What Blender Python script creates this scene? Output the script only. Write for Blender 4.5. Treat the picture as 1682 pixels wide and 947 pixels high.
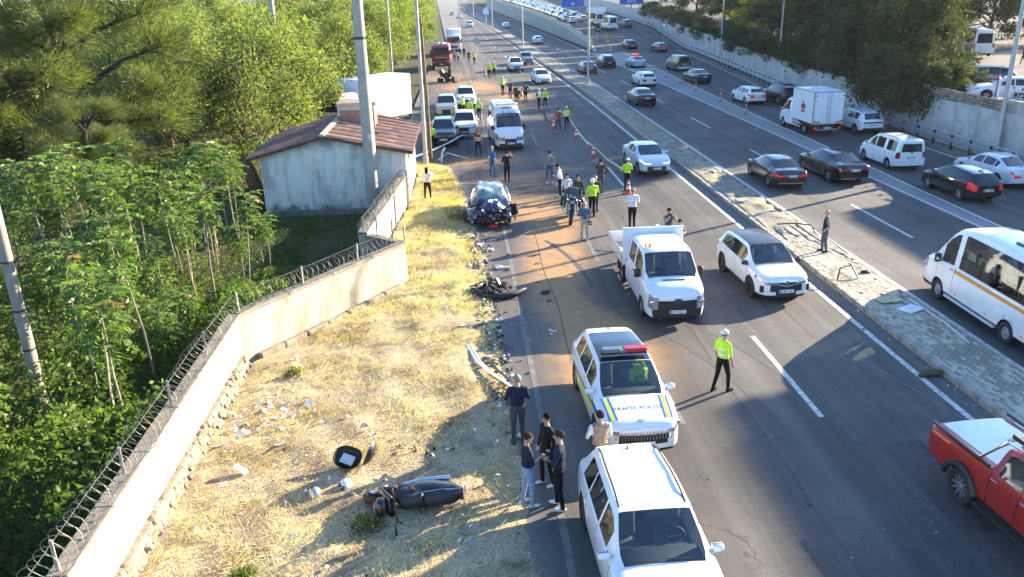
import bpy, bmesh, math, random
import numpy as np
from mathutils import Matrix, Vector

random.seed(7)
R = np.random.RandomState(11)
for o in list(bpy.data.objects):
    bpy.data.objects.remove(o)
SC = bpy.context.scene
COL = SC.collection
PI = math.pi
rad = math.radians

# ------------------------------------------------------------------ camera (drone, about 10 m up)
FOC, PITCH, ROLL, YAW, CAMH = 1334.49, 0.35302049, -0.02328684, -0.05574971, 10.06505
cp, sp = math.cos(PITCH), math.sin(PITCH)
fw, rt, up = Vector((0, cp, -sp)), Vector((1, 0, 0)), Vector((0, sp, cp))
cr, sr = math.cos(ROLL), math.sin(ROLL)
rt, up = cr * rt + sr * up, -sr * rt + cr * up
ry = Matrix.Rotation(YAW, 3, 'Z')
rt, up, fw = ry @ rt, ry @ up, ry @ fw
cam = bpy.data.cameras.new('camera')
cam.sensor_width = 36.0
cam.lens = FOC / 1682 * 36
cam.clip_start, cam.clip_end = 0.5, 6000
camo = bpy.data.objects.new('camera', cam)
COL.objects.link(camo)
camo.matrix_world = Matrix(((rt.x, up.x, -fw.x, 0), (rt.y, up.y, -fw.y, 0), (rt.z, up.z, -fw.z, CAMH), (0, 0, 0, 1)))
SC.camera = camo

# ------------------------------------------------------------------ sun, sky, exposure
SUN_EL, SUN_AZ = rad(16.8), math.atan2(0.869, 0.494)      # azimuth measured from +Y towards +X
sd = Vector((math.sin(SUN_AZ) * math.cos(SUN_EL), math.cos(SUN_AZ) * math.cos(SUN_EL), math.sin(SUN_EL)))
sl = bpy.data.lights.new('sun', 'SUN')
sl.energy, sl.angle, sl.color = 5.0, rad(0.36), (1.0, 0.845, 0.61)
so = bpy.data.objects.new('sun', sl)
COL.objects.link(so)
so.rotation_euler = sd.to_track_quat('Z', 'Y').to_euler()
so.location = (60, 40, 60)
world = bpy.data.worlds.new('World')
SC.world = world
world.use_nodes = True
wn = world.node_tree
wn.nodes.clear()
sky = wn.nodes.new('ShaderNodeTexSky')
sky.sky_type = 'NISHITA'
sky.sun_disc = False
sky.sun_elevation, sky.sun_rotation = SUN_EL, SUN_AZ
sky.air_density, sky.dust_density, sky.ozone_density = 1.0, 0.4, 4.5
bg = wn.nodes.new('ShaderNodeBackground')
bg.inputs[1].default_value = 0.115
wo = wn.nodes.new('ShaderNodeOutputWorld')
wn.links.new(sky.outputs[0], bg.inputs[0])
wn.links.new(bg.outputs[0], wo.inputs[0])
SC.view_settings.view_transform = 'Standard'
SC.view_settings.look = 'None'
SC.view_settings.exposure = 2.2
SC.view_settings.gamma = 1.0
SC.cycles.max_bounces = 8
SC.cycles.transparent_max_bounces = 16
SC.cycles.use_denoising = True
SC.cycles.sample_clamp_indirect = 6.0

# ------------------------------------------------------------------ materials
MATS = {}
def lin(h):
    """sRGB hex -> linear tuple"""
    v = [int(h[i:i + 2], 16) / 255 for i in (0, 2, 4)]
    return tuple(x / 12.92 if x <= .04045 else ((x + .055) / 1.055) ** 2.4 for x in v)

def nodes(name):
    m = bpy.data.materials.new(name)
    m.use_nodes = True
    nt = m.node_tree
    nt.nodes.clear()
    out = nt.nodes.new('ShaderNodeOutputMaterial')
    MATS[name] = m
    return m, nt, out

def mat(name, col, rough=.6, metal=0., spec=.5, coat=0., vary=0., vscale=3., bump=0., bscale=40., emit=None, estr=0., vcol=None, detail=6., stretch=None):
    """Principled material whose colour drifts by noise between two tones, with optional fine relief"""
    if name in MATS:
        return MATS[name]
    m, nt, out = nodes(name)
    b = nt.nodes.new('ShaderNodeBsdfPrincipled')
    nt.links.new(b.outputs[0], out.inputs[0])
    I = b.inputs
    I['Roughness'].default_value = rough
    I['Metallic'].default_value = metal
    I['Specular IOR Level'].default_value = spec
    I['Coat Weight'].default_value = coat
    I['Coat Roughness'].default_value = .04
    c = tuple(col) + (1,)
    I['Base Color'].default_value = c
    if vary or bump:
        tc = nt.nodes.new('ShaderNodeTexCoord')
    if vary:
        nz = nt.nodes.new('ShaderNodeTexNoise')
        nz.inputs['Scale'].default_value = vscale
        nz.inputs['Detail'].default_value = detail
        nz.inputs['Roughness'].default_value = .65
        if stretch:
            mp = nt.nodes.new('ShaderNodeMapping'); mp.inputs['Scale'].default_value = stretch
            nt.links.new(tc.outputs['Object'], mp.inputs[0]); nt.links.new(mp.outputs[0], nz.inputs['Vector'])
        else:
            nt.links.new(tc.outputs['Object'], nz.inputs['Vector'])
        rp = nt.nodes.new('ShaderNodeValToRGB')
        d = vcol if vcol else tuple(x * (1 - vary) for x in col)
        e = tuple(min(1, x * (1 + vary * .6)) for x in col)
        rp.color_ramp.elements[0].position, rp.color_ramp.elements[1].position = .32, .68
        rp.color_ramp.elements[0].color = tuple(d) + (1,)
        rp.color_ramp.elements[1].color = tuple(e) + (1,)
        nt.links.new(nz.outputs['Fac'], rp.inputs[0])
        nt.links.new(rp.outputs[0], I['Base Color'])
    if bump:
        n2 = nt.nodes.new('ShaderNodeTexNoise')
        n2.inputs['Scale'].default_value = bscale
        n2.inputs['Detail'].default_value = 4
        nt.links.new(tc.outputs['Object'], n2.inputs['Vector'])
        bp = nt.nodes.new('ShaderNodeBump')
        bp.inputs['Strength'].default_value = bump
        bp.inputs['Distance'].default_value = .02
        nt.links.new(n2.outputs['Fac'], bp.inputs['Height'])
        nt.links.new(bp.outputs[0], I['Normal'])
    if emit:
        I['Emission Color'].default_value = tuple(emit) + (1,)
        I['Emission Strength'].default_value = estr
    return m

def glass_mat(name, tint=(.30, .36, .37), refl=.09):
    m, nt, out = nodes(name)
    tr = nt.nodes.new('ShaderNodeBsdfTransparent'); tr.inputs[0].default_value = tint + (1,)
    gl = nt.nodes.new('ShaderNodeBsdfGlossy'); gl.inputs['Roughness'].default_value = .03
    gl.inputs['Color'].default_value = (.9, .95, 1, 1)
    lw = nt.nodes.new('ShaderNodeLayerWeight'); lw.inputs[0].default_value = .25
    mr = nt.nodes.new('ShaderNodeMath'); mr.operation = 'MULTIPLY_ADD'
    mr.inputs[1].default_value, mr.inputs[2].default_value = .75, refl
    nt.links.new(lw.outputs['Fresnel'], mr.inputs[0])
    mx = nt.nodes.new('ShaderNodeMixShader')
    nt.links.new(mr.outputs[0], mx.inputs[0]); nt.links.new(tr.outputs[0], mx.inputs[1]); nt.links.new(gl.outputs[0], mx.inputs[2])
    nt.links.new(mx.outputs[0], out.inputs[0])
    return m

def leaf_mat(name, dark, light, trans=.45, rough=.45, tip=None):
    """leaf colour from the per-leaf 'tint' attribute; light passes through the blade"""
    m, nt, out = nodes(name)
    at = nt.nodes.new('ShaderNodeAttribute'); at.attribute_name = 'tint'
    rp = nt.nodes.new('ShaderNodeValToRGB')
    rp.color_ramp.elements[0].color = tuple(dark) + (1,)
    rp.color_ramp.elements[1].color = tuple(light) + (1,)
    if tip:
        rp.color_ramp.elements[1].position = .85
        e = rp.color_ramp.elements.new(1.0); e.color = tuple(tip) + (1,)
    nt.links.new(at.outputs['Fac'], rp.inputs[0])
    b = nt.nodes.new('ShaderNodeBsdfPrincipled')
    b.inputs['Roughness'].default_value = rough
    b.inputs['Specular IOR Level'].default_value = .2
    nt.links.new(rp.outputs[0], b.inputs['Base Color'])
    t = nt.nodes.new('ShaderNodeBsdfTranslucent')
    g = nt.nodes.new('ShaderNodeMixRGB'); g.blend_type = 'MULTIPLY'; g.inputs[0].default_value = 1
    g.inputs[2].default_value = (1.5, 1.68, .58, 1)
    nt.links.new(rp.outputs[0], g.inputs[1]); nt.links.new(g.outputs[0], t.inputs[0])
    mx = nt.nodes.new('ShaderNodeMixShader'); mx.inputs[0].default_value = trans
    nt.links.new(b.outputs[0], mx.inputs[1]); nt.links.new(t.outputs[0], mx.inputs[2])
    nt.links.new(mx.outputs[0], out.inputs[0])
    return m

# ------------------------------------------------------------------ mesh and object helpers
class MB:
    """collects vertices and faces; build() links them as ONE mesh object"""
    def __init__(s):
        s.v, s.f, s.m = [], [], []
    def add(s, vs, fs, mi=0):
        b = len(s.v)
        s.v += [tuple(p) for p in vs]
        for f in fs:
            s.f.append(tuple(b + i for i in f)); s.m.append(mi)
    def box(s, c, d, rz=0., mi=0, rx=0., ry=0., taper=(1, 1)):
        M = Matrix.Translation(c) @ Matrix.Rotation(rz, 4, 'Z') @ Matrix.Rotation(ry, 4, 'Y') @ Matrix.Rotation(rx, 4, 'X')
        vs = []
        for z in (-.5, .5):
            tx, ty = taper if z > 0 else (1, 1)
            for x, y in ((-.5, -.5), (.5, -.5), (.5, .5), (-.5, .5)):
                vs.append(M @ Vector((x * d[0] * tx, y * d[1] * ty, z * d[2])))
        s.add(vs, [(3, 2, 1, 0), (4, 5, 6, 7), (0, 1, 5, 4), (1, 2, 6, 5), (2, 3, 7, 6), (3, 0, 4, 7)], mi)
    def bevbox(s, c, d, b=.03, rz=0., mi=0, rx=0., ry=0.):
        """box with chamfered edges"""
        M = Matrix.Translation(c) @ Matrix.Rotation(rz, 4, 'Z') @ Matrix.Rotation(ry, 4, 'Y') @ Matrix.Rotation(rx, 4, 'X')
        hx, hy, hz = d[0] / 2, d[1] / 2, d[2] / 2
        vs = []
        for z, k in ((-hz, 1), (-hz + b, 0), (hz - b, 0), (hz, 1)):
            x, y = hx - b * k, hy - b * k
            vs += [M @ Vector(p + (z,)) for p in ((-x, -y + b), (-x + b, -y), (x - b, -y), (x, -y + b), (x, y - b), (x - b, y), (-x + b, y), (-x, y - b))]
        fs = [tuple(range(7, -1, -1)), tuple(range(24, 32))]
        for r in range(3):
            for i in range(8):
                fs.append((r * 8 + i, r * 8 + (i + 1) % 8, r * 8 + 8 + (i + 1) % 8, r * 8 + 8 + i))
        s.add(vs, fs, mi)
    def tube(s, pts, r, n=8, mi=0, cap=True):
        pts = [Vector(p) for p in pts]
        rs = r if hasattr(r, '__len__') else [r] * len(pts)
        b = len(s.v)
        prev = None
        for i, p in enumerate(pts):
            t = (pts[min(i + 1, len(pts) - 1)] - pts[max(i - 1, 0)])
            t = t.normalized() if t.length > 1e-9 else Vector((0, 0, 1))
            if prev is None:
                a = t.orthogonal().normalized()
            else:
                a = (prev - t * prev.dot(t))
                a = a.normalized() if a.length > 1e-6 else t.orthogonal().normalized()
            prev = a
            c = t.cross(a)
            for k in range(n):
                q = 2 * PI * k / n
                s.v.append(tuple(p + (a * math.cos(q) + c * math.sin(q)) * rs[i]))
        for i in range(len(pts) - 1):
            for k in range(n):
                s.f.append((b + i * n + k, b + i * n + (k + 1) % n, b + (i + 1) * n + (k + 1) % n, b + (i + 1) * n + k)); s.m.append(mi)
        if cap:
            s.f.append(tuple(b + k for k in range(n - 1, -1, -1))); s.m.append(mi)
            e = b + (len(pts) - 1) * n
            s.f.append(tuple(e + k for k in range(n))); s.m.append(mi)
    def lathe(s, prof, c=(0, 0, 0), axis='Z', n=16, mi=0):
        """prof: (radius, height) pairs turned round an axis"""
        b = len(s.v)
        for r, h in prof:
            for k in range(n):
                q = 2 * PI * k / n
                x, y, z = r * math.cos(q), r * math.sin(q), h
                if axis == 'X': x, y, z = h, r * math.cos(q), r * math.sin(q)
                if axis == 'Y': x, y, z = r * math.sin(q), h, r * math.cos(q)
                s.v.append((c[0] + x, c[1] + y, c[2] + z))
        for i in range(len(prof) - 1):
            for k in range(n):
                s.f.append((b + i * n + k, b + i * n + (k + 1) % n, b + (i + 1) * n + (k + 1) % n, b + (i + 1) * n + k)); s.m.append(mi)
        s.f.append(tuple(b + k for k in range(n - 1, -1, -1))); s.m.append(mi)
        e = b + (len(prof) - 1) * n
        s.f.append(tuple(e + k for k in range(n))); s.m.append(mi)
    def ball(s, c, r, n=10, m=6, mi=0, sc=(1, 1, 1), rz=0.):
        b = len(s.v)
        cz, sz = math.cos(rz), math.sin(rz)
        for i in range(m + 1):
            t = PI * i / m
            for k in range(n):
                q = 2 * PI * k / n
                x, y, z = r * sc[0] * math.sin(t) * math.cos(q), r * sc[1] * math.sin(t) * math.sin(q), r * sc[2] * math.cos(t)
                s.v.append((c[0] + x * cz - y * sz, c[1] + x * sz + y * cz, c[2] + z))
        for i in range(m):
            for k in range(n):
                s.f.append((b + i * n + k, b + (i + 1) * n + k, b + (i + 1) * n + (k + 1) % n, b + i * n + (k + 1) % n)); s.m.append(mi)
    def prism(s, poly, z0, z1, mi=0):
        n = len(poly)
        vs = [(x, y, z0) for x, y in poly] + [(x, y, z1) for x, y in poly]
        fs = [tuple(range(n - 1, -1, -1)), tuple(range(n, 2 * n))]
        fs += [(i, (i + 1) % n, n + (i + 1) % n, n + i) for i in range(n)]
        s.add(vs, fs, mi)
    def mesh(s, name, mats, smooth=None, merge=0.):
        me = bpy.data.meshes.new(name)
        me.from_pydata(s.v, [], s.f)
        if not isinstance(mats, (list, tuple)): mats = [mats]
        for x in mats: me.materials.append(x)
        if len(mats) > 1: me.polygons.foreach_set('material_index', s.m)
        if merge:
            bm = bmesh.new(); bm.from_mesh(me)
            bmesh.ops.remove_doubles(bm, verts=bm.verts, dist=merge)
            bm.to_mesh(me); bm.free()
        if smooth:
            me.shade_smooth()
            me.set_sharp_from_angle(angle=rad(smooth))
        me.update()
        return me
    def build(s, name, mats, parent=None, smooth=None, merge=0.):
        return link(name, s.mesh(name, mats, smooth, merge), parent)

def link(name, data, parent=None, loc=None, rz=None):
    o = bpy.data.objects.new(name, data)
    COL.objects.link(o)
    if parent is not None: o.parent = parent
    if loc is not None: o.location = loc
    if rz is not None: o.rotation_euler = (0, 0, rz)
    return o

def tag(o, label=None, cat=None, group=None, kind=None):
    if label: o['label'] = label
    if cat: o['category'] = cat
    if group: o['group'] = group
    if kind: o['kind'] = kind
    return o

def thing(name, label, cat, loc=(0, 0, 0), rz=0., group=None):
    o = link(name, None, None, loc, rz)
    o.empty_display_size = .3
    return tag(o, label, cat, group)

KIDS = {}
def copy_tree(o, parent=None):
    c = o.copy()
    COL.objects.link(c)
    if parent is not None: c.parent = parent
    for ch in list(o.children): copy_tree(ch, c)
    return c

def place(o, loc, rz, label=None, group=None):
    c = copy_tree(o)
    c.location = loc; c.rotation_euler = (0, 0, rz)
    tag(c, label, None, group)
    return c

def np_mesh(name, V, F, mats, attr=None, smooth=False):
    """fast mesh from arrays; all faces have the same number of corners"""
    me = bpy.data.meshes.new(name)
    n, k = F.shape
    me.vertices.add(len(V)); me.vertices.foreach_set('co', np.ascontiguousarray(V, np.float32).ravel())
    me.loops.add(n * k); me.loops.foreach_set('vertex_index', np.ascontiguousarray(F, np.int32).ravel())
    me.polygons.add(n); me.polygons.foreach_set('loop_start', np.arange(0, n * k, k, dtype=np.int32))
    me.polygons.foreach_set('loop_total', np.full(n, k, np.int32))
    if not isinstance(mats, (list, tuple)): mats = [mats]
    for m in mats: me.materials.append(m)
    for an, av in (attr or {}).items():
        a = me.attributes.new(an, 'FLOAT', 'POINT'); a.data.foreach_set('value', np.ascontiguousarray(av, np.float32))
    me.update(calc_edges=True)
    if smooth: me.shade_smooth()
    return me

def vnoise(x, y, s=1., seed=0, octs=4):
    """value noise in 0..1 for arrays"""
    x = np.asarray(x, float) * s; y = np.asarray(y, float) * s
    tot = np.zeros(np.broadcast(x, y).shape); amp, norm = 1., 0.
    rs = np.random.RandomState(seed + 100)
    T = rs.rand(256, 256)
    for o in range(octs):
        xi, yi = np.floor(x).astype(int), np.floor(y).astype(int)
        fx, fy = x - xi, y - yi
        fx, fy = fx * fx * (3 - 2 * fx), fy * fy * (3 - 2 * fy)
        g = lambda i, j: T[(i + 37 * o) % 256, (j + 91 * o) % 256]
        tot += amp * ((g(xi, yi) * (1 - fx) + g(xi + 1, yi) * fx) * (1 - fy) + (g(xi, yi + 1) * (1 - fx) + g(xi + 1, yi + 1) * fx) * fy)
        norm += amp; amp *= .5; x, y = x * 2, y * 2
    return tot / norm

def unit(a):
    return a / np.maximum(np.linalg.norm(a, axis=-1, keepdims=True), 1e-9)

def leaves(P, D, S, aspect=.45, jit=.5, fold=0.):
    """diamond leaf blades: P base points, D directions, S lengths -> V, F arrays"""
    n = len(P)
    D = unit(D + R.normal(0, jit, (n, 3)))
    U = unit(np.cross(D, unit(R.normal(0, 1, (n, 3)))))
    S = np.asarray(S).reshape(-1, 1) * np.ones((n, 1))
    Nn = np.cross(D, U)
    mid = P + D * S * .45 - Nn * S * fold
    V = np.stack([P, mid + U * S * aspect * .5, P + D * S, mid - U * S * aspect * .5], 1).reshape(-1, 3)
    F = np.arange(4 * n).reshape(n, 4)
    return V, F

def interp(tab, x):
    return float(np.interp(x, [a for a, b in tab], [b for a, b in tab]))
# ================================================================== SETTING
def bend(y):
    return 0. if y < 70 else -.026 * (y - 70) ** 2 / (y - 70 + 20)
LEFT_EDGE = [(-10, 1.0), (10, .95), (20, .85), (28, .65), (36, .2), (44, -.3), (48.5, -.9), (51, -3.6), (60, -4.4), (80, -4.4), (112, -4.2), (125, -3.2), (140, -.9), (160, -.3)]
def left_edge(y):
    return interp(LEFT_EDGE, y) + (bend(y) if y > 120 else 0)
def main_right(y): return 22.3 + .6 * bend(y)
GORE_R = [(-10, 22.6), (20, 22.75), (38, 23.0), (50, 23.5), (66, 23.8), (83, 24.4), (94, 24.9), (111, 25.6), (140, 26.9), (170, 28.0), (240, 30), (700, 42)]
SERV_R = [(-10, 29.2), (50, 29.4), (72, 29.7), (85, 31), (104, 33), (126, 35.2), (171, 38.2), (240, 41), (700, 58)]
def gore_right(y): return interp(GORE_R, y)
def serv_right(y): return interp(SERV_R, y)
RAMP = [(-50, 0), (138, 0), (172, 1.9), (222, 3.0), (300, 3.8), (420, 4.6), (900, 5)]
def ramp(y): return interp(RAMP, y)

# --- asphalt: colour from noise, wheel tracks, cracks; sand and grime masks painted per vertex
def asphalt(name, base=(.092, .087, .084)):
    m, nt, out = nodes(name)
    N, L = nt.nodes.new, nt.links.new
    tc = N('ShaderNodeTexCoord')
    b = N('ShaderNodeBsdfPrincipled'); L(b.outputs[0], out.inputs[0])
    b.inputs['Roughness'].default_value = .82; b.inputs['Specular IOR Level'].default_value = .35
    def noise(scale, det=5, vec=None, rough=.6):
        n = N('ShaderNodeTexNoise'); n.inputs['Scale'].default_value = scale; n.inputs['Detail'].default_value = det
        n.inputs['Roughness'].default_value = rough
        L(vec or tc.outputs['Object'], n.inputs['Vector']); return n.outputs['Fac']
    def ramp_(f, a, c, p0=.3, p1=.7):
        r = N('ShaderNodeValToRGB'); r.color_ramp.elements[0].position, r.color_ramp.elements[1].position = p0, p1
        r.color_ramp.elements[0].color, r.color_ramp.elements[1].color = tuple(a) + (1,), tuple(c) + (1,)
        L(f, r.inputs[0]); return r.outputs[0]
    def mix(a, c, fac, mode='MIX'):
        x = N('ShaderNodeMixRGB'); x.blend_type = mode
        for s, v in ((0, fac), (1, a), (2, c)):
            if isinstance(v, (int, float)): x.inputs[s].default_value = v
            elif isinstance(v, tuple): x.inputs[s].default_value = v + (1,)
            else: L(v, x.inputs[s])
        return x.outputs[0]
    big = ramp_(noise(.35), tuple(x * .82 for x in base), tuple(x * 1.18 for x in base))
    mp = N('ShaderNodeMapping'); mp.inputs['Scale'].default_value = (1.6, .035, 1); L(tc.outputs['Object'], mp.inputs[0])
    tracks = ramp_(noise(1., 3, mp.outputs[0]), (.70, .70, .72), (1.22, 1.21, 1.18), .35, .65)
    c = mix(big, tracks, 1., 'MULTIPLY')
    grain = ramp_(noise(30., 3, rough=.8), (.55, .55, .56), (1.5, 1.48, 1.45), .32, .68)
    c = mix(c, grain, .85, 'MULTIPLY')
    patch = ramp_(noise(.16, 4, rough=.5), (.80, .80, .82), (1.12, 1.11, 1.09), .44, .54)
    c = mix(c, patch, .8, 'MULTIPLY')
    # light stone chips
    vo = N('ShaderNodeTexVoronoi'); vo.inputs['Scale'].default_value = 26.; L(tc.outputs['Object'], vo.inputs['Vector'])
    chip = ramp_(vo.outputs['Distance'], (1, 1, 1), (0, 0, 0), .05, .11)
    c = mix(c, (.26, .25, .23), mix((0., 0., 0.), chip, .35))
    # cracks
    wv = N('ShaderNodeTexVoronoi'); wv.feature = 'DISTANCE_TO_EDGE'; wv.inputs['Scale'].default_value = .22
    ad = N('ShaderNodeVectorMath'); ad.operation = 'ADD'
    n3 = N('ShaderNodeTexNoise'); n3.inputs['Scale'].default_value = .9; n3.inputs['Detail'].default_value = 5
    L(tc.outputs['Object'], n3.inputs['Vector']); L(tc.outputs['Object'], ad.inputs[0]); L(n3.outputs['Color'], ad.inputs[1]); L(ad.outputs[0], wv.inputs['Vector'])
    ck = ramp_(wv.outputs['Distance'], (1, 1, 1), (0, 0, 0), .001, .0035)
    gate = ramp_(noise(.08, 2), (0, 0, 0), (1, 1, 1), .50, .58)
    c = mix(c, (.03, .03, .03), mix((0., 0., 0.), ck, mix(gate, gate, .5)))
    # painted masks: sand, grime (dark spill), dust (pale)
    for an, col, k in (('dust', (.30, .27, .23), .8), ('sand', (.38, .215, .095), 1.7), ('grime', (.035, .032, .029), .95)):
        at = N('ShaderNodeAttribute'); at.attribute_name = an
        br = ramp_(noise(2.6 if an != 'dust' else 6., 8, rough=.75), (0, 0, 0), (1, 1, 1), .34, .62)
        mul = N('ShaderNodeMath'); mul.operation = 'MULTIPLY'; L(at.outputs['Fac'], mul.inputs[0])
        ov = N('ShaderNodeMath'); ov.operation = 'MULTIPLY_ADD'; ov.inputs[1].default_value = .75; ov.inputs[2].default_value = .35; ov.use_clamp = True
        L(br, ov.inputs[0]); L(ov.outputs[0], mul.inputs[1])
        m2 = N('ShaderNodeMath'); m2.operation = 'MULTIPLY'; m2.inputs[1].default_value = k; m2.use_clamp = True; L(mul.outputs[0], m2.inputs[0])
        c = mix(c, col, m2.outputs[0])
    L(c, b.inputs['Base Color'])
    bp = N('ShaderNodeBump'); bp.inputs['Strength'].default_value = .35; bp.inputs['Distance'].default_value = .008
    L(noise(48., 3), bp.inputs['Height']); L(bp.outputs[0], b.inputs['Normal'])
    return m
M_ASPH = asphalt('asphalt')

def sheet(name, x0f, x1f, ys, nx, mats, zf=None, attrs=True, parent=None, z=0.):
    ys = np.asarray(ys, float)
    u = np.linspace(0, 1, nx)
    a = np.array([x0f(y) for y in ys]); c = np.array([x1f(y) for y in ys])
    X = a[:, None] + (c - a)[:, None] * u[None]
    Y = np.repeat(ys[:, None], nx, 1)
    Z = np.zeros_like(X) + z + (np.array([zf(y) for y in ys])[:, None] if zf else 0)
    V = np.stack([X, Y, Z], -1).reshape(-1, 3)
    i = np.arange(len(ys) - 1)[:, None] * nx + np.arange(nx - 1)[None]
    F = np.stack([i, i + 1, i + nx + 1, i + nx], -1).reshape(-1, 4)
    at = None
    if attrs:
        x, y = V[:, 0], V[:, 1]
        wob = vnoise(x, y, .7, 3) - .5
        sand = np.zeros(len(x)); grime = np.zeros(len(x))
        for bx, by, sx, sy, k in ((3.3, 38.5, .9, 4, .9), (3.5, 32.5, .8, 3.5, 1.), (3.1, 28, .75, 3.8, 1.), (3.2, 24.2, .8, 2.6, 1.3), (3.8, 21.8, 1.1, 1.7, 2.0), (2.6, 45, 1.6, 1.6, .8),
                                  (4.2, 35.6, .9, 1.1, .8), (1.5, 50.5, 2.4, 1.5, .5), (1.5, 92, 2.6, 4.5, 1.0), (5.0, 84, 2.4, 4, .8), (-1.5, 103, 2.2, 3.5, .7), (4.5, 77, 1.6, 2, .6), (5.6, 47, 2, .7, .5)):
            sand = np.maximum(sand, k * np.exp(-(((x - bx + wob * 1.6) / sx) ** 2 + ((y - by + wob * 3) / sy) ** 2) * .7))
        for bx, by, sx, sy, k in ((3.3, 41.8, 1.3, 1.6, 1.), (1.2, 35, 1.3, 1.4, .6), (5.6, 22.5, .5, 2.8, .4), (6.2, 14.8, 1.4, 1.6, .35), (8.6, 15, .7, 3, .3), (2.2, 88, 2, .7, .5), (3.2, 76, 2.6, .8, .4), (1.1, 27.5, .7, 4, .35)):
            grime = np.maximum(grime, k * np.exp(-(((x - bx + wob) / sx) ** 2 + ((y - by + wob * 2) / sy) ** 2) * .8))
        le = np.interp(y, [p for p, q in LEFT_EDGE], [q for p, q in LEFT_EDGE])
        dust = .75 * np.exp(-np.clip(x - le, 0, None) / .45) + .55 * np.exp(-((x - 12.55) / .35) ** 2) + .4 * np.exp(-((x - 14.9) / .3) ** 2) * (y < 140)
        dust = dust + .8 * np.exp(-((x - np.interp(y, [p for p, q in SERV_R], [q for p, q in SERV_R]) - 1.2) / .7) ** 2)
        dust += .28 * np.exp(-((x - 2.6) / .5) ** 2)
        at = dict(sand=sand, grime=grime, dust=np.clip(dust, 0, 1))
    return link(name, np_mesh(name, V, F, mats, at), parent)

ys_near = list(np.arange(-8, 110, .3)) + list(np.arange(110, 260, 2.5)) + list(np.arange(260, 1500, 30))
road = tag(sheet('road', left_edge, main_right, ys_near, 92, M_ASPH), kind='structure')
serv = tag(sheet('service_road', main_right, lambda y: serv_right(y) + 2.2, [y for y in ys_near if y < 138] + [138], 30, M_ASPH), kind='structure')
sheet('ramp', lambda y: main_right(y) + 1.1 + min(.8, max(0, y - 138) * .1), lambda y: serv_right(y) + 2.2, [138] + list(np.arange(142, 700, 8)), 14, M_ASPH, zf=ramp, parent=serv)

# --- road paint
M_PAINT = mat('road_paint', (.62, .60, .56), .75, vary=.55, vscale=7., vcol=(.22, .21, .20))
M_PAINT2 = mat('worn_road_paint', (.40, .39, .37), .8, vary=.7, vscale=5., vcol=(.11, .105, .10))
M_PAINT3 = mat('ghost_of_road_paint', (.165, .16, .15), .85, vary=.5, vscale=3., vcol=(.095, .09, .086))
def strip(name, xf, y0, y1, w, m, parent=road, step=6., z=.005, zf=None):
    b = MB(); n = max(2, int((y1 - y0) / step) + 1)
    for i in range(n):
        y = y0 + (y1 - y0) * i / (n - 1); x = xf(y); zz = z + (zf(y) if zf else 0)
        b.v += [(x - w / 2, y, zz), (x + w / 2, y, zz)]
    for i in range(n - 1):
        b.f.append((2 * i, 2 * i + 1, 2 * i + 3, 2 * i + 2)); b.m.append(0)
    return b.build(name, m, parent)
strip('edge_line', lambda y: 1.66 + (bend(y) if y > 80 else 0), -8, 60, .15, M_PAINT3)
strip('edge_line', lambda y: 1.66 + bend(y), 60, 900, .18, M_PAINT3)
strip('edge_line', lambda y: 12.05 + bend(y), -8, 900, .17, M_PAINT)
strip('edge_line', lambda y: 15.0 + .8 * bend(y), -8, 900, .17, M_PAINT)
strip('edge_line', lambda y: 22.1 + .6 * bend(y), -8, 900, .17, M_PAINT)
strip('edge_line', lambda y: gore_right(y) + .05, -8, 137, .17, M_PAINT, serv)
strip('edge_line', serv_right, -8, 137, .16, M_PAINT, serv)
for k in range(-1, 26):
    y = 17.2 + 12.6 * k
    for x0 in (5.07, 8.53):
        if x0 == 5.07 and (k in (2,) or k < 0): continue
        strip('lane_dash', lambda q: x0 + bend(q), y, y + 5, .15, M_PAINT3 if x0 < 6 else M_PAINT)
    y = 31.3 + 14.4 * (k - 1)
    if 0 < y < 300: strip('lane_dash', lambda q: 18.48 + .7 * bend(q), y, y + 5.6, .15, M_PAINT)
# pale scrape left on the asphalt where something was dragged
b = MB(); pts = [(11.0, 20.2), (11.3, 19.1), (11.55, 18.2), (11.75, 17.3), (11.9, 16.6)]
for (x0, y0), (x1, y1) in zip(pts, pts[1:]):
    b.add([(x0 - .02, y0, .005), (x0 + .02, y0, .005), (x1 + .025, y1, .005), (x1 - .025, y1, .005)], [(0, 1, 2, 3)])
for (x0, y0, x1, y1) in ((5.7, 16.9, 7.2, 16.1), (5.8, 16.6, 6.9, 15.6), (6.1, 17.0, 6.9, 16.5), (5.0, 15.7, 5.5, 15.1), (5.5, 16.2, 6.6, 15.9)):
    b.add([(x0, y0, .005), (x0 + .01, y0 - .02, .005), (x1, y1, .005), (x1 - .01, y1 + .025, .005)], [(0, 1, 2, 3)])
b.build('scrape_mark', M_PAINT3, road)

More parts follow.
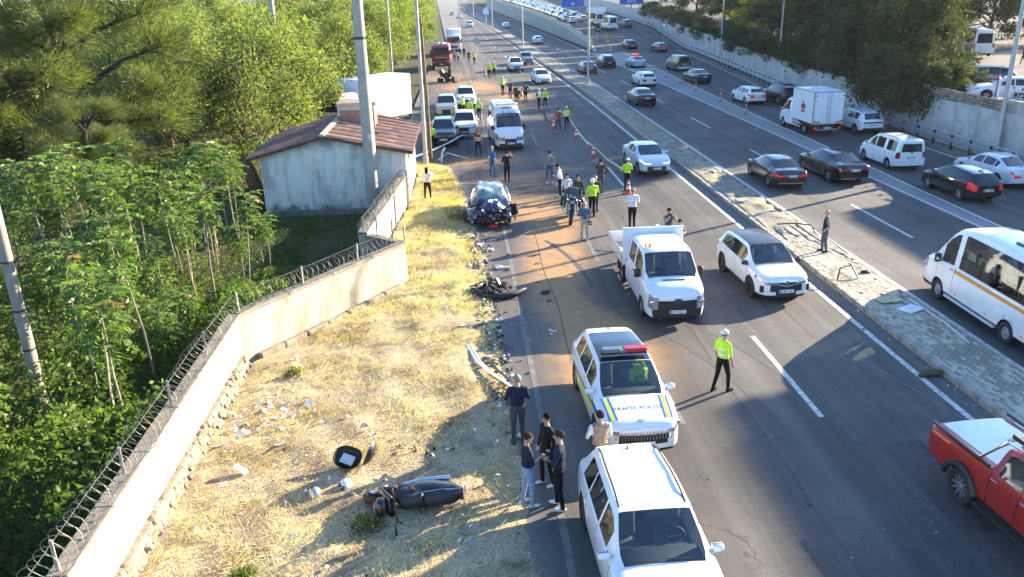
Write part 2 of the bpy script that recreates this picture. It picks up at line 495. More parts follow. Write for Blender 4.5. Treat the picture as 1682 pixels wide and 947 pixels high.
# repair patches and tyre marks
M_PATCH = mat('asphalt_patch', (.062, .060, .060), .85, vary=.35, vscale=6, bump=.4, bscale=45)
M_SKID = mat('tyre_mark', (.052, .050, .049), .8, vary=.45, vscale=3, vcol=(.085, .081, .078))
b = MB()
for (x0, y0, w, l) in ((6.9, 26.5, .9, 2.6), (9.3, 12.5, 1.1, 3.4), (3.2, 15.5, .8, 1.7), (17.2, 46, 1.2, 4), (10.2, 53, 1.1, 5), (20.1, 30, .9, 3)):
    pts = [(x0 + R.normal(0, .03), y0 + R.normal(0, .05)) for _ in range(1)]
    b.add([(x0, y0, .003), (x0 + w, y0 + R.normal(0, .08), .003), (x0 + w + R.normal(0, .05), y0 + l, .003), (x0 + R.normal(0, .05), y0 + l + R.normal(0, .08), .003)], [(0, 1, 2, 3)])
b.build('repair_patch', M_PATCH, road)
for x0, y0, cv, L_ in ((7.4, 16.2, .035, 6.5), (8.9, 16.0, .035, 6.5), (6.7, 10.5, .0, 5.2), (11.0, 10.6, -.02, 7), (4.4, 27.0, .03, 6), (5.9, 27.2, .03, 6), (17.6, 34, .0, 8)):
    strip('tyre_mark', lambda q: x0 - cv * (q - y0) ** 2, y0, y0 + L_, .19, M_SKID, step=.6, z=.0035)
strip('joint', lambda q: 6.83 + .04 * math.sin(q * .9), -8, 70, .025, M_PATCH, step=.8, z=.003)
strip('joint', lambda q: 10.3 + .03 * math.sin(q * .7), -8, 70, .02, M_PATCH, step=.8, z=.003)
strip('joint', lambda q: 2.9 + .05 * math.sin(q * .8), 8, 34, .03, M_PATCH, step=.8, z=.003)

# --- gore strip of grooved grey paving between the two right-hand roads
m, nt, out = nodes('gore_paving')
N, L = nt.nodes.new, nt.links.new
tc = N('ShaderNodeTexCoord'); bs = N('ShaderNodeBsdfPrincipled'); L(bs.outputs[0], out.inputs[0]); bs.inputs['Roughness'].default_value = .85
br = N('ShaderNodeTexBrick'); br.inputs['Scale'].default_value = 1.; br.inputs['Brick Width'].default_value = .1; br.inputs['Row Height'].default_value = .2
br.inputs['Mortar Size'].default_value = .012; br.inputs['Color1'].default_value = (.34, .335, .33, 1); br.inputs['Color2'].default_value = (.25, .245, .24, 1); br.inputs['Mortar'].default_value = (.10, .10, .10, 1)
L(tc.outputs['Object'], br.inputs['Vector']); L(br.outputs['Color'], bs.inputs['Base Color'])
gore = tag(sheet('traffic_island_paving', lambda y: 22.1 + .6 * bend(y) + .09, lambda y: gore_right(y) - .1, list(np.arange(-8, 138, 3.)), 2, m, attrs=False, z=.006), kind='structure')
M_CONC = mat('concrete', (.36, .34, .31), .85, vary=.3, vscale=1.2, bump=.3, bscale=30)
b = MB()
for i in range(9):                      # painted chevrons on the widening end
    y = 98 + i * 4.2; a, c = 22.3 + .6 * bend(y), gore_right(y) - .2
    b.add([(a, y, .012), (a, y + .5, .012), ((a + c) / 2, y + 2.1, .012), ((a + c) / 2, y + 1.6, .012)], [(3, 2, 1, 0)])
    b.add([(c, y, .012), (c, y + .5, .012), ((a + c) / 2, y + 2.1, .012), ((a + c) / 2, y + 1.6, .012)], [(0, 1, 2, 3)])
b.build('chevron', M_PAINT, gore)

# --- retaining wall that carries the ramp of the service road
M_RWALL = mat('ramp_wall_concrete', (.40, .38, .34), .85, vary=.25, vscale=.6, vcol=(.27, .26, .235), bump=.15, bscale=12)
M_BARR = mat('barrier_concrete', (.52, .47, .38), .85, vary=.35, vscale=1.5)
rw = thing('ramp_retaining_wall', 'long grey concrete wall holding up the ramp full of queueing cars', 'retaining wall', (0, 0, 0))
seg = [138, 142, 146] + list(np.arange(150, 520, 7.5))
for i in range(len(seg) - 1):
    y0, y1 = seg[i], seg[i + 1] - .06
    x0, x1 = main_right(y0) + .75 + min(.8, (y0 - 138) * .1), main_right(y1) + .75 + min(.8, (y1 - 138) * .1)
    b = MB(); z0, z1 = ramp(y0) + .12, ramp(y1) + .12
    b.add([(x0, y0, -.1), (x0 + .35, y0, -.1), (x0 + .35, y0, z0), (x0, y0, z0), (x1, y1, -.1), (x1 + .35, y1, -.1), (x1 + .35, y1, z1), (x1, y1, z1)],
          [(0, 1, 2, 3), (7, 6, 5, 4), (3, 2, 6, 7), (0, 3, 7, 4), (1, 5, 6, 2)])
    b.build('panel', M_RWALL, rw)
    if y0 >= 146:
        b = MB(); t = .35
        P = [(-.1, 0), (.45, 0), (.3, .25), (.25, .85), (.1, .85), (.05, .25)]
        vs = [(x0 + px, y0, z0 + pz + .003) for px, pz in P] + [(x1 + px, y1, z1 + pz + .003) for px, pz in P]
        b.add(vs, [tuple(range(6)), tuple(range(11, 5, -1))] + [(k, k + 6, (k + 1) % 6 + 6, (k + 1) % 6) for k in range(6)])
        b.build('barrier', M_BARR, rw)

# --- ground, verge
m, nt, out = nodes('earth')
N, L = nt.nodes.new, nt.links.new
def terrain_mat(name, cols, scale=.8, attr=None, rough=.95, fine=14.):
    m, nt, out = nodes(name)
    N, L = nt.nodes.new, nt.links.new
    tc = N('ShaderNodeTexCoord'); bs = N('ShaderNodeBsdfPrincipled'); L(bs.outputs[0], out.inputs[0]); bs.inputs['Roughness'].default_value = rough
    bs.inputs['Specular IOR Level'].default_value = .15
    nz = N('ShaderNodeTexNoise'); nz.inputs['Scale'].default_value = scale; nz.inputs['Detail'].default_value = 9; nz.inputs['Roughness'].default_value = .7
    L(tc.outputs['Object'], nz.inputs['Vector'])
    r = N('ShaderNodeValToRGB')
    while len(r.color_ramp.elements) < len(cols): r.color_ramp.elements.new(.5)
    for e, (p, c) in zip(r.color_ramp.elements, cols): e.position = p; e.color = c + (1,)
    L(nz.outputs['Fac'], r.inputs[0])
    n2 = N('ShaderNodeTexNoise'); n2.inputs['Scale'].default_value = fine; n2.inputs['Detail'].default_value = 6
    L(tc.outputs['Object'], n2.inputs['Vector'])
    r2 = N('ShaderNodeValToRGB'); r2.color_ramp.elements[0].position, r2.color_ramp.elements[1].position = .3, .7
    r2.color_ramp.elements[0].color, r2.color_ramp.elements[1].color = (.55, .55, .55, 1), (1.3, 1.3, 1.3, 1)
    L(n2.outputs['Fac'], r2.inputs[0])
    mx = N('ShaderNodeMixRGB'); mx.blend_type = 'MULTIPLY'; mx.inputs[0].default_value = .9
    L(r.outputs[0], mx.inputs[1]); L(r2.outputs[0], mx.inputs[2]); L(mx.outputs[0], bs.inputs['Base Color'])
    bp = N('ShaderNodeBump'); bp.inputs['Strength'].default_value = .6; bp.inputs['Distance'].default_value = .05
    L(n2.outputs['Fac'], bp.inputs['Height']); L(bp.outputs[0], bs.inputs['Normal'])
    return m
M_EARTH = terrain_mat('garden_earth', [(.3, (.05, .045, .025)), (.5, (.10, .085, .05)), (.62, (.07, .085, .03)), (.8, (.17, .14, .09))], .35, fine=5)
M_VERGE = terrain_mat('dry_verge', [(.30, (.15, .11, .07)), (.42, (.29, .22, .14)), (.56, (.46, .37, .24)), (.72, (.37, .295, .19))], 1.0, fine=22)
M_LOT = terrain_mat('parking_lot_ground', [(.3, (.12, .115, .11)), (.6, (.19, .18, .17)), (.8, (.25, .23, .2))], .3, fine=8)
b = MB(); b.add([(-2500, -400, -.12), (2500, -400, -.12), (2500, 4000, -.12), (-2500, 4000, -.12)], [(0, 1, 2, 3)])
tag(b.build('ground', M_EARTH), kind='structure')

WALL_A = [(-6.45, -2), (-6.45, 10.7), (-6.50, 21.6), (-2.2, 28.0)]
WALL_B = [(-2.2, 28.0), (-3.75, 29.4)]
WALL_C = [(-3.75, 29.4), (-3.3, 34.5), (-2.85, 39.4)]
def verge_left(y):
    return interp([(-10, -6.3), (10.7, -6.3), (21.4, -6.3), (24, -4.7), (27.9, -2.2), (28.6, -2.9), (29.4, -3.5), (34.5, -3.2), (39, -2.8), (46.6, -2.7), (52, -4.5)], y)
def verge_z(x, y):
    le = np.interp(y, [p for p, q in LEFT_EDGE], [q for p, q in LEFT_EDGE])
    edge = np.clip((le - x) / 1.2, 0, 1)
    return (.02 + .16 * edge) + (vnoise(x, y, 1.3, 5) - .5) * .22 * edge + (vnoise(x, y, 5., 6) - .5) * .06
ys = np.arange(2, 51.6, .2); nx = 44
a = np.array([verge_left(y) for y in ys]); c = np.array([left_edge(y) + .12 for y in ys])
wob = (vnoise(ys, ys * 0, 1.1, 9) - .5) * .5
X = a[:, None] + (c + wob - a)[:, None] * np.linspace(0, 1, nx)[None]
Y = np.repeat(ys[:, None], nx, 1)
Z = verge_z(X, Y); Z[:, -1] = -.03; Z[-1] = -.03
i = np.arange(len(ys) - 1)[:, None] * nx + np.arange(nx - 1)[None]
verge = tag(link('verge', np_mesh('verge', np.stack([X, Y, Z], -1).reshape(-1, 3), np.stack([i, i + 1, i + nx + 1, i + nx], -1).reshape(-1, 4), M_VERGE, smooth=True)), kind='structure')

# --- median: kerb stones, pavers, earth
M_KERB = mat('kerb_stone', (.33, .30, .25), .9, vary=.4, vscale=2.5, vcol=(.17, .155, .13), bump=.4, bscale=22)
M_PAV = mat('median_paver', (.45, .40, .31), .9, vary=.35, vscale=3.5, vcol=(.27, .235, .18), bump=.3, bscale=45)
M_PAV2 = mat('pale_median_paver', (.55, .49, .38), .9, vary=.3, vscale=3.5, bump=.3, bscale=45)
M_MEDE = terrain_mat('median_earth', [(.3, (.15, .13, .10)), (.45, (.27, .24, .19)), (.6, (.40, .35, .27)), (.75, (.34, .29, .2))], 1.1, fine=16)
ys = np.concatenate([np.arange(-8, 140, .35), np.arange(140, 420, 6)])
nx = 12
x0 = np.array([12.78 + bend(y) for y in ys]); x1 = np.array([14.72 + .8 * bend(y) for y in ys])
X = x0[:, None] + (x1 - x0)[:, None] * np.linspace(0, 1, nx)[None]; Y = np.repeat(ys[:, None], nx, 1)
rough = np.clip((Y - 32.5) / 2, 0, 1) * np.clip((64 - Y) / 3, 0, 1)
Z = .125 + rough * ((vnoise(X, Y, 2.2, 15) - .42) * .3) + (vnoise(X, Y, 6, 16) - .5) * .03 * (Y > 33)
Z[:, 0] = Z[:, -1] = -.02
i = np.arange(len(ys) - 1)[:, None] * nx + np.arange(nx - 1)[None]
median = tag(link('median', np_mesh('median', np.stack([X, Y, Z], -1).reshape(-1, 3), np.stack([i, i + 1, i + nx + 1, i + nx], -1).reshape(-1, 4), M_MEDE, smooth=True)), kind='structure')
kb = MB(); kb.bevbox((0, .37, .06), (.17, .735, .27), .018)
kme = kb.mesh('kerb_stone', M_KERB)
y = 10.
while y < 110:
    o = link('kerb_stone', kme, median, (12.76 + bend(y) + R.normal(0, .008), y, R.normal(0, .006)), math.atan2(-(bend(y + .75) - bend(y)), .75) + R.normal(0, .006)); y += .752
strip('kerb_stone', lambda q: 12.76 + bend(q), 110, 420, .2, M_KERB, median, z=.15)
kb = MB(); kb.bevbox((0, .49, .03), (.09, .98, .24), .012)
kme = kb.mesh('flush_kerb_stone', M_KERB)
for k in range(60):
    y = 10 + k * 1.0
    link('flush_kerb_stone', kme, median, (14.66 + R.normal(0, .005), y, R.normal(0, .004)), R.normal(0, .004))
pm = []
PMATS = [M_PAV, M_PAV2, mat('dusty_median_paver', (.36, .31, .235), .9, vary=.4, vscale=4, bump=.3, bscale=45), mat('dark_median_paver', (.30, .265, .21), .9, vary=.4, vscale=4, bump=.3, bscale=45)]
for mm in PMATS:
    pb = MB(); pb.box((0, 0, 0), (.092, .192, .05), taper=(.93, .97)); pm.append(pb.mesh('paver', mm))
pl = []
for r in range(17):
    x = 12.9 + r * .0985 + .014 * (r // 3)
    for k in range(110):
        y = 13.2 + k * .2005 + (r % 2) * .1
        if y > 33.2 + 1.5 * math.sin(r * 1.7) - .8 * (r % 3): continue
        if R.rand() < .012: continue
        pl.append((x, y, .138 + R.normal(0, .004) + .012 * math.sin(y * 1.3 + x * 4), R.normal(0, .02)))
pl.sort(key=lambda q: q[1])
pidx = lambda q: int(np.clip(float(vnoise(q[0] * 1.6, q[1] * .7, 1., 66, 3)) * 5.2 - 1.0 + R.normal(0, .55), 0, 3.99))
vis = [q for q in pl if q[1] > 17.0]
for q in vis[:300]:
    link('paver', pm[pidx(q)], median, q[:3], q[3])
st = MB()
for q in [p for p in pl if p[1] <= 17.0] + vis[300:]:
    st.box(q[:3], (.092, .192, .05), rz=q[3], mi=pidx(q), taper=(.93, .97))
tag(st.build('pavers', PMATS, median), kind='stuff')

# --- retaining wall beyond the service road, its panels, terrace on top
M_PANEL = mat('wall_panel', (.47, .45, .42), .85, vary=.28, vscale=.7, vcol=(.30, .29, .275), bump=.15, bscale=14)
WALLH = [(0, 2.85), (50, 2.75), (60, 2.6), (105, 2.7), (140, 3.4), (175, 4.6), (240, 6.2), (320, 7), (500, 8)]
def rwx(y): return serv_right(y) + 1.9
wl = thing('roadside_retaining_wall', 'long pale panelled retaining wall behind the guardrail under the dark trees', 'retaining wall')
y = 8.
while y < 330:
    stp = 2.5 if y < 150 else 6.
    y1 = y + stp - .05; x0, x1 = rwx(y), rwx(y1); h0, h1 = interp(WALLH, y), interp(WALLH, y1); j = R.normal(0, .012); z0, z1 = ramp(y) - .15, ramp(y1) - .15
    if y < 138: z0 = z1 = -.1
    hz0, hz1 = h0 + R.normal(0, .02), h1
    b = MB(); b.add([(x0 + j, y, z0), (x0 + .3, y, z0), (x0 + .3, y, hz0), (x0 + j, y, hz0), (x1 + j, y1, z1), (x1 + .3, y1, z1), (x1 + .3, y1, hz0), (x1 + j, y1, hz0)],
        [(0, 1, 2, 3), (7, 6, 5, 4), (3, 2, 6, 7), (0, 3, 7, 4), (1, 5, 6, 2)])
    b.build('panel', M_PANEL, wl); y += stp
def terr_l(y): return rwx(y) + .2
tag(sheet('terrace', terr_l, lambda y: 260., [0, 20, 40, 60, 80, 104, 126, 150, 171, 200, 240, 330, 700], 3, M_LOT, zf=lambda y: interp(WALLH, y) - .12, attrs=False), kind='structure')
# stone courses on top of the panels
M_STN = [mat('stone_%d' % k, c, .9, vary=.3, vscale=5, bump=.5, bscale=25) for k, c in enumerate([(.36, .27, .20), (.30, .24, .19), (.42, .34, .27), (.26, .20, .16)])]
def stone_mesh(k, sx=1., sy=1., sz=1.):
    bm = bmesh.new(); bmesh.ops.create_icosphere(bm, subdivisions=1, radius=.5)
    rs = np.random.RandomState(k)
    for v in bm.verts:
        p = Vector([math.copysign(abs(t) ** .62, t) for t in (v.co * 1.9)]) * .5
        v.co = Vector((p.x * sx, p.y * sy, p.z * sz)) * (1 + rs.normal(0, .07))
    me = bpy.data.meshes.new('stone'); bm.to_mesh(me); bm.free(); me.materials.append(M_STN[k % 4])
    return me
SM = [stone_mesh(k) for k in range(8)]
sw = thing('stone_parapet', 'rough brown stone parapet on top of the pale panels below the parking lot', 'stone wall')
core = MB(); core.add([(rwx(45.6) + .12, 45.6, 2.3), (rwx(55) + .12, 55, 2.3), (rwx(55) + .32, 55, 2.3), (rwx(45.6) + .32, 45.6, 2.3),
                       (rwx(45.6) + .12, 45.6, 3.28), (rwx(55) + .12, 55, 3.28), (rwx(55) + .32, 55, 3.28), (rwx(45.6) + .32, 45.6, 3.28)],
                      [(4, 5, 6, 7), (0, 4, 7, 3), (0, 1, 5, 4), (1, 2, 6, 5), (2, 3, 7, 6)])
core.build('mortar', M_EARTH, sw)
for row in range(4):
    y = 45.7 + R.rand() * .2
    while y < 55:
        w = R.uniform(.2, .42)
        o = link('stone', SM[R.randint(8)], sw, (rwx(y) + .10 + R.normal(0, .02), y + w / 2, 2.84 + row * .165 + R.normal(0, .012)), R.normal(0, .08))
        o.scale = (.2, w * 1.02, .17); y += w
b = MB(); b.add([(rwx(8), 8, 2.7), (rwx(45.5), 45.5, 2.7), (rwx(45.5) + .3, 45.5, 2.7), (rwx(8) + .3, 8, 2.7), (rwx(8), 8, 3.5), (rwx(45.5), 45.5, 3.5), (rwx(45.5) + .3, 45.5, 3.5), (rwx(8) + .3, 8, 3.5)],
                [(4, 7, 6, 5), (0, 4, 5, 1), (1, 5, 6, 2), (2, 6, 7, 3), (3, 7, 4, 0)])
tag(b.build('plain_parapet_wall', M_CONC), 'plain tan concrete parapet beside the street lamp and parked motorbikes', 'wall')

# --- guardrail
M_STEEL = mat('galvanised_steel', (.42, .43, .44), .45, metal=.7, vary=.25, vscale=3)
M_DKST = mat('dark_steel', (.06, .065, .07), .5, metal=.6)
gr = thing('guardrail', 'galvanised steel guardrail along the outer edge of the service road', 'guardrail')
def railx(y): return serv_right(y) + 1.0
ysr = list(np.arange(20, 138, 3.)) + list(np.arange(138, 260, 6.))
b = MB(); prof = [(-.02, .45), (-.07, .5), (-.07, .56), (-.02, .6), (-.07, .65), (-.07, .71), (-.02, .75)]
for y in ysr:
    for px, pz in prof: b.v.append((railx(y) + px, y, pz + ramp(y)))
for i in range(len(ysr) - 1):
    for k in range(6): b.f.append((i * 7 + k, (i + 1) * 7 + k, (i + 1) * 7 + k + 1, i * 7 + k + 1)); b.m.append(0)
b.build('rail_beam', M_STEEL, gr)
b = MB(); b.tube([(railx(y) + .06, y, .98 + ramp(y)) for y in ysr], .035, 5); b.build('top_rail', M_STEEL, gr)
pb = MB(); pb.box((.05, 0, .46), (.09, .12, 1.0)); pb.box((.0, 0, .6), (.08, .1, .2)); pme = pb.mesh('post', M_DKST)
for y in np.arange(21, 250, 2.): link('post', pme, gr, (railx(y), y, ramp(y)))
# ================================================================== WALLS, HUT, POLES, SIGNS, BUILDINGS
M_PLAST = mat('white_plaster', (.40, .375, .315), .9, vary=.2, vscale=1.0, vcol=(.235, .20, .15), bump=.25, bscale=9, stretch=(2.4, 2.4, .55), detail=9.)
M_COPE = mat('coping_concrete', (.24, .205, .165), .9, vary=.4, vscale=3, bump=.3, bscale=20)
M_WIRE = mat('razor_wire', (.20, .19, .165), .6, metal=.5)
M_GPOST = mat('fence_post_metal', (.38, .36, .34), .55, metal=.4, vary=.3)
def wall_run(w, pts, z0, z1, th, name='plaster_face', m=None, cope=True):
    """wall along a polyline; offset th to its inner side"""
    for i in range(len(pts) - 1):
        a, c = Vector(pts[i] + (0,)), Vector(pts[i + 1] + (0,))
        d = (c - a).normalized(); n = Vector((d.y, -d.x, 0))
        L = (c - a).length
        ang = math.atan2(d.y, d.x)
        b = MB(); mid = (a + c) / 2 - n * th / 2
        b.box((mid.x, mid.y, (z0 + z1) / 2), (L + .02 * (i == 0), th, z1 - z0), rz=ang)
        b.build(name, m or M_PLAST, w)
        if cope:
            b = MB(); k = max(1, int(L / 1.6))
            for j in range(k):
                q = a + d * (L * (j + .5) / k) - n * th / 2
                b.bevbox((q.x, q.y, z1 + .045), (L / k - .012, th + .09, .085), .015, rz=ang)
            b.build('coping', M_COPE, w)
def razor(w, pts, z, off, rads=.26, pitch=.24, posts=True, n=14, space=2.6):
    """coiled wire along the wall top, with straight runs and posts"""
    for i in range(len(pts) - 1):
        a, c = Vector(pts[i] + (0,)), Vector(pts[i + 1] + (0,))
        d = (c - a).normalized(); nn = Vector((d.y, -d.x, 0)); L = (c - a).length
        a = a - nn * off
        b = MB(); turns = int(L / pitch); P = []
        for k in range(turns * n + 1):
            t = k / (turns * n) * L; q = 2 * PI * k / n
            rr = rads * (1 + .12 * math.sin(t * 1.7 + i) + .05 * math.sin(t * 5.3))
            P.append(a + d * (t + .05 * math.sin(q * 2)) + nn * rr * math.cos(q) + Vector((0, 0, z + rads * .95 + rr * math.sin(q) + .04 * math.sin(t * 1.1))))
        b.tube(P, .0075, 4)
        b.build('razor_coil', M_WIRE, w)
        b = MB()
        for h in (.08, .52):
            b.tube([a + d * (L * s / 6) + Vector((0, 0, z + h + .02 * math.sin(s * 2.))) for s in range(7)], .006, 4)
        b.build('straight_wire', M_WIRE, w)
        if posts:
            k = max(1, int(round(L / space)))
            for j in range(k + (i == len(pts) - 2)):
                q = a + d * (L * j / k + .15)
                b = MB(); b.box((q.x, q.y, z + .27), (.05, .05, .62), rz=math.atan2(d.y, d.x) + .3, ry=R.normal(0, .05))
                b.build('post', M_GPOST, w)
ZW = 1.6
wa = thing('garden_wall', 'white plastered garden wall with a stone footing and coiled razor wire beside the dry grass', 'wall')
wall_run(wa, WALL_A, -.3, ZW, .26)
razor(wa, WALL_A, ZW + .07, .16)
wb = thing('garden_wall', 'short grey return wall with two bare posts at the corner of the white garden wall', 'wall')
wall_run(wb, [(-2.23, 28.06), (-3.6, 29.26)], -.3, ZW - .003, .22, m=M_COPE)
for q in ((-2.6, 28.5), (-3.2, 29.0)):
    b = MB(); b.box((q[0] - .1, q[1], ZW + .4), (.05, .05, .8)); b.build('post', M_GPOST, wb)
wc = thing('garden_wall', 'sunlit white wall running up to the tiled hut, topped with matted wire', 'wall')
wall_run(wc, WALL_C, -.3, ZW - .005, .3)
razor(wc, WALL_C, ZW + .07, .14, rads=.2, pitch=.16)
b = MB()
for (x, y) in ((-3.22, 35.6), (-2.84, 38.9)): b.tube([(x + .06, y, -.1), (x + .06, y, 2.0)], .045, 6)
b.build('drain_pipe', M_GPOST, wc)
# footing of rubble stones under wall A and its ledge
M_FOOT = [mat('footing_stone_%d' % k, c, .95, vary=.35, vscale=4, bump=.6, bscale=18) for k, c in enumerate([(.25, .21, .155), (.31, .265, .20), (.20, .165, .12), (.35, .31, .24)])]
FM = []
for k in range(8):
    me = stone_mesh(50 + k); me.materials.clear(); me.materials.append(M_FOOT[k % 4]); FM.append(me)
b = MB()
for i, (p, q) in enumerate([((-6.45, -2), (-6.35, 10.7)), ((-6.35, 10.7), (-6.40, 21.4))]):
    b.add([(p[0] - .5, p[1], -.1), (p[0] + .14, p[1], -.1), (p[0] + .02, p[1], .52), (p[0] - .5, p[1], .56), (q[0] - .5, q[1], -.1), (q[0] + .14, q[1], -.1), (q[0] + .02, q[1], .52), (q[0] - .5, q[1], .56)],
          [(0, 1, 2, 3), (7, 6, 5, 4), (2, 1, 5, 6), (3, 2, 6, 7)])
b.build('footing_mortar', M_FOOT[0], wa)
cnt = 0
for row in range(4):
    y = 7.5 + R.rand() * .3
    while y < 21.3:
        w = R.uniform(.18, .42) * (1.15 if row == 0 else .9)
        x = interp([(-2, -6.35), (10.7, -6.25), (21.4, -6.30)], y) - .02 - row * .03 + R.normal(0, .02)
        o = link('footing_stone', FM[R.randint(8)], wa, (x, y + w / 2, .05 + row * .135 + R.normal(0, .02)), R.normal(0, .25))
        o.scale = (.17, w * 1.0, .165 + .03 * R.rand()); y += w; cnt += 1
# loose concrete lip below the far leg of wall A
a, c = Vector((-6.2, 21.9, 0)), Vector((-2.5, 27.4, 0)); d = (c - a).normalized(); n = Vector((d.y, -d.x, 0))
for j in range(7):
    q = a + d * (a - c).length * (j + .5) / 7 + n * .06
    b = MB(); b.bevbox((q.x, q.y, .18 + R.normal(0, .02)), ((a - c).length / 7 - .03, .2, .26), .03, rz=math.atan2(d.y, d.x) + R.normal(0, .02)); b.build('ledge_block', M_COPE, wa)
# flaked plaster streaks: shallow chips standing proud of the face
b = MB()
for j in range(60):
    t = R.rand(); q = a + d * (a - c).length * t - n * .02; w, h = R.uniform(.03, .12), R.uniform(.05, .35)
    b.box((q.x - .07, q.y + .04, R.uniform(.5, 1.45)), (w, .012, h), rz=math.atan2(d.y, d.x))
tag(b.build('plaster_flakes', M_COPE, wa), kind='stuff')

# --- hut with tiled roof
M_HUTW = None
def hut_wall_mat():
    m, nt, out = nodes('hut_whitewash')
    N, L = nt.nodes.new, nt.links.new
    tc = N('ShaderNodeTexCoord'); bs = N('ShaderNodeBsdfPrincipled'); L(bs.outputs[0], out.inputs[0]); bs.inputs['Roughness'].default_value = .9
    nz = N('ShaderNodeTexNoise'); nz.inputs['Scale'].default_value = .9; nz.inputs['Detail'].default_value = 8; nz.inputs['Roughness'].default_value = .7
    mp = N('ShaderNodeMapping'); mp.inputs['Scale'].default_value = (1.6, 1.6, .45); L(tc.outputs['Object'], mp.inputs[0]); L(mp.outputs[0], nz.inputs['Vector'])
    r = N('ShaderNodeValToRGB'); r.color_ramp.elements[0].position, r.color_ramp.elements[1].position = .30, .52
    r.color_ramp.elements[0].color, r.color_ramp.elements[1].color = (.28, .265, .235, 1), (.74, .70, .62, 1)
    L(nz.outputs['Fac'], r.inputs[0])
    # darker grey-green with ragged edges towards the foot and the eaves
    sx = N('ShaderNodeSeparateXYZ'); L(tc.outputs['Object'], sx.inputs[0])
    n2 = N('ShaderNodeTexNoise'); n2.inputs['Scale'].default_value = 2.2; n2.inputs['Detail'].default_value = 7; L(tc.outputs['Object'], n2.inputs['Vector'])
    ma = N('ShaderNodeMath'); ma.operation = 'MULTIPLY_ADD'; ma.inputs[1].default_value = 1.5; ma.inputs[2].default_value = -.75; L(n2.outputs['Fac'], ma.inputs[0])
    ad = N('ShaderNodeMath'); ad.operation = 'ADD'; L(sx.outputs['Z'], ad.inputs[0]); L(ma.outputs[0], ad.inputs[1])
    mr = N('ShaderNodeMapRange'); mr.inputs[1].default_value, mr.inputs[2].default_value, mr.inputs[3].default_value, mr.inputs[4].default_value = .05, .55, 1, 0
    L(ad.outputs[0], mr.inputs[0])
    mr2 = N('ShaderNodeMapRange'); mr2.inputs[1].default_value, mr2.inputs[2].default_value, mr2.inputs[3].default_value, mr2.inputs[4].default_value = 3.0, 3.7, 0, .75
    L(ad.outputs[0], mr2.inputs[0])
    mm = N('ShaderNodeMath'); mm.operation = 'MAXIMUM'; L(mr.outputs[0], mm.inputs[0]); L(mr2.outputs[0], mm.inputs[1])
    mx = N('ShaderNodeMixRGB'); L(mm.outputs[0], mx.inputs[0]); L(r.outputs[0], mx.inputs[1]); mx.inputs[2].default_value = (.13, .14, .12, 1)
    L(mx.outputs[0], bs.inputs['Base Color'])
    return m
M_HUTW = hut_wall_mat()
hut = thing('hut', 'small whitewashed hut with a red tiled gable roof and a boxy chimney', 'hut', (-6.25, 39.1, 0))
# local frame: x across the gable, y to the back
HX0, HX1, HD, EAV, APX, AX = -3.45, 3.45, 8.2, 2.95, 3.75, -.35
b = MB()
b.add([(HX0, 0, -.2), (HX1, 0, -.2), (HX1, 0, EAV - .05), (AX, 0, APX - .06), (HX0, 0, EAV - .1)], [(0, 1, 2, 3, 4)])
b.add([(HX0, HD, -.2), (HX1, HD, -.2), (HX1, HD, EAV - .05), (AX, HD, APX - .06), (HX0, HD, EAV - .1)], [(4, 3, 2, 1, 0)])
b.add([(HX0, 0, -.2), (HX0, HD, -.2), (HX0, HD, EAV - .1), (HX0, 0, EAV - .1)], [(3, 2, 1, 0)])
b.build('wall', M_HUTW, hut)
b = MB(); b.add([(HX1, 0, -.2), (HX1, HD, -.2), (HX1, HD, EAV - .05), (HX1, 0, EAV - .05)], [(0, 1, 2, 3)])
b.build('wall', M_PLAST, hut)
M_TILE = [mat('roof_tile_%d' % k, c, .85, vary=.4, vscale=3.5, bump=.4, bscale=18, vcol=tuple(x * .45 for x in c)) for k, c in enumerate([(.20, .09, .06), (.26, .125, .085), (.155, .075, .055)])]
M_TLIP = mat('pale_tile_mortar', (.50, .38, .29), .9, vary=.3)
roof = MB()
for s, xe, ze in ((1, HX1 + .38, EAV - .09), (-1, HX0 - .55, EAV - .2)):
    A, B_ = Vector((AX, -.35, APX - .02)), Vector((xe, -.35, ze)); t = Vector((0, HD + .7, 0))
    roof.add([A, B_, B_ + t, A + t, A - Vector((0, 0, .09)), B_ - Vector((0, 0, .09)), B_ + t - Vector((0, 0, .09)), A + t - Vector((0, 0, .09))],
             [(0, 1, 2, 3), (7, 6, 5, 4), (0, 4, 5, 1), (1, 5, 6, 2), (2, 6, 7, 3)] if s > 0 else [(3, 2, 1, 0), (4, 5, 6, 7), (1, 5, 4, 0), (2, 6, 5, 1), (3, 7, 6, 2)])
rfo = roof.build('roof', M_TILE[2], hut)
tms = []
for k in range(3):
    tb = MB(); n = 7; vs = []
    for yy in (0, 1):
        for i in range(n):
            q = PI * i / (n - 1)
            vs.append((yy, -.5 * math.cos(q), .045 + .17 * math.sin(q) ** .7 - .025 * yy))
    tb.add(vs, [(i, i + 1, n + i + 1, n + i) for i in range(n - 1)] + [tuple(range(n - 1, -1, -1))]); tb.add([(v[0], v[1] * .9, v[2] - .03) for v in vs], [(n + i, n + i + 1, i + 1, i) for i in range(n - 1)])
    tms.append(tb.mesh('tile', M_TILE[k], 40))
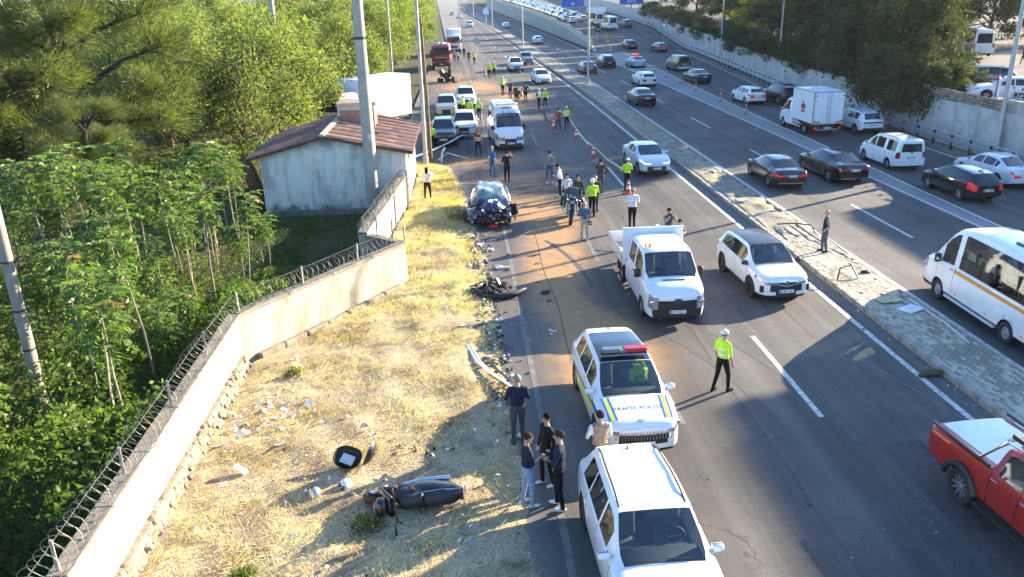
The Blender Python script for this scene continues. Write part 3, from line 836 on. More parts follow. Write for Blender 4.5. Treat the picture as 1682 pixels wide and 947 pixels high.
for s, xe, ze in ((1, HX1 + .42, EAV - .09), (-1, HX0 - .6, EAV - .2)):
    dx, dz = xe - AX, ze - (APX - .02); SL = math.hypot(dx, dz); nr, ncol = 9, 16
    for i in range(nr):
        for j in range(ncol):
            if s < 0 and j > 12: continue
            if R.rand() < .01: continue
            t0 = (i + .98) / nr; y = -.36 + (HD + .72) * (j + .5) / ncol
            o = link('tile', tms[R.randint(3)], rfo, (AX + dx * t0, y + R.normal(0, .012), APX - .015 + dz * t0 + R.normal(0, .006)))
            # tile axis runs up the slope
            o.rotation_euler = (0, -math.atan2(dz, abs(dx)) * (1 if s < 0 else -1) * (-1 if s < 0 else -1) if False else 0, 0)
            u = Vector((-dx, 0, -dz)).normalized(); w = Vector((0, 1 if s < 0 else -1, 0)); nn = u.cross(w)
            if nn.z < 0: w = -w; nn = -nn
            M = Matrix((u * (SL / nr * 1.12), w * ((HD + .72) / ncol * 1.0), nn * .42)).transposed().to_4x4()
            M.translation = o.location; o.matrix_local = M
# pale battens of mortar running down the slope every third course, as on the old roof
for j in range(0, 9):
    y = -.34 + j * 1.06
    b = MB(); A, B_ = Vector((AX + .03, y, APX + .09)), Vector((HX1 + .4, y, EAV + .02))
    b.tube([A, (A + B_) / 2 + Vector((0, 0, .015)), B_], .05, 6); b.build('mortar_rib', M_TLIP, rfo)
b = MB()
for k in range(16): b.bevbox((AX, -.2 + k * .52, APX + .07), (.3, .53, .14), .05)
b.build('ridge', M_TLIP, rfo)
M_CHIM = mat('chimney_brick', (.30, .17, .12), .9, vary=.4, vscale=6, bump=.4, bscale=30)
ch = MB(); ch.box((.75, 5.2, 3.95), (1.8, 1.5, 1.3)); cho = ch.build('chimney', M_CHIM, hut)
b = MB(); b.box((.75, 5.2, 4.42), (1.83, 1.53, .22)); b.build('band', mat('pale_band', (.48, .47, .46), .8, vary=.2), cho)
b = MB(); b.box((.75, 5.2, 4.61), (2.1, 1.8, .14), taper=(.97, .97)); b.box((.75, 5.2, 4.75), (1.95, 1.6, .12), taper=(.35, .3)); b.build('cap', mat('tan_cap', (.50, .36, .25), .85, vary=.3), cho)
b = MB(); b.box((HX1 + .12, 4.2, 2.55), (.1, 8, .06)); b.box((0, -.03, .02), (7, .08, .3)); b.build('gutter', M_COPE, hut)

# --- poles
M_POLE = mat('pole_concrete', (.40, .36, .31), .85, vary=.2, vscale=2, bump=.2, bscale=25)
M_LAMP = mat('lamp_pole_metal', (.42, .42, .41), .5, metal=.35, vary=.15)
M_WOOD = mat('weathered_wood', (.16, .11, .07), .9, vary=.4, vscale=5)
t = thing('utility_pole', 'tall thick concrete utility pole in front of the hut', 'utility pole', (-4.42, 38.45, 0))
b = MB(); b.lathe([(.33, -.2), (.30, 3), (.24, 9), (.20, 14)], n=14); b.build('shaft', M_POLE, t, 50)
b = MB(); b.lathe([(.268, 8.1), (.27, 8.22)], n=14); b.box((0, 0, 8.16), (.75, .06, .06)); b.build('clamp', M_DKST, t)
b = MB(); b.box((0, 0, 10.2), (.6, .08, .08)); b.lathe([(.245, 10.14), (.245, 10.24)], n=14); b.build('bracket', M_DKST, t)
b = MB(); b.box((.1, -.29, 3.75), (.18, .02, .22)); b.build('number_tag', mat('pale_tag', (.6, .6, .58), .6), t)
t = thing('utility_pole', 'plain grey pole rising out of the sapling thicket by the razor wire', 'utility pole', (-10.6, 18.5, 0))
b = MB(); b.lathe([(.145, -.3), (.135, 3), (.115, 9), (.10, 12)], n=12); b.build('shaft', mat('pole_grey', (.30, .25, .22), .8, vary=.2), t, 50)
b = MB()
for z in (2.2, 3.2, 4.4): b.lathe([(.142, z), (.142, z + .05)], n=12)
b.build('step_band', M_DKST, t)
for (x, y, h, r, lb) in ((-15.3, 72, 15, .27, 'concrete pole standing up behind the green trees'), ):
    t = thing('utility_pole', lb, 'utility pole', (x, y, 0))
    b = MB(); b.lathe([(r * 1.2, -.3), (r, 5), (r * .7, h)], n=12); b.build('shaft', M_POLE, t, 50)
    b = MB(); b.box((0, 0, h - 3), (1.6, .1, .1)); b.build('crossarm', M_DKST, t)
t = thing('utility_pole', 'slim brown wooden pole beside the grey lamp post at the end of the dry grass', 'utility pole', (-2.05, 50.4, 0))
b = MB(); b.tube([(0, 0, -.2), (-.05, 0, 4), (-.16, 0, 8.6)], [.13, .11, .085], 9); b.build('shaft', M_WOOD, t, 50)
b = MB(); b.tube([(-.05, 0, 8.2), (-.05, -.2, 8.3)], .03, 6); b.build('insulator', M_DKST, t)
def lamp_post(x, y, h, label, z=0., arms=(1,), r=.1, group='street lamps'):
    t = thing('street_lamp', label, 'street lamp', (x, y, z), 0, group)
    b = MB(); b.lathe([(r * 1.05, 0), (r * .8, h * .5), (r * .5, h)], n=10); b.build('shaft', M_LAMP, t, 50)
    b = MB(); b.box((0, 0, .03), (.42, .42, .06)); b.lathe([(r * 1.5, 0.06), (r * 1.4, .5), (r * 1.1, .55)], n=10); b.build('base', M_LAMP, t)
    for s in arms:
        b = MB(); b.tube([(0, 0, h - .1), (s * .5, 0, h + .25), (s * 1.6, 0, h + .35)], .04, 6); a = b.build('arm', M_LAMP, t)
        b = MB(); b.bevbox((s * 1.85, 0, h + .34), (.62, .26, .12), .04); b.build('lamp_head', M_LAMP, a)
lamp_post(-2.35, 49.8, 12, 'pale grey lamp post at the verge beside the slim brown wooden pole', arms=(1,), r=.13)
lamp_post(14.0, 91.0, 12, 'lamp post on the median beside the dark car in the shade', .1, (1, -1), r=.15)
lamp_post(11.9, 158, 12, 'median lamp post just before the white hatchback driving away', .1, (1, -1), r=.14)
lamp_post(9.4, 236, 12, 'thin median lamp post by the small white road sign', .1, (1, -1), r=.13)
lamp_post(6.0, 330, 12, 'thin distant median lamp post second before the bend', .1, (1, -1), r=.13)
lamp_post(3.2, 430, 12, 'farthest thin median lamp post at the bend', .1, (1, -1), r=.13)
lamp_post(30.95, 45.3, 13, 'grey lamp post standing at the end of the brown stone parapet', .0, (-1,), r=.15)
lamp_post(-7.4, 92, 12, 'slim lamp post poking out of the green trees', .0, (1,), r=.11)
lamp_post(35.2, 112, 11, 'dark slim lamp post against the pale panelled wall', .0, (-1,), r=.11)
lamp_post(33.3, 86, 11, 'slim lamp post half swallowed by the trees over the pale wall', .0, (-1,), r=.11)

# --- overhead signs
M_BLUE = mat('sign_blue', (.015, .10, .42), .45)
M_GREEN = mat('sign_green', (.01, .24, .14), .45)
M_WHITE = mat('sign_white', (.75, .76, .76), .5)
M_SIGNBACK = mat('sign_grey', (.4, .41, .42), .5)
def text(name, s, size, loc, rot, m, parent, extrude=.004, align='CENTER'):
    c = bpy.data.curves.new(name, 'FONT'); c.body = s; c.size = size; c.extrude = extrude; c.align_x = align; c.align_y = 'CENTER'
    c.materials.append(m)
    t_ = bpy.data.objects.new('tmp', c); COL.objects.link(t_); bpy.context.view_layer.update()
    me = bpy.data.meshes.new_from_object(t_.evaluated_get(bpy.context.evaluated_depsgraph_get()))
    bpy.data.objects.remove(t_); bpy.data.curves.remove(c)
    o = link(name, me, parent); o.location = loc; o.rotation_euler = rot
    return o
def direction_sign(x, y, z0, w, h, gh, lines, label, arrow):
    t = thing('direction_sign', label, 'road sign', (x, y, z0), 0)
    b = MB(); b.bevbox((0, 0, h / 2), (w, .1, h), .03); b.build('panel', M_BLUE, t)
    b = MB(); b.box((0, -.058, h / 2), (w - .1, .008, h - .1)); b.build('border', M_WHITE, t)
    b = MB(); b.box((0, -.066, h / 2), (w - .2, .01, h - .2)); b.build('face', M_BLUE, t)
    b = MB(); b.box((0, -.076, h - gh / 2 - .2), (w * .72, .01, gh)); b.build('inset', M_GREEN, t)
    for s, sz, px, pz in lines: text('lettering', s, sz, (px, -.084, pz), (PI / 2, 0, 0), M_WHITE, t)
    if arrow:
        b = MB(); b.box((0, -.08, .75), (.16, .012, .8)); b.box((0, -.08, .8), (.8, .012, .16)); b.build('arrow', M_WHITE, t)
    b = MB()
    for s in (-1, 1): b.box((s * w * .3, .25, h * .5), (.14, .14, h + .8))
    b.build('bracket', M_SIGNBACK, t)
sx1 = thing('sign_gantry', 'pale steel gantry beam spanning the service road between the signs', 'gantry', (0, 0, 0))
b = MB(); b.box((35, 190.6, 8.95), (22, .5, .5)); b.build('beam', M_BARR, sx1)
for x in (24.6, 45.5):
    b = MB(); b.box((x, 190.6, 4.4), (.5, .5, 8.8)); b.build('column', M_BARR, sx1)
direction_sign(25.6, 190, 5.9, 5.2, 4.6, 2.5, [('Menderes', .62, 0, 3.6), ('Buca', .62, 0, 2.6)], 'blue road sign with a green inset and a white cross arrow over the queue', True)
direction_sign(38.2, 187, 6.3, 5.4, 4.2, 2.3, [('Aydın', .7, -1.0, 2.7), ('Ankara', .72, 0, .7)], 'blue road sign with a green inset lettered Aydın and Ankara', False)
b = MB(); b.box((38.2, 187.6, 5.2), (.3, .3, 8)); b.build('column', M_BARR, sx1)
t = thing('road_sign', 'small white rectangular road sign on a thin mast on the median', 'road sign', (8.2, 250, .1))
b = MB(); b.tube([(0, 0, 0), (0, 0, 3.2)], .09, 6); b.build('mast', M_LAMP, t)
b = MB(); b.box((0, -.1, 3.9), (1.7, .05, 1.3)); b.add([(-.85, -.1, 4.55), (.85, -.1, 4.55), (0, -.1, 5.3)], [(0, 1, 2)]); b.build('plate', M_WHITE, t)
t = thing('road_sign', 'round grey-backed road sign on the verge by the firefighters', 'road sign', (2.7, 127, 0))
b = MB(); b.tube([(0, 0, 0), (0, 0, 3.1)], .05, 6); b.build('mast', M_LAMP, t)
b = MB(); b.lathe([(.5, -.02), (.5, .02)], (0, 0, 2.9), 'Y', 18); b.build('plate', M_SIGNBACK, t)
t = thing('road_sign', 'round white sign with a red rim against the pale wall', 'road sign', (36.6, 150, .4))
b = MB(); b.tube([(0, 0, 0), (0, 0, 2.6)], .05, 6); b.build('mast', M_LAMP, t)
b = MB(); b.lathe([(.5, -.02), (.5, .02)], (0, 0, 3.0), 'Y', 18); b.build('rim', mat('sign_red', (.5, .02, .02), .5), t)
b = MB(); b.lathe([(.36, -.035), (.36, .0)], (0, 0, 3.0), 'Y', 18); b.build('plate', M_WHITE, t)
# orange and white hoarding by the nose of the island
t = thing('road_works_board', 'white board over an orange board beside the minibuses at the ramp nose', 'sign board', (30.2, 186, 2.0))
b = MB(); b.box((0, 0, 3.4), (4.2, .1, 1.1)); b.build('upper_board', M_WHITE, t)
b = MB(); b.box((0, 0, 2.2), (3.4, .1, 1.2)); b.build('lower_board', mat('orange_board', (.62, .10, .03), .6), t)
b = MB()
for s in (-1, 1): b.box((s * 1.3, .12, 1.5), (.12, .12, 4.0))
b.build('leg', M_SIGNBACK, t)

# --- unseen blocks added beyond the frame's edge to cast shade on the road
M_FAC = mat('facade_render', (.46, .42, .37), .85, vary=.15, vscale=.3)
M_WIN = mat('window_glass', (.02, .025, .03), .08, spec=.7)
M_TRIM = mat('facade_trim', (.6, .58, .54), .8)
def building(name, label, x0, x1, y0, y1, z0, h, floors, bays_y, bays_x):
    t = thing(name, label, 'building', ((x0 + x1) / 2, (y0 + y1) / 2, z0))
    W, D = x1 - x0, y1 - y0
    b = MB(); b.box((0, 0, h / 2), (W, D, h)); b.build('wall', M_FAC, t)
    b = MB(); b.box((0, 0, h + .2), (W + .5, D + .5, .4)); b.box((0, 0, h + .55), (W * .95, D * .95, .3)); b.build('roof', M_TRIM, t)
    fh = h / floors
    wb_ = MB(); wb_.box((0, 0, 0), (.12, 1.5, 1.5)); wm = wb_.mesh('window', M_WIN)
    fb = MB()
    for s in (-1, 1): fb.box((0, s * .8, 0), (.18, .1, 1.7)); fb.box((0, 0, s * .8), (.18, 1.7, .1))
    fm = fb.mesh('frame', M_TRIM)
    for f in range(floors):
        for j in range(bays_y):
            o = link('window', wm, t, (-W / 2, -D / 2 + D * (j + .5) / bays_y, fh * (f + .55))); link('frame', fm, o)
        for j in range(bays_x):
            o = link('window', wm, t, (-W / 2 + W * (j + .5) / bays_x, -D / 2, fh * (f + .55)), PI / 2); link('frame', fm, o)
    b = MB(); b.box((-W / 2 - .4, 0, fh * 1.02), (.9, D * .6, .15)); b.build('balcony', M_TRIM, t)
building('shade_block', 'tall tan block added out of view to shade the near road', 60, 76, 6, 48.1, 2.6, 15.65, 5, 12, 4)
building('shade_block', 'lower tan block added out of view to shade the lanes beyond the median', 62, 76, 49.4, 60.5, 2.6, 12.4, 4, 4, 4)
# ================================================================== VEHICLES
def paint(name, col, metal=0., rough=.32, vary=.05):
    return mat('paint_' + name, col, rough, metal=metal, coat=.8, vary=max(vary, .10), vscale=1.6)
PW = paint('white', (.78, .78, .77)); PW2 = paint('chalk_white', (.68, .69, .70)); PBK = paint('black', (.010, .010, .012), .2, .22)
PGR = paint('grey', (.16, .17, .18), .5); PSI = paint('silver', (.42, .43, .44), .6); PRED = paint('red', (.40, .022, .020), .25, .28)
PBL = paint('blue', (.016, .028, .14), .3, .3); PIC = paint('ice_blue', (.55, .62, .70), .2); PFIRE = paint('fire_red', (.42, .02, .025)); PBRZ = paint('bronze', (.20, .17, .14), .5)
PPB = paint('police_blue', (.34, .42, .58), .2); PDB = paint('dark_blue', (.03, .04, .07), .4); PBEI = paint('beige', (.42, .38, .31), .3)
M_GL = glass_mat('car_glass', (.58, .66, .66), .10)
M_GLD = mat('dark_car_glass', (.012, .016, .019), .04, spec=.9)
M_TYRE = mat('tyre_rubber', (.022, .021, .020), .85, vary=.3, vscale=8)
M_RIM = mat('alloy', (.45, .45, .46), .3, metal=.85)
M_RIMD = mat('dark_alloy', (.05, .05, .055), .35, metal=.7)
M_BLK = mat('black_plastic', (.018, .018, .019), .55)
M_CHR = mat('chrome', (.75, .75, .76), .12, metal=1.)
M_LENS = mat('lamp_lens', (.24, .26, .28), .10, spec=.9, coat=1., vary=.6, vscale=14)
M_RLENS = mat('red_lens', (.30, .012, .010), .15, spec=.8, coat=.6)
M_BRAKE = mat('lit_brake_lens', (.4, .015, .015), .2, emit=(1., .02, .015), estr=.07)
M_PLATE = mat('number_plate', (.72, .73, .74), .5)
M_INK = mat('black_ink', (.01, .01, .01), .6)
M_SEAT = mat('seat_fabric', (.11, .11, .115), .8)
M_DASH = mat('dashboard_plastic', (.075, .078, .082), .7)
M_ORA = mat('amber_lens', (.75, .22, .02), .3, emit=(1, .3, .02), estr=.08)

def make_grid(S):
    """S: dict spec -> stations ys, ring array [i,j]=(x,z) for the right half, plus helper tables"""
    L = S['L']; y0, y1 = -L / 2, L / 2
    key = {y0, y1}
    for k in ('top', 'belt', 'plan', 'roofw'): key |= {p[0] for p in S[k]}
    for a in S['axles']:
        Rw = S['arch']
        for k in range(9): key.add(a + Rw * math.cos(PI * k / 8))
        key.add(a - Rw - .012); key.add(a + Rw + .012)
    for g in S['glass']: key |= {g[0], g[1]}
    for g in S.get('seams', []): key |= {g - .009, g + .009}
    for k in ('ws', 'rw'): 
        if S.get(k): key |= set(S[k])
    for g in S.get('cuts', []): key.add(g)
    ys = sorted(key)
    out = [ys[0]]
    for y in ys[1:]:
        if y - out[-1] > .004: out.append(y)
        elif y == y1: out[-1] = y1
    ys = out
    full = [ys[0]]
    for y in ys[1:]:
        n = int((y - full[-1]) / .28)
        a = full[-1]
        for k in range(1, n + 1): full.append(a + (y - a) * k / (n + 1))
        full.append(y)
    ys = full
    NJ = 13
    G = np.zeros((len(ys), NJ, 2))
    sill = S['sill']
    for i, y in enumerate(ys):
        w = interp(S['plan'], y) * S['W'] / 2
        zb = interp(S['under'], y) if 'under' in S else sill
        for a in S['axles']:
            d = abs(y - a)
            if d < S['arch'] - 1e-4: zb = max(zb, S['wr'] + math.sqrt(max(0, S['arch'] ** 2 - d * d)))
        zt, zbelt = interp(S['top'], y), interp(S['belt'], y)
        zt = max(zt, zbelt + .012)
        wr = interp(S['roofw'], y) * S['W'] / 2
        t = min(1, max(0, (zt - zbelt - .06) / .26)); t = t * t * (3 - 2 * t)
        def zz(f, k): return max(sill + (zbelt - sill) * f, zb + .012 * k)
        zs = [zb, zz(.12, 1), zz(.36, 2), zz(.62, 3), zz(.84, 4), max(zbelt, zb + .07)]
        xs = [w * S.get('tuck', .95), w * .985, w * 1.0, w * (1 + S.get('crease', -.004)), w * .985, w * .955]
        c = zt - zbelt
        hood = [(w * .925, zbelt + c * .32), (w * .88, zbelt + c * .52), (w * .82, zbelt + c * .68), (w * .72, zbelt + c * .8), (w * .5, zbelt + c * .93), (w * .25, zbelt + c * .99), (0, zt)]
        rr = S.get('rr', .07)
        gh = [(w * .925, zbelt + .02), (wr + (w * .925 - wr) * .22, zt - rr - .05), (wr * 1.0, zt - rr), (wr * .955, zt - rr * .42), (wr * .82, zt - rr * .14), (wr * .42, zt - .005), (0, zt)]
        for j in range(6): G[i, j] = xs[j], zs[j]
        for j in range(7): G[i, 6 + j] = hood[j][0] * (1 - t) + gh[j][0] * t, hood[j][1] * (1 - t) + gh[j][1] * t
    return np.array(ys), G

def between(v, r): return r and r[0] - 1e-6 <= v <= r[1] + 1e-6

def car_shell(S):
    """returns dict part -> MB, in vehicle coordinates: +Y is the nose"""
    ys, G = make_grid(S)
    P = {}
    def mb(k): return P.setdefault(k, MB())
    n = len(ys)
    dist = S.get('warp')
    def pt(i, j, s):
        v = (s * G[i, j, 0], ys[i], G[i, j, 1])
        return dist(v) if dist else v
    for i in range(n - 1):
        ym = (ys[i] + ys[i + 1]) / 2
        seam = any(abs(ym - g) < .006 for g in S.get('seams', []))
        for j in range(12):
            for s in (1, -1):
                part = 'body'
                side = 'l' if s < 0 else 'r'
                if j == 0 and S.get('clad'): part = 'cladding'
                if j in (0, 1) and S.get('clad') == 2: part = 'cladding'
                if 1 <= j <= 4 or (j == 0 and not S.get('clad')):
                    for k, (a, c) in enumerate(S.get('doors', [])):
                        if a < ym < c and part == 'body': part = 'door%d%s' % (k, side)
                if seam and j <= 4: part = 'seam'
                if j in S.get('hl_rows', (3, 4)) and ym > S['L'] / 2 - S.get('hl', .45): part = 'headlight' + side
                if j in S.get('tl_rows', (3, 4)) and ym < -S['L'] / 2 + S.get('tl', .3): part = 'tail_light' + side
                if j == 6:
                    for k, (a, c) in enumerate(S['glass']):
                        if a <= ym <= c: part = 'side_window%d%s' % (k, side)
                if j == 6 and S.get('pillar_black') and S['glass'][0][0] < ym < S['glass'][-1][1] and part == 'body': part = 'pillar'
                if S.get('ws') and between(ym, S['ws']) and j >= 9: part = 'windshield'
                if S.get('rw') and between(ym, S['rw']) and j >= 9: part = 'rear_window'
                if S.get('roofpart') and j >= 9 and between(ym, S['roofpart']): part = S.get('roofname', 'roof')
                q = [pt(i, j, s), pt(i + 1, j, s), pt(i + 1, j + 1, s), pt(i, j + 1, s)]
                if part == 'seam': q = [(x * .988, y, z) for x, y, z in q]
                b = mb(part); k = len(b.v); b.v += q
                b.f.append((k, k + 1, k + 2, k + 3) if s > 0 else (k + 3, k + 2, k + 1, k)); b.m.append(0)
    # ends
    U = S.get('ucols', [-1, -.78, -.5, -.22, 0, .22, .5, .78, 1])
    for e, i in ((1, n - 1), (-1, 0)):
        bulge = S.get('fbulge' if e > 0 else 'rbulge', .06)
        cat = S.get('front' if e > 0 else 'rear', lambda j, u: 'body')
        def ep(j, u):
            x, z = G[i, j]
            v = (x * u, ys[i] + e * bulge * (1 - abs(u) ** 2.2) * (1 - .25 * abs(j - 3) / 6), z)
            return dist(v) if dist else v
        for j in range(12):
            for c in range(len(U) - 1):
                part = cat(j, (U[c] + U[c + 1]) / 2) or 'body'
                if part in ('headlight', 'tail_light'): part += 'l' if U[c] + U[c + 1] < 0 else 'r'
                q = [ep(j, U[c]), ep(j, U[c + 1]), ep(j + 1, U[c + 1]), ep(j + 1, U[c])]
                b = mb(part); k = len(b.v); b.v += q
                b.f.append((k, k + 1, k + 2, k + 3) if e < 0 else (k + 3, k + 2, k + 1, k)); b.m.append(0)
    S['_ys'], S['_G'] = ys, G
    return P

def side_x(S, y, z):
    """half width of the shell at height z"""
    ys, G = S['_ys'], S['_G']
    i = min(max(np.searchsorted(ys, y) - 1, 0), len(ys) - 2); t = (y - ys[i]) / (ys[i + 1] - ys[i])
    g = G[i] * (1 - t) + G[i + 1] * t
    return float(np.interp(z, g[:, 1], g[:, 0]))
def top_z(S, y, x):
    ys, G = S['_ys'], S['_G']
    i = min(max(np.searchsorted(ys, y) - 1, 0), len(ys) - 2); t = (y - ys[i]) / (ys[i + 1] - ys[i])
    g = (G[i] * (1 - t) + G[i + 1] * t)[5:][::-1]
    return float(np.interp(abs(x), g[:, 0], g[:, 1]))

WHEELS = {}
def wheel_meshes(r, w, style):
    k = (round(r, 3), round(w, 3), style)
    if k in WHEELS: return WHEELS[k]
    b = MB()
    ri = r * .66
    b.lathe([(ri, -w / 2 + .02), (r * .93, -w / 2), (r, -w / 2 + .03), (r, w / 2 - .03), (r * .93, w / 2), (ri, w / 2 - .015), (ri, w / 2 - .05)], axis='X', n=22)
    ty = b.mesh('wheel', M_TYRE, 40)
    b = MB()
    b.lathe([(ri * 1.01, -.02), (ri * 1.02, w / 2 - .02), (ri * .93, w / 2 - .015), (ri * .90, w / 2 - .07), (.02, w / 2 - .085)], axis='X', n=22, mi=1)
    ns = {'steel': 0, 'five': 5, 'multi': 10, 'dark': 5, 'cap': 8}[style]
    for s in range(ns):
        q = 2 * PI * s / ns
        c, sn = math.cos(q), math.sin(q)
        wd = ri * (.17 if ns == 5 else .09)
        x = w / 2 - .022
        vs = []
        for rr, ww in ((ri * .14, wd * 1.2), (ri * .95, wd * .85)):
            for sg in (-1, 1):
                for dx in (0, -.03): vs.append((x + dx - .012 * (rr < ri * .5), rr * c - sg * ww * sn, rr * sn + sg * ww * c))
        b.add(vs, [(0, 2, 6, 4), (1, 5, 7, 3), (0, 4, 5, 1), (2, 3, 7, 6)])
        if ns == 5 and style != 'dark':
            q2 = q + .22; vs = [(x - .004, ri * .3 * math.cos(q2), ri * .3 * math.sin(q2)), (x - .004, ri * .92 * math.cos(q2 + .08), ri * .92 * math.sin(q2 + .08)), (x - .004, ri * .92 * math.cos(q2 + .16), ri * .92 * math.sin(q2 + .16))]
            b.add(vs, [(0, 1, 2)])
    b.lathe([(ri * .22, w / 2 - .05), (ri * .2, w / 2 - .01), (.01, w / 2 - .005)], axis='X', n=12)
    if style == 'steel': b.lathe([(ri * .9, w / 2 - .05), (ri * .72, w / 2 - .03), (ri * .5, w / 2 - .045), (ri * .3, w / 2 - .02), (.01, w / 2 - .01)], axis='X', n=18)
    rm = b.mesh('rim', [M_RIMD if style == 'dark' else (mat('grey_steel_rim', (.25, .25, .26), .5, metal=.5) if style == 'steel' else M_RIM), M_BLK], 40)
    WHEELS[k] = (ty, rm)
    return ty, rm

def plate(t, y, z, e, txt=None, w=.52, parent=None, x=0):
    b = MB(); b.bevbox((x, y, z), (w, .02, .115), .008); p = b.build('number_plate', M_PLATE, parent or t)
    b = MB(); b.box((x + e * (w / 2 - .03), y + e * .012, z), (.045, .004, .1)); b.build('blue_band', M_BLUE, p)
    if txt: text('lettering', txt, .10, (x, y + e * .0125, z), (PI / 2, 0, PI if e > 0 else 0), M_INK, p, .001)
    else:
        b = MB()
        for k in range(7):
            if k in (2,): continue
            b.box((x - .17 + k * .062, y + e * .0115, z), (.03, .003, .06))
        tag(b.build('characters', M_INK, p), kind='stuff')
    return p

def make_car(S, detail=2, flat=False):
    """detail 2: see-through glass and an interior; 1: dark glass. Returns the thing (an Empty with parts)"""
    P = car_shell(S)
    t = thing(S['name'], S['label'], S['cat'])
    pm = S['paint']; L = S['L']; W = S['W']
    gm = M_GL if detail == 2 else M_GLD
    MM = {'body': pm, 'cladding': M_BLK, 'seam': M_INK, 'pillar': M_BLK, 'windshield': gm, 'rear_window': gm, 'grille': M_BLK, 'bumper': S.get('bump_m', M_BLK), S.get('roofname', 'roof'): S.get('roof_m', pm),
          'plate_recess': M_BLK, 'tailgate': pm, 'lightbar': M_BLK, 'trim': M_CHR}
    order = sorted(P, key=lambda k: 0 if k == 'body' else 1)
    for k in order:
        base = (k[:-1].rstrip('0123456789') if k[-1] in 'lr' else k) if k[:4] in ('door', 'side', 'head', 'tail') and k != 'tailgate' else k
        m = MM.get(base)
        if base == 'door': m = pm
        if base == 'side_window': m = S.get('side_m', gm)
        if base == 'headlight': m = S.get('head_m', M_LENS)
        if base == 'tail_light': m = S.get('tail_m', M_RLENS)
        nm = {'lightbar': 'light_strip'}.get(base, base)
        o = P[k].build(nm, m, t, 38, merge=.0008)
        if base == 'door' and detail >= 1:
            ks = int(k[4]); a, c = S['doors'][ks]; s = -1 if k.endswith('l') else 1
            if not S.get('nohandle'):
                y = a + .13 if S.get('hinge_front', True) else c - .13
                z = interp(S['belt'], y) - .11
                x = side_x(S, y, z)
                b = MB(); b.bevbox((s * (x + .012), y, z), (.03, .17, .03), .008); b.build('handle', S.get('handle_m', pm), o)
        if base == 'headlight' and detail == 2:
            vs = np.array(P[k].v); c0 = vs.mean(0)
            b = MB(); b.ball((c0[0] * 1.0, c0[1] + .03, c0[2]), .075, 10, 6, sc=(1, .6, .8)); b.build('bulb', M_CHR, o)
    # wheels, wells
    wy = S.get('wheel_w', .22); r = S['wr']
    ty, rm = wheel_meshes(r, wy, S.get('rim', 'five'))
    for a in S['axles']:
        for s in (1, -1):
            x = interp(S['plan'], a) * W / 2 - wy / 2 - S.get('inset', .015)
            w = link('wheel', ty, t); w.location = (s * x, a, r)
            if s < 0: w.rotation_euler = (0, 0, PI)
            link('rim', rm, w)
    b = MB(); zc = S['sill'] + .04
    ax = sorted(S['axles'])
    b.box((0, 0, zc + .1), (W * .72, L * .9, .22))
    for a in S['axles']: b.box((0, a, r + .12), (W * .80, S['arch'] * 2.05, S['arch'] + .25 - .1))
    b.build('underbody', M_BLK, t)
    if S.get('mirror', True):
        wsy = S['ws'][1] - .28 if S.get('ws') else L * .2
        my = S.get('mirror_y', wsy); mz = interp(S['belt'], my) + .09
        for s in (1, -1):
            x = side_x(S, my, mz - .02)
            b = MB(); b.bevbox((s * (x + .13), my, mz + .02), (.21, .12, .15) if not S.get('big_mirror') else (.2, .12, .3), .035); b.box((s * (x + .03), my, mz - .04), (.12, .07, .05))
            o = b.build('mirror', S.get('mirror_m', pm), t, 50)
            b = MB(); b.box((s * (x + .13), my - .062, mz + .02), (.17, .006, .11)); b.build('mirror_glass', M_CHR, o)
    if S.get('rails'):
        y0, y1 = S['rails']
        for s in (1, -1):
            pts = []
            for k in range(7):
                y = y0 + (y1 - y0) * k / 6; x = interp(S['roofw'], y) * W / 2 * .9
                pts.append((s * x, y, top_z(S, y, x) + (.045 if 0 < k < 6 else .0)))
            b = MB(); b.tube(pts, .018, 6); b.build('roof_rail', S.get('rail_m', M_BLK), t, 50)
    if S.get('fin'):
        y = S['fin']; z = interp(S['top'], y); b = MB(); b.add([(-.02, y - .08, z - .005), (.02, y - .08, z - .005), (0, y + .09, z - .005), (0, y - .09, z + .07)], [(0, 1, 3), (1, 2, 3), (2, 0, 3), (2, 1, 0)]); b.build('antenna_fin', M_BLK, t)
    for e, key in ((1, 'fplate'), (-1, 'rplate')):
        if S.get(key):
            z = S[key]; bul = S.get('fbulge' if e > 0 else 'rbulge', .06); plate(t, e * (L / 2 + bul + .012), z, e, S.get('ptext'))
    if detail == 2: interior(t, S)
    if S.get('wiper', detail == 2) and S.get('ws'):
        yb = S['ws'][1]; 
        for x0, x1 in ((-.5, .05), (.12, .62)):
            b = MB(); y = yb - .03; q = yb - .22 - .1
            b.tube([(x0 * W / 2, y, top_z(S, y, x0 * W / 2) + .015), (x1 * W / 2, y - .03, top_z(S, y - .03, x1 * W / 2) + .015)], .008, 4); b.build('wiper', M_BLK, t)
    return t

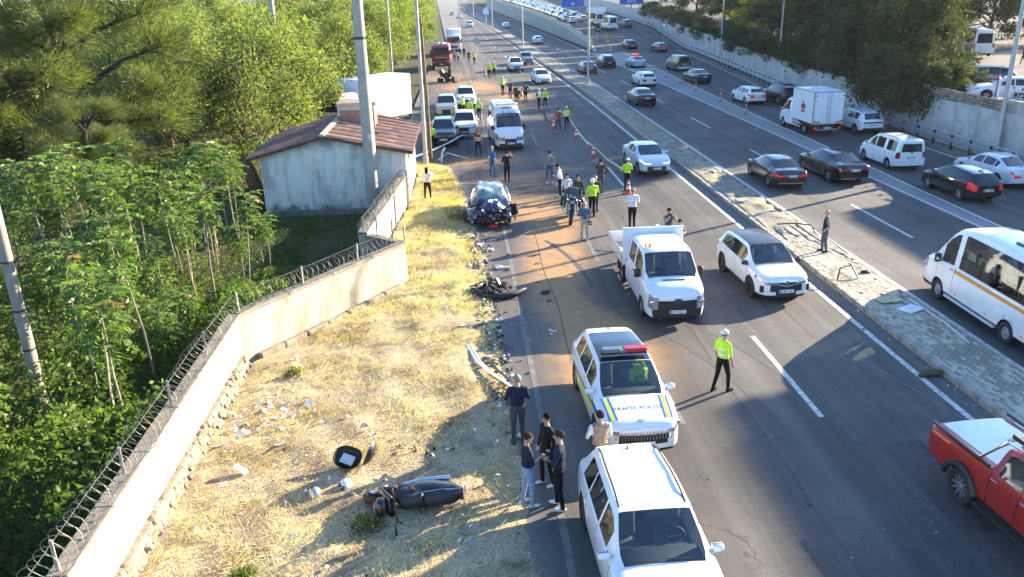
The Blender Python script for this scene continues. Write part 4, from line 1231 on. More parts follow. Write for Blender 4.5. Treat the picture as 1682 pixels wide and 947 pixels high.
def interior(t, S):
    W = S['W']; hw = W * .5
    fy = S.get('seat_y', .1); rows = S.get('rows', (fy, fy - .9)); sz = S.get('seat_z', .45)
    drv = -1
    b = MB(); b.box((0, (S['ws'][1] + rows[-1] - .4) / 2 - .1, S['sill'] + .16), (W * .86, S['ws'][1] - rows[-1] + .6, .06)); b.build('floor', M_DASH, t)
    for k, y in enumerate(rows):
        for s in ((-1, 1) if k == 0 or not S.get('bench') else (-1, 1)):
            b = MB(); x = s * W * .22
            b.bevbox((x, y, sz), (.5, .5, .16), .05); b.bevbox((x, y - .27, sz + .36), (.48, .13, .62), .05, rx=.18); b.bevbox((x, y - .35, sz + .76), (.26, .1, .18), .04, rx=.1)
            b.build('seat', S.get('seat_m', M_SEAT), t, 50)
    cy = S['ws'][1]; zb = interp(S['belt'], cy)
    b = MB(); b.bevbox((0, cy - .38, zb - .10), (W * .80, .55, .14), .05); b.bevbox((0, cy - .62, zb - .22), (W * .78, .25, .3), .05); b.build('dashboard', M_DASH, t, 50)
    b = MB(); x = drv * W * .22; c = Vector((x, cy - .85, zb - .06)); pts = []
    for k in range(15):
        q = 2 * PI * k / 14; pts.append(c + Vector((.18 * math.cos(q), .18 * math.sin(q) * -.35, .18 * math.sin(q) * .93)))
    b.tube(pts, .018, 6); b.box(c, (.3, .03, .05)); b.build('steering_wheel', M_BLK, t)
    hy = S['ws'][0]; b = MB(); b.bevbox((0, hy + .12, interp(S['top'], hy + .12) - .07), (.24, .05, .08), .02); b.build('rear_view_mirror', M_BLK, t)

# ---------------------------------------------------------------- model sheets
def std_front(grille_rows=(1, 2, 3), gw=.6, hl=(3, 4), hlw=.5, bump=(0,)):
    def f(j, u):
        a = abs(u)
        if j in bump: return 'bumper'
        if j in hl and a > hlw: return 'headlight'
        if j in grille_rows and a < gw: return 'grille'
        return 'body'
    return f
def std_rear(tl=(3, 4), tlw=.5, bump=(0, 1), glass=None, strip=False):
    def f(j, u):
        a = abs(u)
        if j in bump: return 'bumper'
        if j in tl and a > tlw: return 'tail_light'
        if strip and j == tl[-1]: return 'tail_light'
        if glass and j in glass and a < .8: return 'rear_window'
        return 'tailgate'
    return f
def spec(**k): return k
def mk_suv(**k):
    S = spec(name='suv', cat='car', L=4.62, W=1.89, sill=.30, wr=.365, arch=.415, axles=(-1.40, 1.46), inset=.0, wheel_w=.235, tuck=.93,
             top=[(-2.31, .98), (-2.27, 1.06), (-2.22, 1.12), (-1.93, 1.50), (-1.55, 1.60), (-.6, 1.665), (.2, 1.655), (.42, 1.625), (1.22, 1.135), (1.75, 1.06), (2.12, 1.0), (2.26, .94), (2.31, .87)],
             belt=[(-2.31, .95), (-2.15, 1.04), (-1.5, 1.08), (0, 1.05), (1.22, 1.03), (1.9, .96), (2.2, .89), (2.31, .82)],
             plan=[(-2.31, .80), (-2.24, .90), (-2.05, .965), (-1.6, .99), (-.9, 1.0), (1.5, .995), (1.95, .955), (2.18, .88), (2.31, .76)],
             roofw=[(-2.31, .60), (-1.9, .63), (-.8, .68), (.4, .69), (1.22, .86), (2.31, .8)],
             under=[(-2.31, .42), (-2.0, .32), (-1.5, .28), (1.6, .28), (2.1, .28), (2.31, .30)],
             glass=[(-1.62, -1.02), (-.96, -.08), (0, .62)], seams=(-1.02, -.04, 1.06), doors=[(-1.02, -.05), (-.03, 1.05)], ws=(.42, 1.22), rw=(-2.22, -1.93),
             clad=1, hl=.5, tl=.32, front=std_front((1, 2, 3), .62, (4,), .5), rear=std_rear((4,), .3, (0, 1)), hl_rows=(4,), tl_rows=(4,), paint=PW, fin=-1.6, rails=(-1.7, .25), seat_y=.05, rows=(.05, -.9), seat_z=.62, rplate=.72, fbulge=.10)
    S.update(k); return S
def mk_sedan(**k):
    S = spec(name='sedan', cat='car', L=4.85, W=1.86, sill=.22, wr=.33, arch=.37, axles=(-1.42, 1.45), wheel_w=.225,
             top=[(-2.42, .86), (-2.38, 1.0), (-2.25, 1.06), (-1.75, 1.08), (-1.0, 1.385), (-.5, 1.44), (.05, 1.445), (.35, 1.40), (1.15, 1.00), (1.7, .93), (2.2, .80), (2.38, .72), (2.42, .66)],
             belt=[(-2.42, .83), (-2.3, .94), (-1.5, .96), (0, .93), (1.15, .91), (1.9, .82), (2.3, .70), (2.42, .62)],
             plan=[(-2.42, .78), (-2.34, .88), (-2.1, .95), (-1.6, .99), (1.5, .99), (2.0, .94), (2.28, .84), (2.42, .72)],
             roofw=[(-2.42, .75), (-1.75, .70), (-1.0, .62), (.35, .66), (1.15, .84), (2.42, .8)],
             under=[(-2.42, .34), (-2.0, .25), (2.1, .22), (2.42, .24)],
             glass=[(-1.22, -.98), (-.92, -.12), (-.04, .66)], seams=(-.95, -.08, 1.0), doors=[(-.95, -.09), (-.07, 1.0)], ws=(.35, 1.15), rw=(-1.75, -1.0),
             front=std_front((1, 2, 3), .5, (4,), .45), rear=std_rear((4,), .42, (0,)), hl_rows=(4,), tl_rows=(4,), tl=.28, hl=.5, paint=PBK, fin=-1.0, seat_z=.42, rplate=.78, fbulge=.12, rbulge=.08)
    S.update(k); return S
def mk_hatch(**k):
    S = spec(name='hatchback', cat='car', L=4.28, W=1.78, sill=.22, wr=.32, arch=.36, axles=(-1.26, 1.33), wheel_w=.215,
             top=[(-2.14, .92), (-2.11, 1.02), (-2.02, 1.10), (-1.68, 1.37), (-1.2, 1.43), (-.4, 1.47), (.1, 1.46), (.36, 1.42), (1.12, 1.02), (1.6, .95), (1.98, .82), (2.1, .74), (2.14, .68)],
             belt=[(-2.14, .88), (-2.0, .98), (-1.4, .99), (0, .94), (1.12, .92), (1.75, .83), (2.05, .72), (2.14, .64)],
             plan=[(-2.14, .80), (-2.06, .89), (-1.8, .96), (-1.4, .99), (1.4, .99), (1.8, .94), (2.02, .84), (2.14, .72)],
             roofw=[(-2.14, .62), (-1.6, .62), (-.5, .66), (.36, .67), (1.12, .84), (2.14, .8)],
             under=[(-2.14, .36), (-1.8, .25), (1.8, .22), (2.14, .24)],
             glass=[(-1.52, -1.06), (-1.0, -.16), (-.08, .66)], seams=(-1.0, -.12, .98), doors=[(-1.0, -.13), (-.11, .98)], ws=(.36, 1.12), rw=(-2.02, -1.68),
             front=std_front((1, 2, 3), .5, (4,), .45), rear=std_rear((3, 4), .48, (0,)), hl_rows=(4,), tl_rows=(4,), tl=.26, hl=.45, paint=PW, fin=-1.3, seat_z=.45, rplate=.66, fbulge=.11, rbulge=.07)
    S.update(k); return S
def mk_wagon(**k):
    return mk_sedan(**{**dict(name='estate_car', top=[(-2.42, .90), (-2.39, 1.02), (-2.32, 1.08), (-2.05, 1.36), (-1.4, 1.44), (-.5, 1.47), (.05, 1.46), (.35, 1.41), (1.15, 1.00), (1.7, .93), (2.2, .80), (2.38, .72), (2.42, .66)],
              roofw=[(-2.42, .62), (-1.5, .63), (.35, .66), (1.15, .84), (2.42, .8)], glass=[(-1.85, -1.04), (-.92, -.12), (-.04, .66)], rw=(-2.32, -2.05), rails=(-1.9, .1), rail_m=M_CHR, rear=std_rear((3, 4), .48, (0,))), **k})
def mk_van(**k):
    """compact people carrier with an upright tail"""
    S = spec(name='small_van', cat='van', L=4.38, W=1.81, sill=.24, wr=.325, arch=.365, axles=(-1.33, 1.40), wheel_w=.215,
             top=[(-2.19, 1.70), (-2.12, 1.76), (-1.5, 1.80), (0, 1.80), (.35, 1.76), (.75, 1.55), (1.38, 1.16), (1.75, 1.06), (2.05, .92), (2.19, .76)],
             belt=[(-2.19, 1.08), (0, 1.06), (1.38, 1.02), (1.85, .90), (2.1, .80), (2.19, .70)],
             plan=[(-2.19, .92), (-2.12, .97), (-1.5, 1.0), (1.4, .99), (1.85, .94), (2.08, .85), (2.19, .74)],
             roofw=[(-2.19, .72), (0, .74), (.75, .76), (1.38, .86), (2.19, .8)], rr=.09,
             under=[(-2.19, .34), (-1.8, .25), (1.8, .24), (2.19, .26)],
             glass=[(-1.95, -1.0), (-.72, .14), (.24, .95)], seams=(-.98, .18, 1.12), doors=[(-.98, .17), (.19, 1.12)], ws=(.55, 1.38), rw=None,
             front=std_front((1, 2), .55, (4,), .45), rear=std_rear((3, 4, 5), .74, (0, 1), (6,)), hl_rows=(4,), tl_rows=(3, 4, 5), tl=.1, hl=.5, paint=PW, bump_m=PW, rails=(-1.8, .1), seat_z=.6, rplate=.80, rbulge=.04, fbulge=.1)
    S.update(k); return S
def mk_bus(**k):
    """high roofed minibus / panel van"""
    S = spec(name='minibus', cat='minibus', L=6.6, W=2.06, sill=.30, wr=.345, arch=.40, axles=(-1.75, 2.0), wheel_w=.22, tuck=.96,
             top=[(-3.3, 2.52), (-3.22, 2.60), (-2.5, 2.68), (.9, 2.68), (1.5, 2.58), (1.85, 2.32), (2.55, 1.50), (2.85, 1.38), (3.12, 1.26), (3.26, 1.12), (3.3, 1.02)],
             belt=[(-3.3, 1.36), (1.4, 1.36), (2.2, 1.30), (2.55, 1.26), (3.0, 1.16), (3.2, 1.03), (3.3, .95)],
             plan=[(-3.3, .95), (-3.2, .985), (-2.6, 1.0), (1.6, 1.0), (2.3, .975), (2.85, .93), (3.15, .85), (3.3, .74)],
             roofw=[(-3.3, .74), (-2.6, .77), (1.0, .77), (1.9, .80), (2.55, .88), (3.3, .8)], rr=.16,
             under=[(-3.3, .42), (-2.8, .36), (2.6, .30), (3.1, .26), (3.3, .28)],
             glass=[(-2.95, 1.06), (1.32, 2.05)], seams=(1.18, 2.2), doors=[(1.19, 2.19)], ws=(1.85, 2.55), rw=None, clad=1,
             front=std_front((1, 2), .55, (3, 4), .5), rear=std_rear((3, 4), .82, (0,), (6,)), hl_rows=(3, 4), tl_rows=(3, 4), tl=.1, hl=.42, paint=PW, mirror_m=M_BLK, big_mirror=True, mirror_y=2.12,
             rim='steel', seat_z=.95, rows=(1.45,), rplate=.7, fbulge=.12, rbulge=.03, handle_m=M_BLK, hinge_front=True)
    S.update(k); return S
# ---------------------------------------------------------------- vehicles, one by one
def at(t, x, y, heading, z=0.):
    """heading 0: nose along +Y (driving away); 180: nose towards the camera"""
    t.location = (x, y, z); t.rotation_euler = (0, 0, rad(heading)); return t
def bars(name, parent, m, boxes, smooth=None):
    b = MB()
    for c, d in boxes: b.box(c, d)
    return b.build(name, m, parent, smooth)
def ribbon_side(S, y0, y1, z0f, z1f, s, name, m, t, off=.006, n=10):
    """decal strip that follows the body side"""
    b = MB()
    for k in range(n):
        y = y0 + (y1 - y0) * k / (n - 1)
        for zf in (z0f, z1f):
            z = zf(y) if callable(zf) else zf
            b.v.append((s * (side_x(S, y, z) + off), y, z))
    for k in range(n - 1):
        f = (2 * k, 2 * k + 1, 2 * k + 3, 2 * k + 2)
        b.f.append(f if s > 0 else f[::-1]); b.m.append(0)
    return b.build(name, m, t)
def ribbon_top(S, y0, y1, x0, x1, name, m, t, off=.006, n=8, slope=0.):
    b = MB()
    for k in range(n):
        y = y0 + (y1 - y0) * k / (n - 1); dx = slope * (y - y0)
        for x in (x0 + dx, x1 + dx): b.v.append((x, y, top_z(S, y, x) + off))
    for k in range(n - 1):
        f = (2 * k, 2 * k + 2, 2 * k + 3, 2 * k + 1)
        b.f.append(f); b.m.append(0)
    return b.build(name, m, t)
D_YEL = mat('reflective_yellow', (.62, .72, .03), .4); D_BLUE = mat('reflective_blue', (.02, .10, .42), .4)

# 1 white SUV closest to the camera
S = mk_suv(label='plain white SUV with dark roof rails parked in front of the traffic police SUV', rim='dark', rails=(-1.85, .28))
suv1 = make_car(S); at(suv1, 3.0, 12.05, 181.5)
# 2 traffic police SUV
S = mk_suv(name='police_suv', cat='police car', label='white traffic police SUV with yellow and blue stripes and a red roof beacon', rim='five', rails=None, roofpart=(-1.35, .40), roof_m=mat('panoramic_roof', (.02, .023, .027), .06, spec=.9), fplate=.52,
           front=std_front((2, 3), .80, (4,), .72, (0,)))
pol = make_car(S)
for s in (1, -1):
    ribbon_side(S, -1.75, 1.75, lambda y: .62 + .05 * y, lambda y: .80 + .06 * y, s, 'side_stripe', D_YEL, pol, n=22)
    ribbon_side(S, -1.75, 1.75, lambda y: .81 + .06 * y, lambda y: .86 + .06 * y, s, 'side_stripe', D_BLUE, pol, n=22)
    ribbon_side(S, 1.0, 1.9, .86, .98, s, 'side_stripe', D_BLUE, pol, n=10)
    for x, w, m in ((.60, .035, D_BLUE), (.68, .07, D_YEL), (.76, .035, D_BLUE)):
        ribbon_top(S, 1.28, 2.12, s * x - w / 2, s * x + w / 2, 'hood_stripe', m, pol, slope=-.06 * s, n=10)
z = top_z(S, 1.74, 0) + .03
tx = text('lettering', 'TRAFİK POLİSİ', .165, (0, 0, 0), (0, 0, 0), mat('lettering_grey', (.05, .07, .14), .5), pol, 0.)
for v in tx.data.vertices:
    x, y = -v.co.x, 1.74 - v.co.y
    v.co = (x, y, top_z(S, y, x) + .006)
b = MB(); b.lathe([(.085, -.004), (.07, .004)], (0, 2.16, top_z(S, 2.16, 0) + .008), n=14); b.build('emblem', M_CHR, pol)
lb = MB(); zr = interp(S['top'], .18); lb.bevbox((0, .18, zr + .10), (1.16, .24, .05), .02); lbo = lb.build('light_bar', M_BLK, pol)
b = MB(); b.bevbox((.30, .18, zr + .165), (.50, .26, .10), .035); b.build('blue_beacon', mat('dark_beacon', (.10, .13, .15), .2, spec=.8), lbo)
b = MB(); b.bevbox((-.28, .18, zr + .165), (.60, .26, .10), .035); b.build('red_beacon', mat('red_beacon', (.42, .02, .035), .2, spec=.7), lbo)
b = MB(); b.box((.03, .18, zr + .16), (.1, .25, .07)); b.build('beacon_divider', mat('grey_beacon', (.13, .15, .11), .4), lbo)
for k in range(-9, 10): bars('grille_slat', pol, M_CHR, [((k * .07, 2.31 + .115 * (1 - abs(k * .074) ** 2.2), .72), (.016, .03, .19))])
b = MB()
for (x, y) in ((-.42, -.02), (-.42, .02)): b.bevbox((x, y + .05, 1.08), (.46, .25, .5), .1)
b.build('hi_vis_jacket', mat('hi_vis', (.42, .70, .04), .6), pol)
at(pol, 3.66, 17.95, 181.5)

# 3 crew-cab flatbed truck
S = spec(name='flatbed_truck', cat='truck', label='white crew cab flatbed truck with an amber roof lamp and tall rack', L=3.5, W=1.98, sill=.34, wr=.34, arch=.39, axles=(.86,), wheel_w=.21, tuck=.96,
         top=[(-1.75, 1.96), (-1.68, 2.03), (-.4, 2.08), (.12, 2.06), (.3, 1.98), (1.02, 1.38), (1.35, 1.29), (1.6, 1.20), (1.72, 1.10), (1.75, 1.02)],
         belt=[(-1.75, 1.28), (.3, 1.28), (1.02, 1.22), (1.45, 1.12), (1.68, 1.02), (1.75, .96)],
         plan=[(-1.75, .95), (-1.6, .99), (.8, .99), (1.3, .96), (1.6, .90), (1.75, .80)],
         roofw=[(-1.75, .76), (-.2, .78), (.3, .80), (1.02, .90), (1.75, .8)], rr=.10, under=[(-1.75, .42), (1.3, .34), (1.75, .30)],
         glass=[(-1.45, -.62), (-.42, .52)], seams=(-1.6, -.52, .62), doors=[(-1.6, -.53), (-.51, .62)], ws=(.3, 1.02), rw=None, clad=0,
         front=lambda j, u: 'bumper' if j in (0, 1) else ('headlight' if j in (2, 3, 4) and abs(u) > .64 else ('grille' if j in (2, 3) else 'body')), rear=lambda j, u: 'rear_window' if j == 6 and abs(u) < .6 else 'body',
         hl_rows=(2, 3, 4), tl_rows=(), hl=.2, paint=PW, mirror_m=M_BLK, big_mirror=True, mirror_y=.52, rim='steel', seat_z=.95, rows=(-.35, -1.2), fplate=.50, ptext='35 P 2823', fbulge=.12, rbulge=.01, handle_m=M_BLK)
trk = make_car(S)
b = MB(); zc = top_z(S, 1.25, 0); b.box((0, 1.2, zc + .012), (.7, .07, .02)); b.build('hood_vent', M_BLK, trk)
b = MB(); b.lathe([(.085, -.01), (.08, .01)], (0, 1.89, .86), 'Y', 16); b.v = [(x * 1.6, y, z) for x, y, z in b.v]; oo = b.build('oval_badge', mat('badge_blue', (.03, .05, .13), .3), trk)
text('lettering', 'TRANSIT', .07, (-.62, 1.0 + .72, 1.05), (rad(60), 0, PI), M_CHR, trk, .002)
for z in (.74, .80): bars('grille_slat', trk, M_DKST, [((0, 1.87, z + .03), (1.1, .03, .02))])
for (x, m) in ((.52, M_ORA), (.66, M_ORA)):
    b = MB(); b.lathe([(.055 if x < .6 else .035, 0), (.05 if x < .6 else .03, .09), (.02, .11)], (x, .0, 2.07), n=10); b.build('amber_beacon', m, trk)
b = MB(); b.tube([(-.62, .05, 2.05), (-.62, .03, 2.2)], .012, 5); b.build('antenna', M_BLK, trk)
M_BED = mat('bed_boards', (.42, .38, .33), .8, vary=.3, vscale=4)
bars('bed_floor', trk, M_BED, [((0, -3.2, .86), (2.06, 2.7, .07))])
bars('chassis', trk, M_BLK, [((0, -2.9, .62), (.8, 3.6, .3))])
for s in (1, -1):
    b = MB(); b.bevbox((s * 1.05, -3.2, 1.10), (.045, 2.66, .42), .015)
    for k in range(4): b.box((s * 1.075, -2.1 - k * .74, 1.1), (.02, .05, .42))
    b.build('side_board', PW2, trk)
    bars('corner_post', trk, mat('orange_wood', (.50, .22, .06), .7), [((s * 1.05, -1.845, 1.06), (.06, .05, .5))])
bars('tail_board', trk, PW2, [((0, -4.55, 1.10), (2.1, .045, .42))])
b = MB(); b.bevbox((0, -1.80, 1.52), (2.12, .05, 1.3), .02); b.build('headboard', PW, trk)
bars('headboard_rim', trk, PW2, [((0, -1.80, 2.19), (2.14, .08, .06))])
b = MB(); b.tube([(1.9, -2.9, 1.1), (.4, -2.5, 1.0), (-.3, -2.3, .98)], .015, 5); b.tube([(.9, -4.2, .95), (.3, -2.2, .97)], .02, 5); b.build('long_tool', M_WOOD, trk)
ty, rm = wheel_meshes(.34, .21, 'steel')
for s in (1, -1):
    w = link('wheel', ty, trk, (s * .86, -2.45, .34), PI if s < 0 else 0); link('rim', rm, w)
    bars('mudguard', trk, M_BLK, [((s * .86, -2.45, .76), (.26, .9, .04)), ((s * .86, -2.98, .55), (.26, .03, .4))])
at(trk, 6.46, 25.05, 180.)

# 4 two-tone crossover
S = mk_suv(name='crossover', label='white crossover with a black roof facing the camera near the kerb', L=4.42, W=1.84, roofpart=(-1.9, .42), roof_m=mat('black_roof_paint', (.018, .018, .02), .45, coat=.25), pillar_black=True, rails=None, rim='dark', mirror_m=M_BLK,
           top=[(-2.21, .98), (-2.17, 1.08), (-2.12, 1.14), (-1.86, 1.46), (-1.5, 1.55), (-.6, 1.62), (.2, 1.61), (.42, 1.58), (1.25, 1.10), (1.75, 1.02), (2.08, .96), (2.18, .90), (2.21, .85)],
           belt=[(-2.21, .95), (-2.05, 1.04), (-1.4, 1.06), (0, 1.02), (1.25, .99), (1.85, .92), (2.12, .86), (2.21, .80)],
           plan=[(-2.21, .80), (-2.14, .90), (-1.95, .965), (-1.5, .99), (-.9, 1.0), (1.5, .995), (1.85, .955), (2.08, .88), (2.21, .76)],
           under=[(-2.21, .42), (-1.9, .32), (-1.5, .28), (1.6, .28), (2.21, .28)], rw=(-2.12, -1.86), roofw=[(-2.21, .60), (-1.8, .63), (-.8, .68), (.4, .69), (1.22, .86), (2.21, .8)],
           axles=(-1.31, 1.38), fplate=.50, fin=-1.5, front=lambda j, u: 'bumper' if j == 0 else ('headlight' if j == 4 and abs(u) > .55 else ('grille' if (j in (2, 3) and abs(u) < .75) or (j == 4 and abs(u) < .55) or (j == 1 and abs(u) < .4) else 'body')))
nq = make_car(S)
b = MB(); b.lathe([(.075, -.006), (.07, .006)], (0, 2.33, .80), 'Y', 16); b.build('emblem', M_CHR, nq)
for s in (1, -1):
    b = MB(); b.tube([(s * .42, 2.31, .86), (s * .3, 2.325, .74), (0, 2.33, .68)], .012, 5); b.build('grille_trim', M_CHR, nq)
    b = MB(); b.box((s * .78, 2.12, .56), (.1, .12, .22)); b.build('fog_recess', M_BLK, nq)
b = MB(); b.box((.42, -.35, 1.02), (.1, .02, .05)); b.build('red_cabin_light', M_BRAKE, nq)
at(nq, 10.35, 26.85, 182.5)

# 5 ice-blue fastback crossover
S = mk_suv(name='crossover', label='pale silver blue crossover with shining headlamps beside the officer', paint=PIC, L=4.58, W=1.83, rails=None, fplate=.5,
           top=[(-2.29, .98), (-2.24, 1.06), (-2.0, 1.12), (-1.3, 1.44), (-.6, 1.53), (.2, 1.52), (.42, 1.49), (1.25, 1.06), (1.75, 1.0), (2.12, .92), (2.26, .84), (2.29, .78)], rw=(-2.0, -1.3),
           head_m=mat('lit_headlamp', (.8, .85, .85), .1, emit=(.9, 1, .9), estr=.2), front=std_front((1, 2), .7, (4,), .5))
c4x = make_car(S); at(c4x, 10.6, 46.6, 183)

# 6 ambulance
M_RSTR = mat('red_stripe', (.55, .02, .02), .4)
S = mk_bus(name='ambulance', cat='ambulance', label='white ambulance van with a red crescent above the windscreen', L=6.2, glass=[(1.32, 2.05)], ws=(1.85, 2.55), fplate=.55, front=lambda j, u: 'bumper' if j in (0, 1) else ('headlight' if j in (3, 4) and abs(u) > .6 else ('grille' if j in (2, 3) and abs(u) < .5 else 'body')))
S = {**S, 'L': 6.6}
amb = make_car(S)
for s in (1, -1):
    ribbon_side(S, -3.0, 1.0, 1.0, 1.2, s, 'side_stripe', M_RSTR, amb, n=16)
    b = MB(); ribbon_side(S, -2.6, .9, 1.5, 2.05, s, 'side_window', M_GLD, amb, n=14)
b = MB(); b.bevbox((0, 1.15, 2.80), (1.5, .5, .16), .06); lbo = b.build('light_bar', M_WHITE, amb)
b = MB(); b.bevbox((0, -.6, 2.74), (.9, .9, .16), .05); b.build('roof_unit', PW2, amb); bars('roof_slot', amb, M_BLK, [((0, 1.5, 2.66), (.8, .12, .03)), ((0, .6, 2.71), (.7, .1, .05))])
# crescent
y0 = 1.78; pts = []
b = MB(); n = 16
for k in range(n + 1):
    q = -2.3 + 4.6 * k / n + PI; r0 = .17; w = .055 * math.cos((k / n - .5) * PI)
    for r in (r0 - w, r0): 
        x, v = r * math.cos(q) + .42, r * math.sin(q)
        yy = y0 - v * .62; b.v.append((x, yy + .01, top_z(S, yy, x) + .014))
for k in range(n): b.f.append((2 * k, 2 * k + 1, 2 * k + 3, 2 * k + 2)); b.m.append(0)
b.build('red_crescent', M_RSTR, amb)
text('lettering', 'AMBULANS', .13, (-.2, 1.80, top_z(S, 1.80, .2) + .02), (rad(48), 0, PI), mat('pale_blue_print', (.30, .36, .48), .5), amb, .002)
at(amb, 2.95, 56.75, 183)

# 7 red pickup with white bed cover
S = spec(name='pickup_truck', cat='pickup', label='red double cab pickup with a white bed cover and black roof rack', L=5.33, W=1.9, sill=.42, wr=.385, arch=.45, axles=(-1.50, 1.58), wheel_w=.265, tuck=.96,
         top=[(-2.66, 1.16), (-2.6, 1.21), (-.86, 1.23), (-.82, 1.26), (-.72, 1.70), (-.4, 1.80), (.4, 1.82), (.68, 1.78), (1.35, 1.30), (1.7, 1.20), (2.3, 1.10), (2.58, .98), (2.66, .84)],
         belt=[(-2.66, 1.12), (-.9, 1.20), (-.6, 1.18), (1.35, 1.14), (2.2, 1.02), (2.55, .90), (2.66, .78)],
         plan=[(-2.66, .92), (-2.58, .96), (-2.0, .98), (1.6, .985), (2.2, .95), (2.5, .88), (2.66, .76)],
         roofw=[(-2.66, .85), (-.85, .84), (-.7, .68), (.6, .70), (1.35, .88), (2.66, .8)], under=[(-2.66, .6), (-2.2, .46), (2.3, .42), (2.66, .40)],
         glass=[(-.62, -.02), (.06, .98)], seams=(-.76, .02, 1.2), doors=[(-.75, .01), (.03, 1.19)], ws=(.68, 1.35), rw=(-.82, -.72), clad=1, roofpart=(-2.58, -.92), roof_m=PW, roofname='bed_cover',
         front=std_front((1, 2, 3), .6, (4,), .5), rear=std_rear((3, 4), .8, (0,)), hl_rows=(3, 4), tl_rows=(3, 4), tl=.1, hl=.4, paint=PRED, rim='multi', seat_z=.85, rows=(.35, -.35), handle_m=M_CHR, mirror_m=PRED, fbulge=.1, rbulge=.02, mirror_y=.95)
pk = make_car(S)
for s in (1, -1):
    for a in S['axles']:                      # wide black wheel-arch flares
        b = MB(); pts = []
        for k in range(9):
            q = PI * k / 8 * 1.0
            y, z = a + (S['arch'] + .03) * math.cos(q), S['wr'] + (S['arch'] + .03) * math.sin(q)
            pts.append((s * (side_x(S, y, max(z, .75)) + .005), y, max(z, .46)))
        b.tube(pts, .075, 6); b.build('wheel_flare', M_BLK, pk, 60)
    b = MB(); b.tube([(s * .80, -2.3, 1.20), (s * .82, -1.2, 1.24), (s * .72, -.9, 1.62), (s * .64, -.75, 1.80), (s * .64, .2, 1.90)], .032, 8); b.build('roll_bar', M_CHR, pk, 60)
    bars('side_step', pk, M_BLK, [((s * .97, .05, .42), (.2, 1.9, .07))])
    for yy in (-1.05,): bars('bed_rail', pk, M_BLK, [((s * .86, -1.75, 1.245), (.06, 1.75, .04))])
b = MB(); b.tube([(-.72, -.95, 1.56), (-.66, -.82, 1.80), (.66, -.82, 1.80), (.72, -.95, 1.56)], .032, 8); b.build('roll_bar', M_CHR, pk, 60)
b = MB()
for k in range(7): b.box((0, -.62 + k * .19, 1.93), (1.2, .05, .03))
for s in (-1, 1): b.box((s * .62, -.05, 1.96), (.04, 1.35, .09)); b.box((s * .45, -.05, 1.90), (.03, 1.3, .06))
b.build('roof_rack', M_BLK, pk)
at(pk, 10.78, 12.1, 184)

# 8 minibus with an orange waistband
S = mk_bus(label='white high-roofed minibus with an orange waist stripe by the paved median', L=6.7, side_m=M_GL, rows=(1.45, .4, -.55, -1.5, -2.4), rplate=.7)
S = {**S, 'L': 6.6}
mb_ = make_car(S)
M_OSTR = mat('orange_stripe', (.72, .24, .03), .4)
for s in (1, -1):
    ribbon_side(S, -3.05, 1.15, 1.19, 1.30, s, 'waist_stripe', M_OSTR, mb_, n=24)
    for yy in (-1.8, -.72, .28): bars('window_pillar', mb_, M_BLK, [((s * (side_x(S, yy, 1.75) + .0), yy, 1.75), (.03, .07, .72))])
    bars('running_board', mb_, mat('board_grey', (.55, .55, .54), .5), [((s * .98, .1, .34), (.18, 2.7, .07))])
    for yy in (.9, -.75, -2.5): bars('marker_lamp', mb_, M_ORA, [((s * (side_x(S, yy, .55) + .01), yy, .55), (.02, .09, .05))])
b = MB(); b.bevbox((.15, -.9, 2.70), (1.0, .8, .07), .03); b.build('roof_hatch', M_GLD, mb_)
b = MB()
for k in range(4): b.bevbox((-.80, -2.3 + k * .95, 1.86), (.06, .7, .22), .05)
b.build('curtain', mat('pale_curtain', (.55, .55, .42), .8), mb_)
at(mb_, 16.55, 22.55, -1.5)

# 9 cars moving away on the shaded roads
S = mk_sedan(label='black saloon with lit brake lamps beside the sunlit median', tail_m=M_BRAKE, rails=None); a1 = make_car(S, 1)
bars('brake_lamp', a1, M_BRAKE, [((0, -1.02, 1.36), (.3, .05, .04))]); bars('chrome_strip', a1, M_CHR, [((0, -2.49, .42), (1.3, .03, .025))]); at(a1, 16.75, 42.4, -1)
S = mk_sedan(label='long black limousine saloon with chrome sills next to the grooved island', L=4.85, W=1.9); S = {**S}
a2 = make_car(S, 1); a2.scale = (1.0, 1.07, 1.03)
for s in (1, -1): bars('chrome_sill', a2, M_CHR, [((s * .915, 0, .27), (.03, 2.3, .03))])
bars('chrome_strip', a2, M_CHR, [((0, -2.49, .36), (1.45, .03, .03)), ((0, -2.49, .86), (.9, .03, .03))]); at(a2, 20.25, 43.3, 2)
S = mk_van(label='white people carrier van with roof bars on the service road'); a3 = make_car(S, 1)
bars('badge', a3, M_CHR, [((0, -2.245, 1.08), (.12, .02, .12))]); at(a3, 24.75, 45.6, 1)
S = mk_hatch(label='black rounded hatchback with tall red tail lamps on the service road', paint=PBK, roofw=[(-2.14, .58), (-1.6, .62), (-.5, .66), (.36, .67), (1.12, .84), (2.14, .8)], rear=std_rear((3, 4, 5), .7, (0,)), tl_rows=(3, 4, 5), tail_m=M_BRAKE)
a4 = make_car(S, 1); bars('emblem', a4, M_CHR, [((0, -2.235, .88), (.1, .02, .05)), ((0, -2.235, .80), (.1, .02, .05))]); at(a4, 24.55, 38.25, 2)
S = mk_sedan(label='white older saloon at the frame edge beside the guardrail', paint=PW2, tail_m=M_BRAKE, tl=.2, rear=std_rear((3,), .4, (0,))); a5 = make_car(S, 1); at(a5, 28.05, 40.9, 3)
S = mk_suv(label='white boxy SUV with a black tail panel beside the box truck', rear=lambda j, u: 'bumper' if j in (0, 1) else ('grille' if j == 4 else 'tailgate'), L=4.62, rail_m=PGR, rails=(-1.8, .2), tl_rows=()); a6 = make_car(S, 1); at(a6, 28.15, 57.0, 3); a6.scale = (.95, .95, .98)
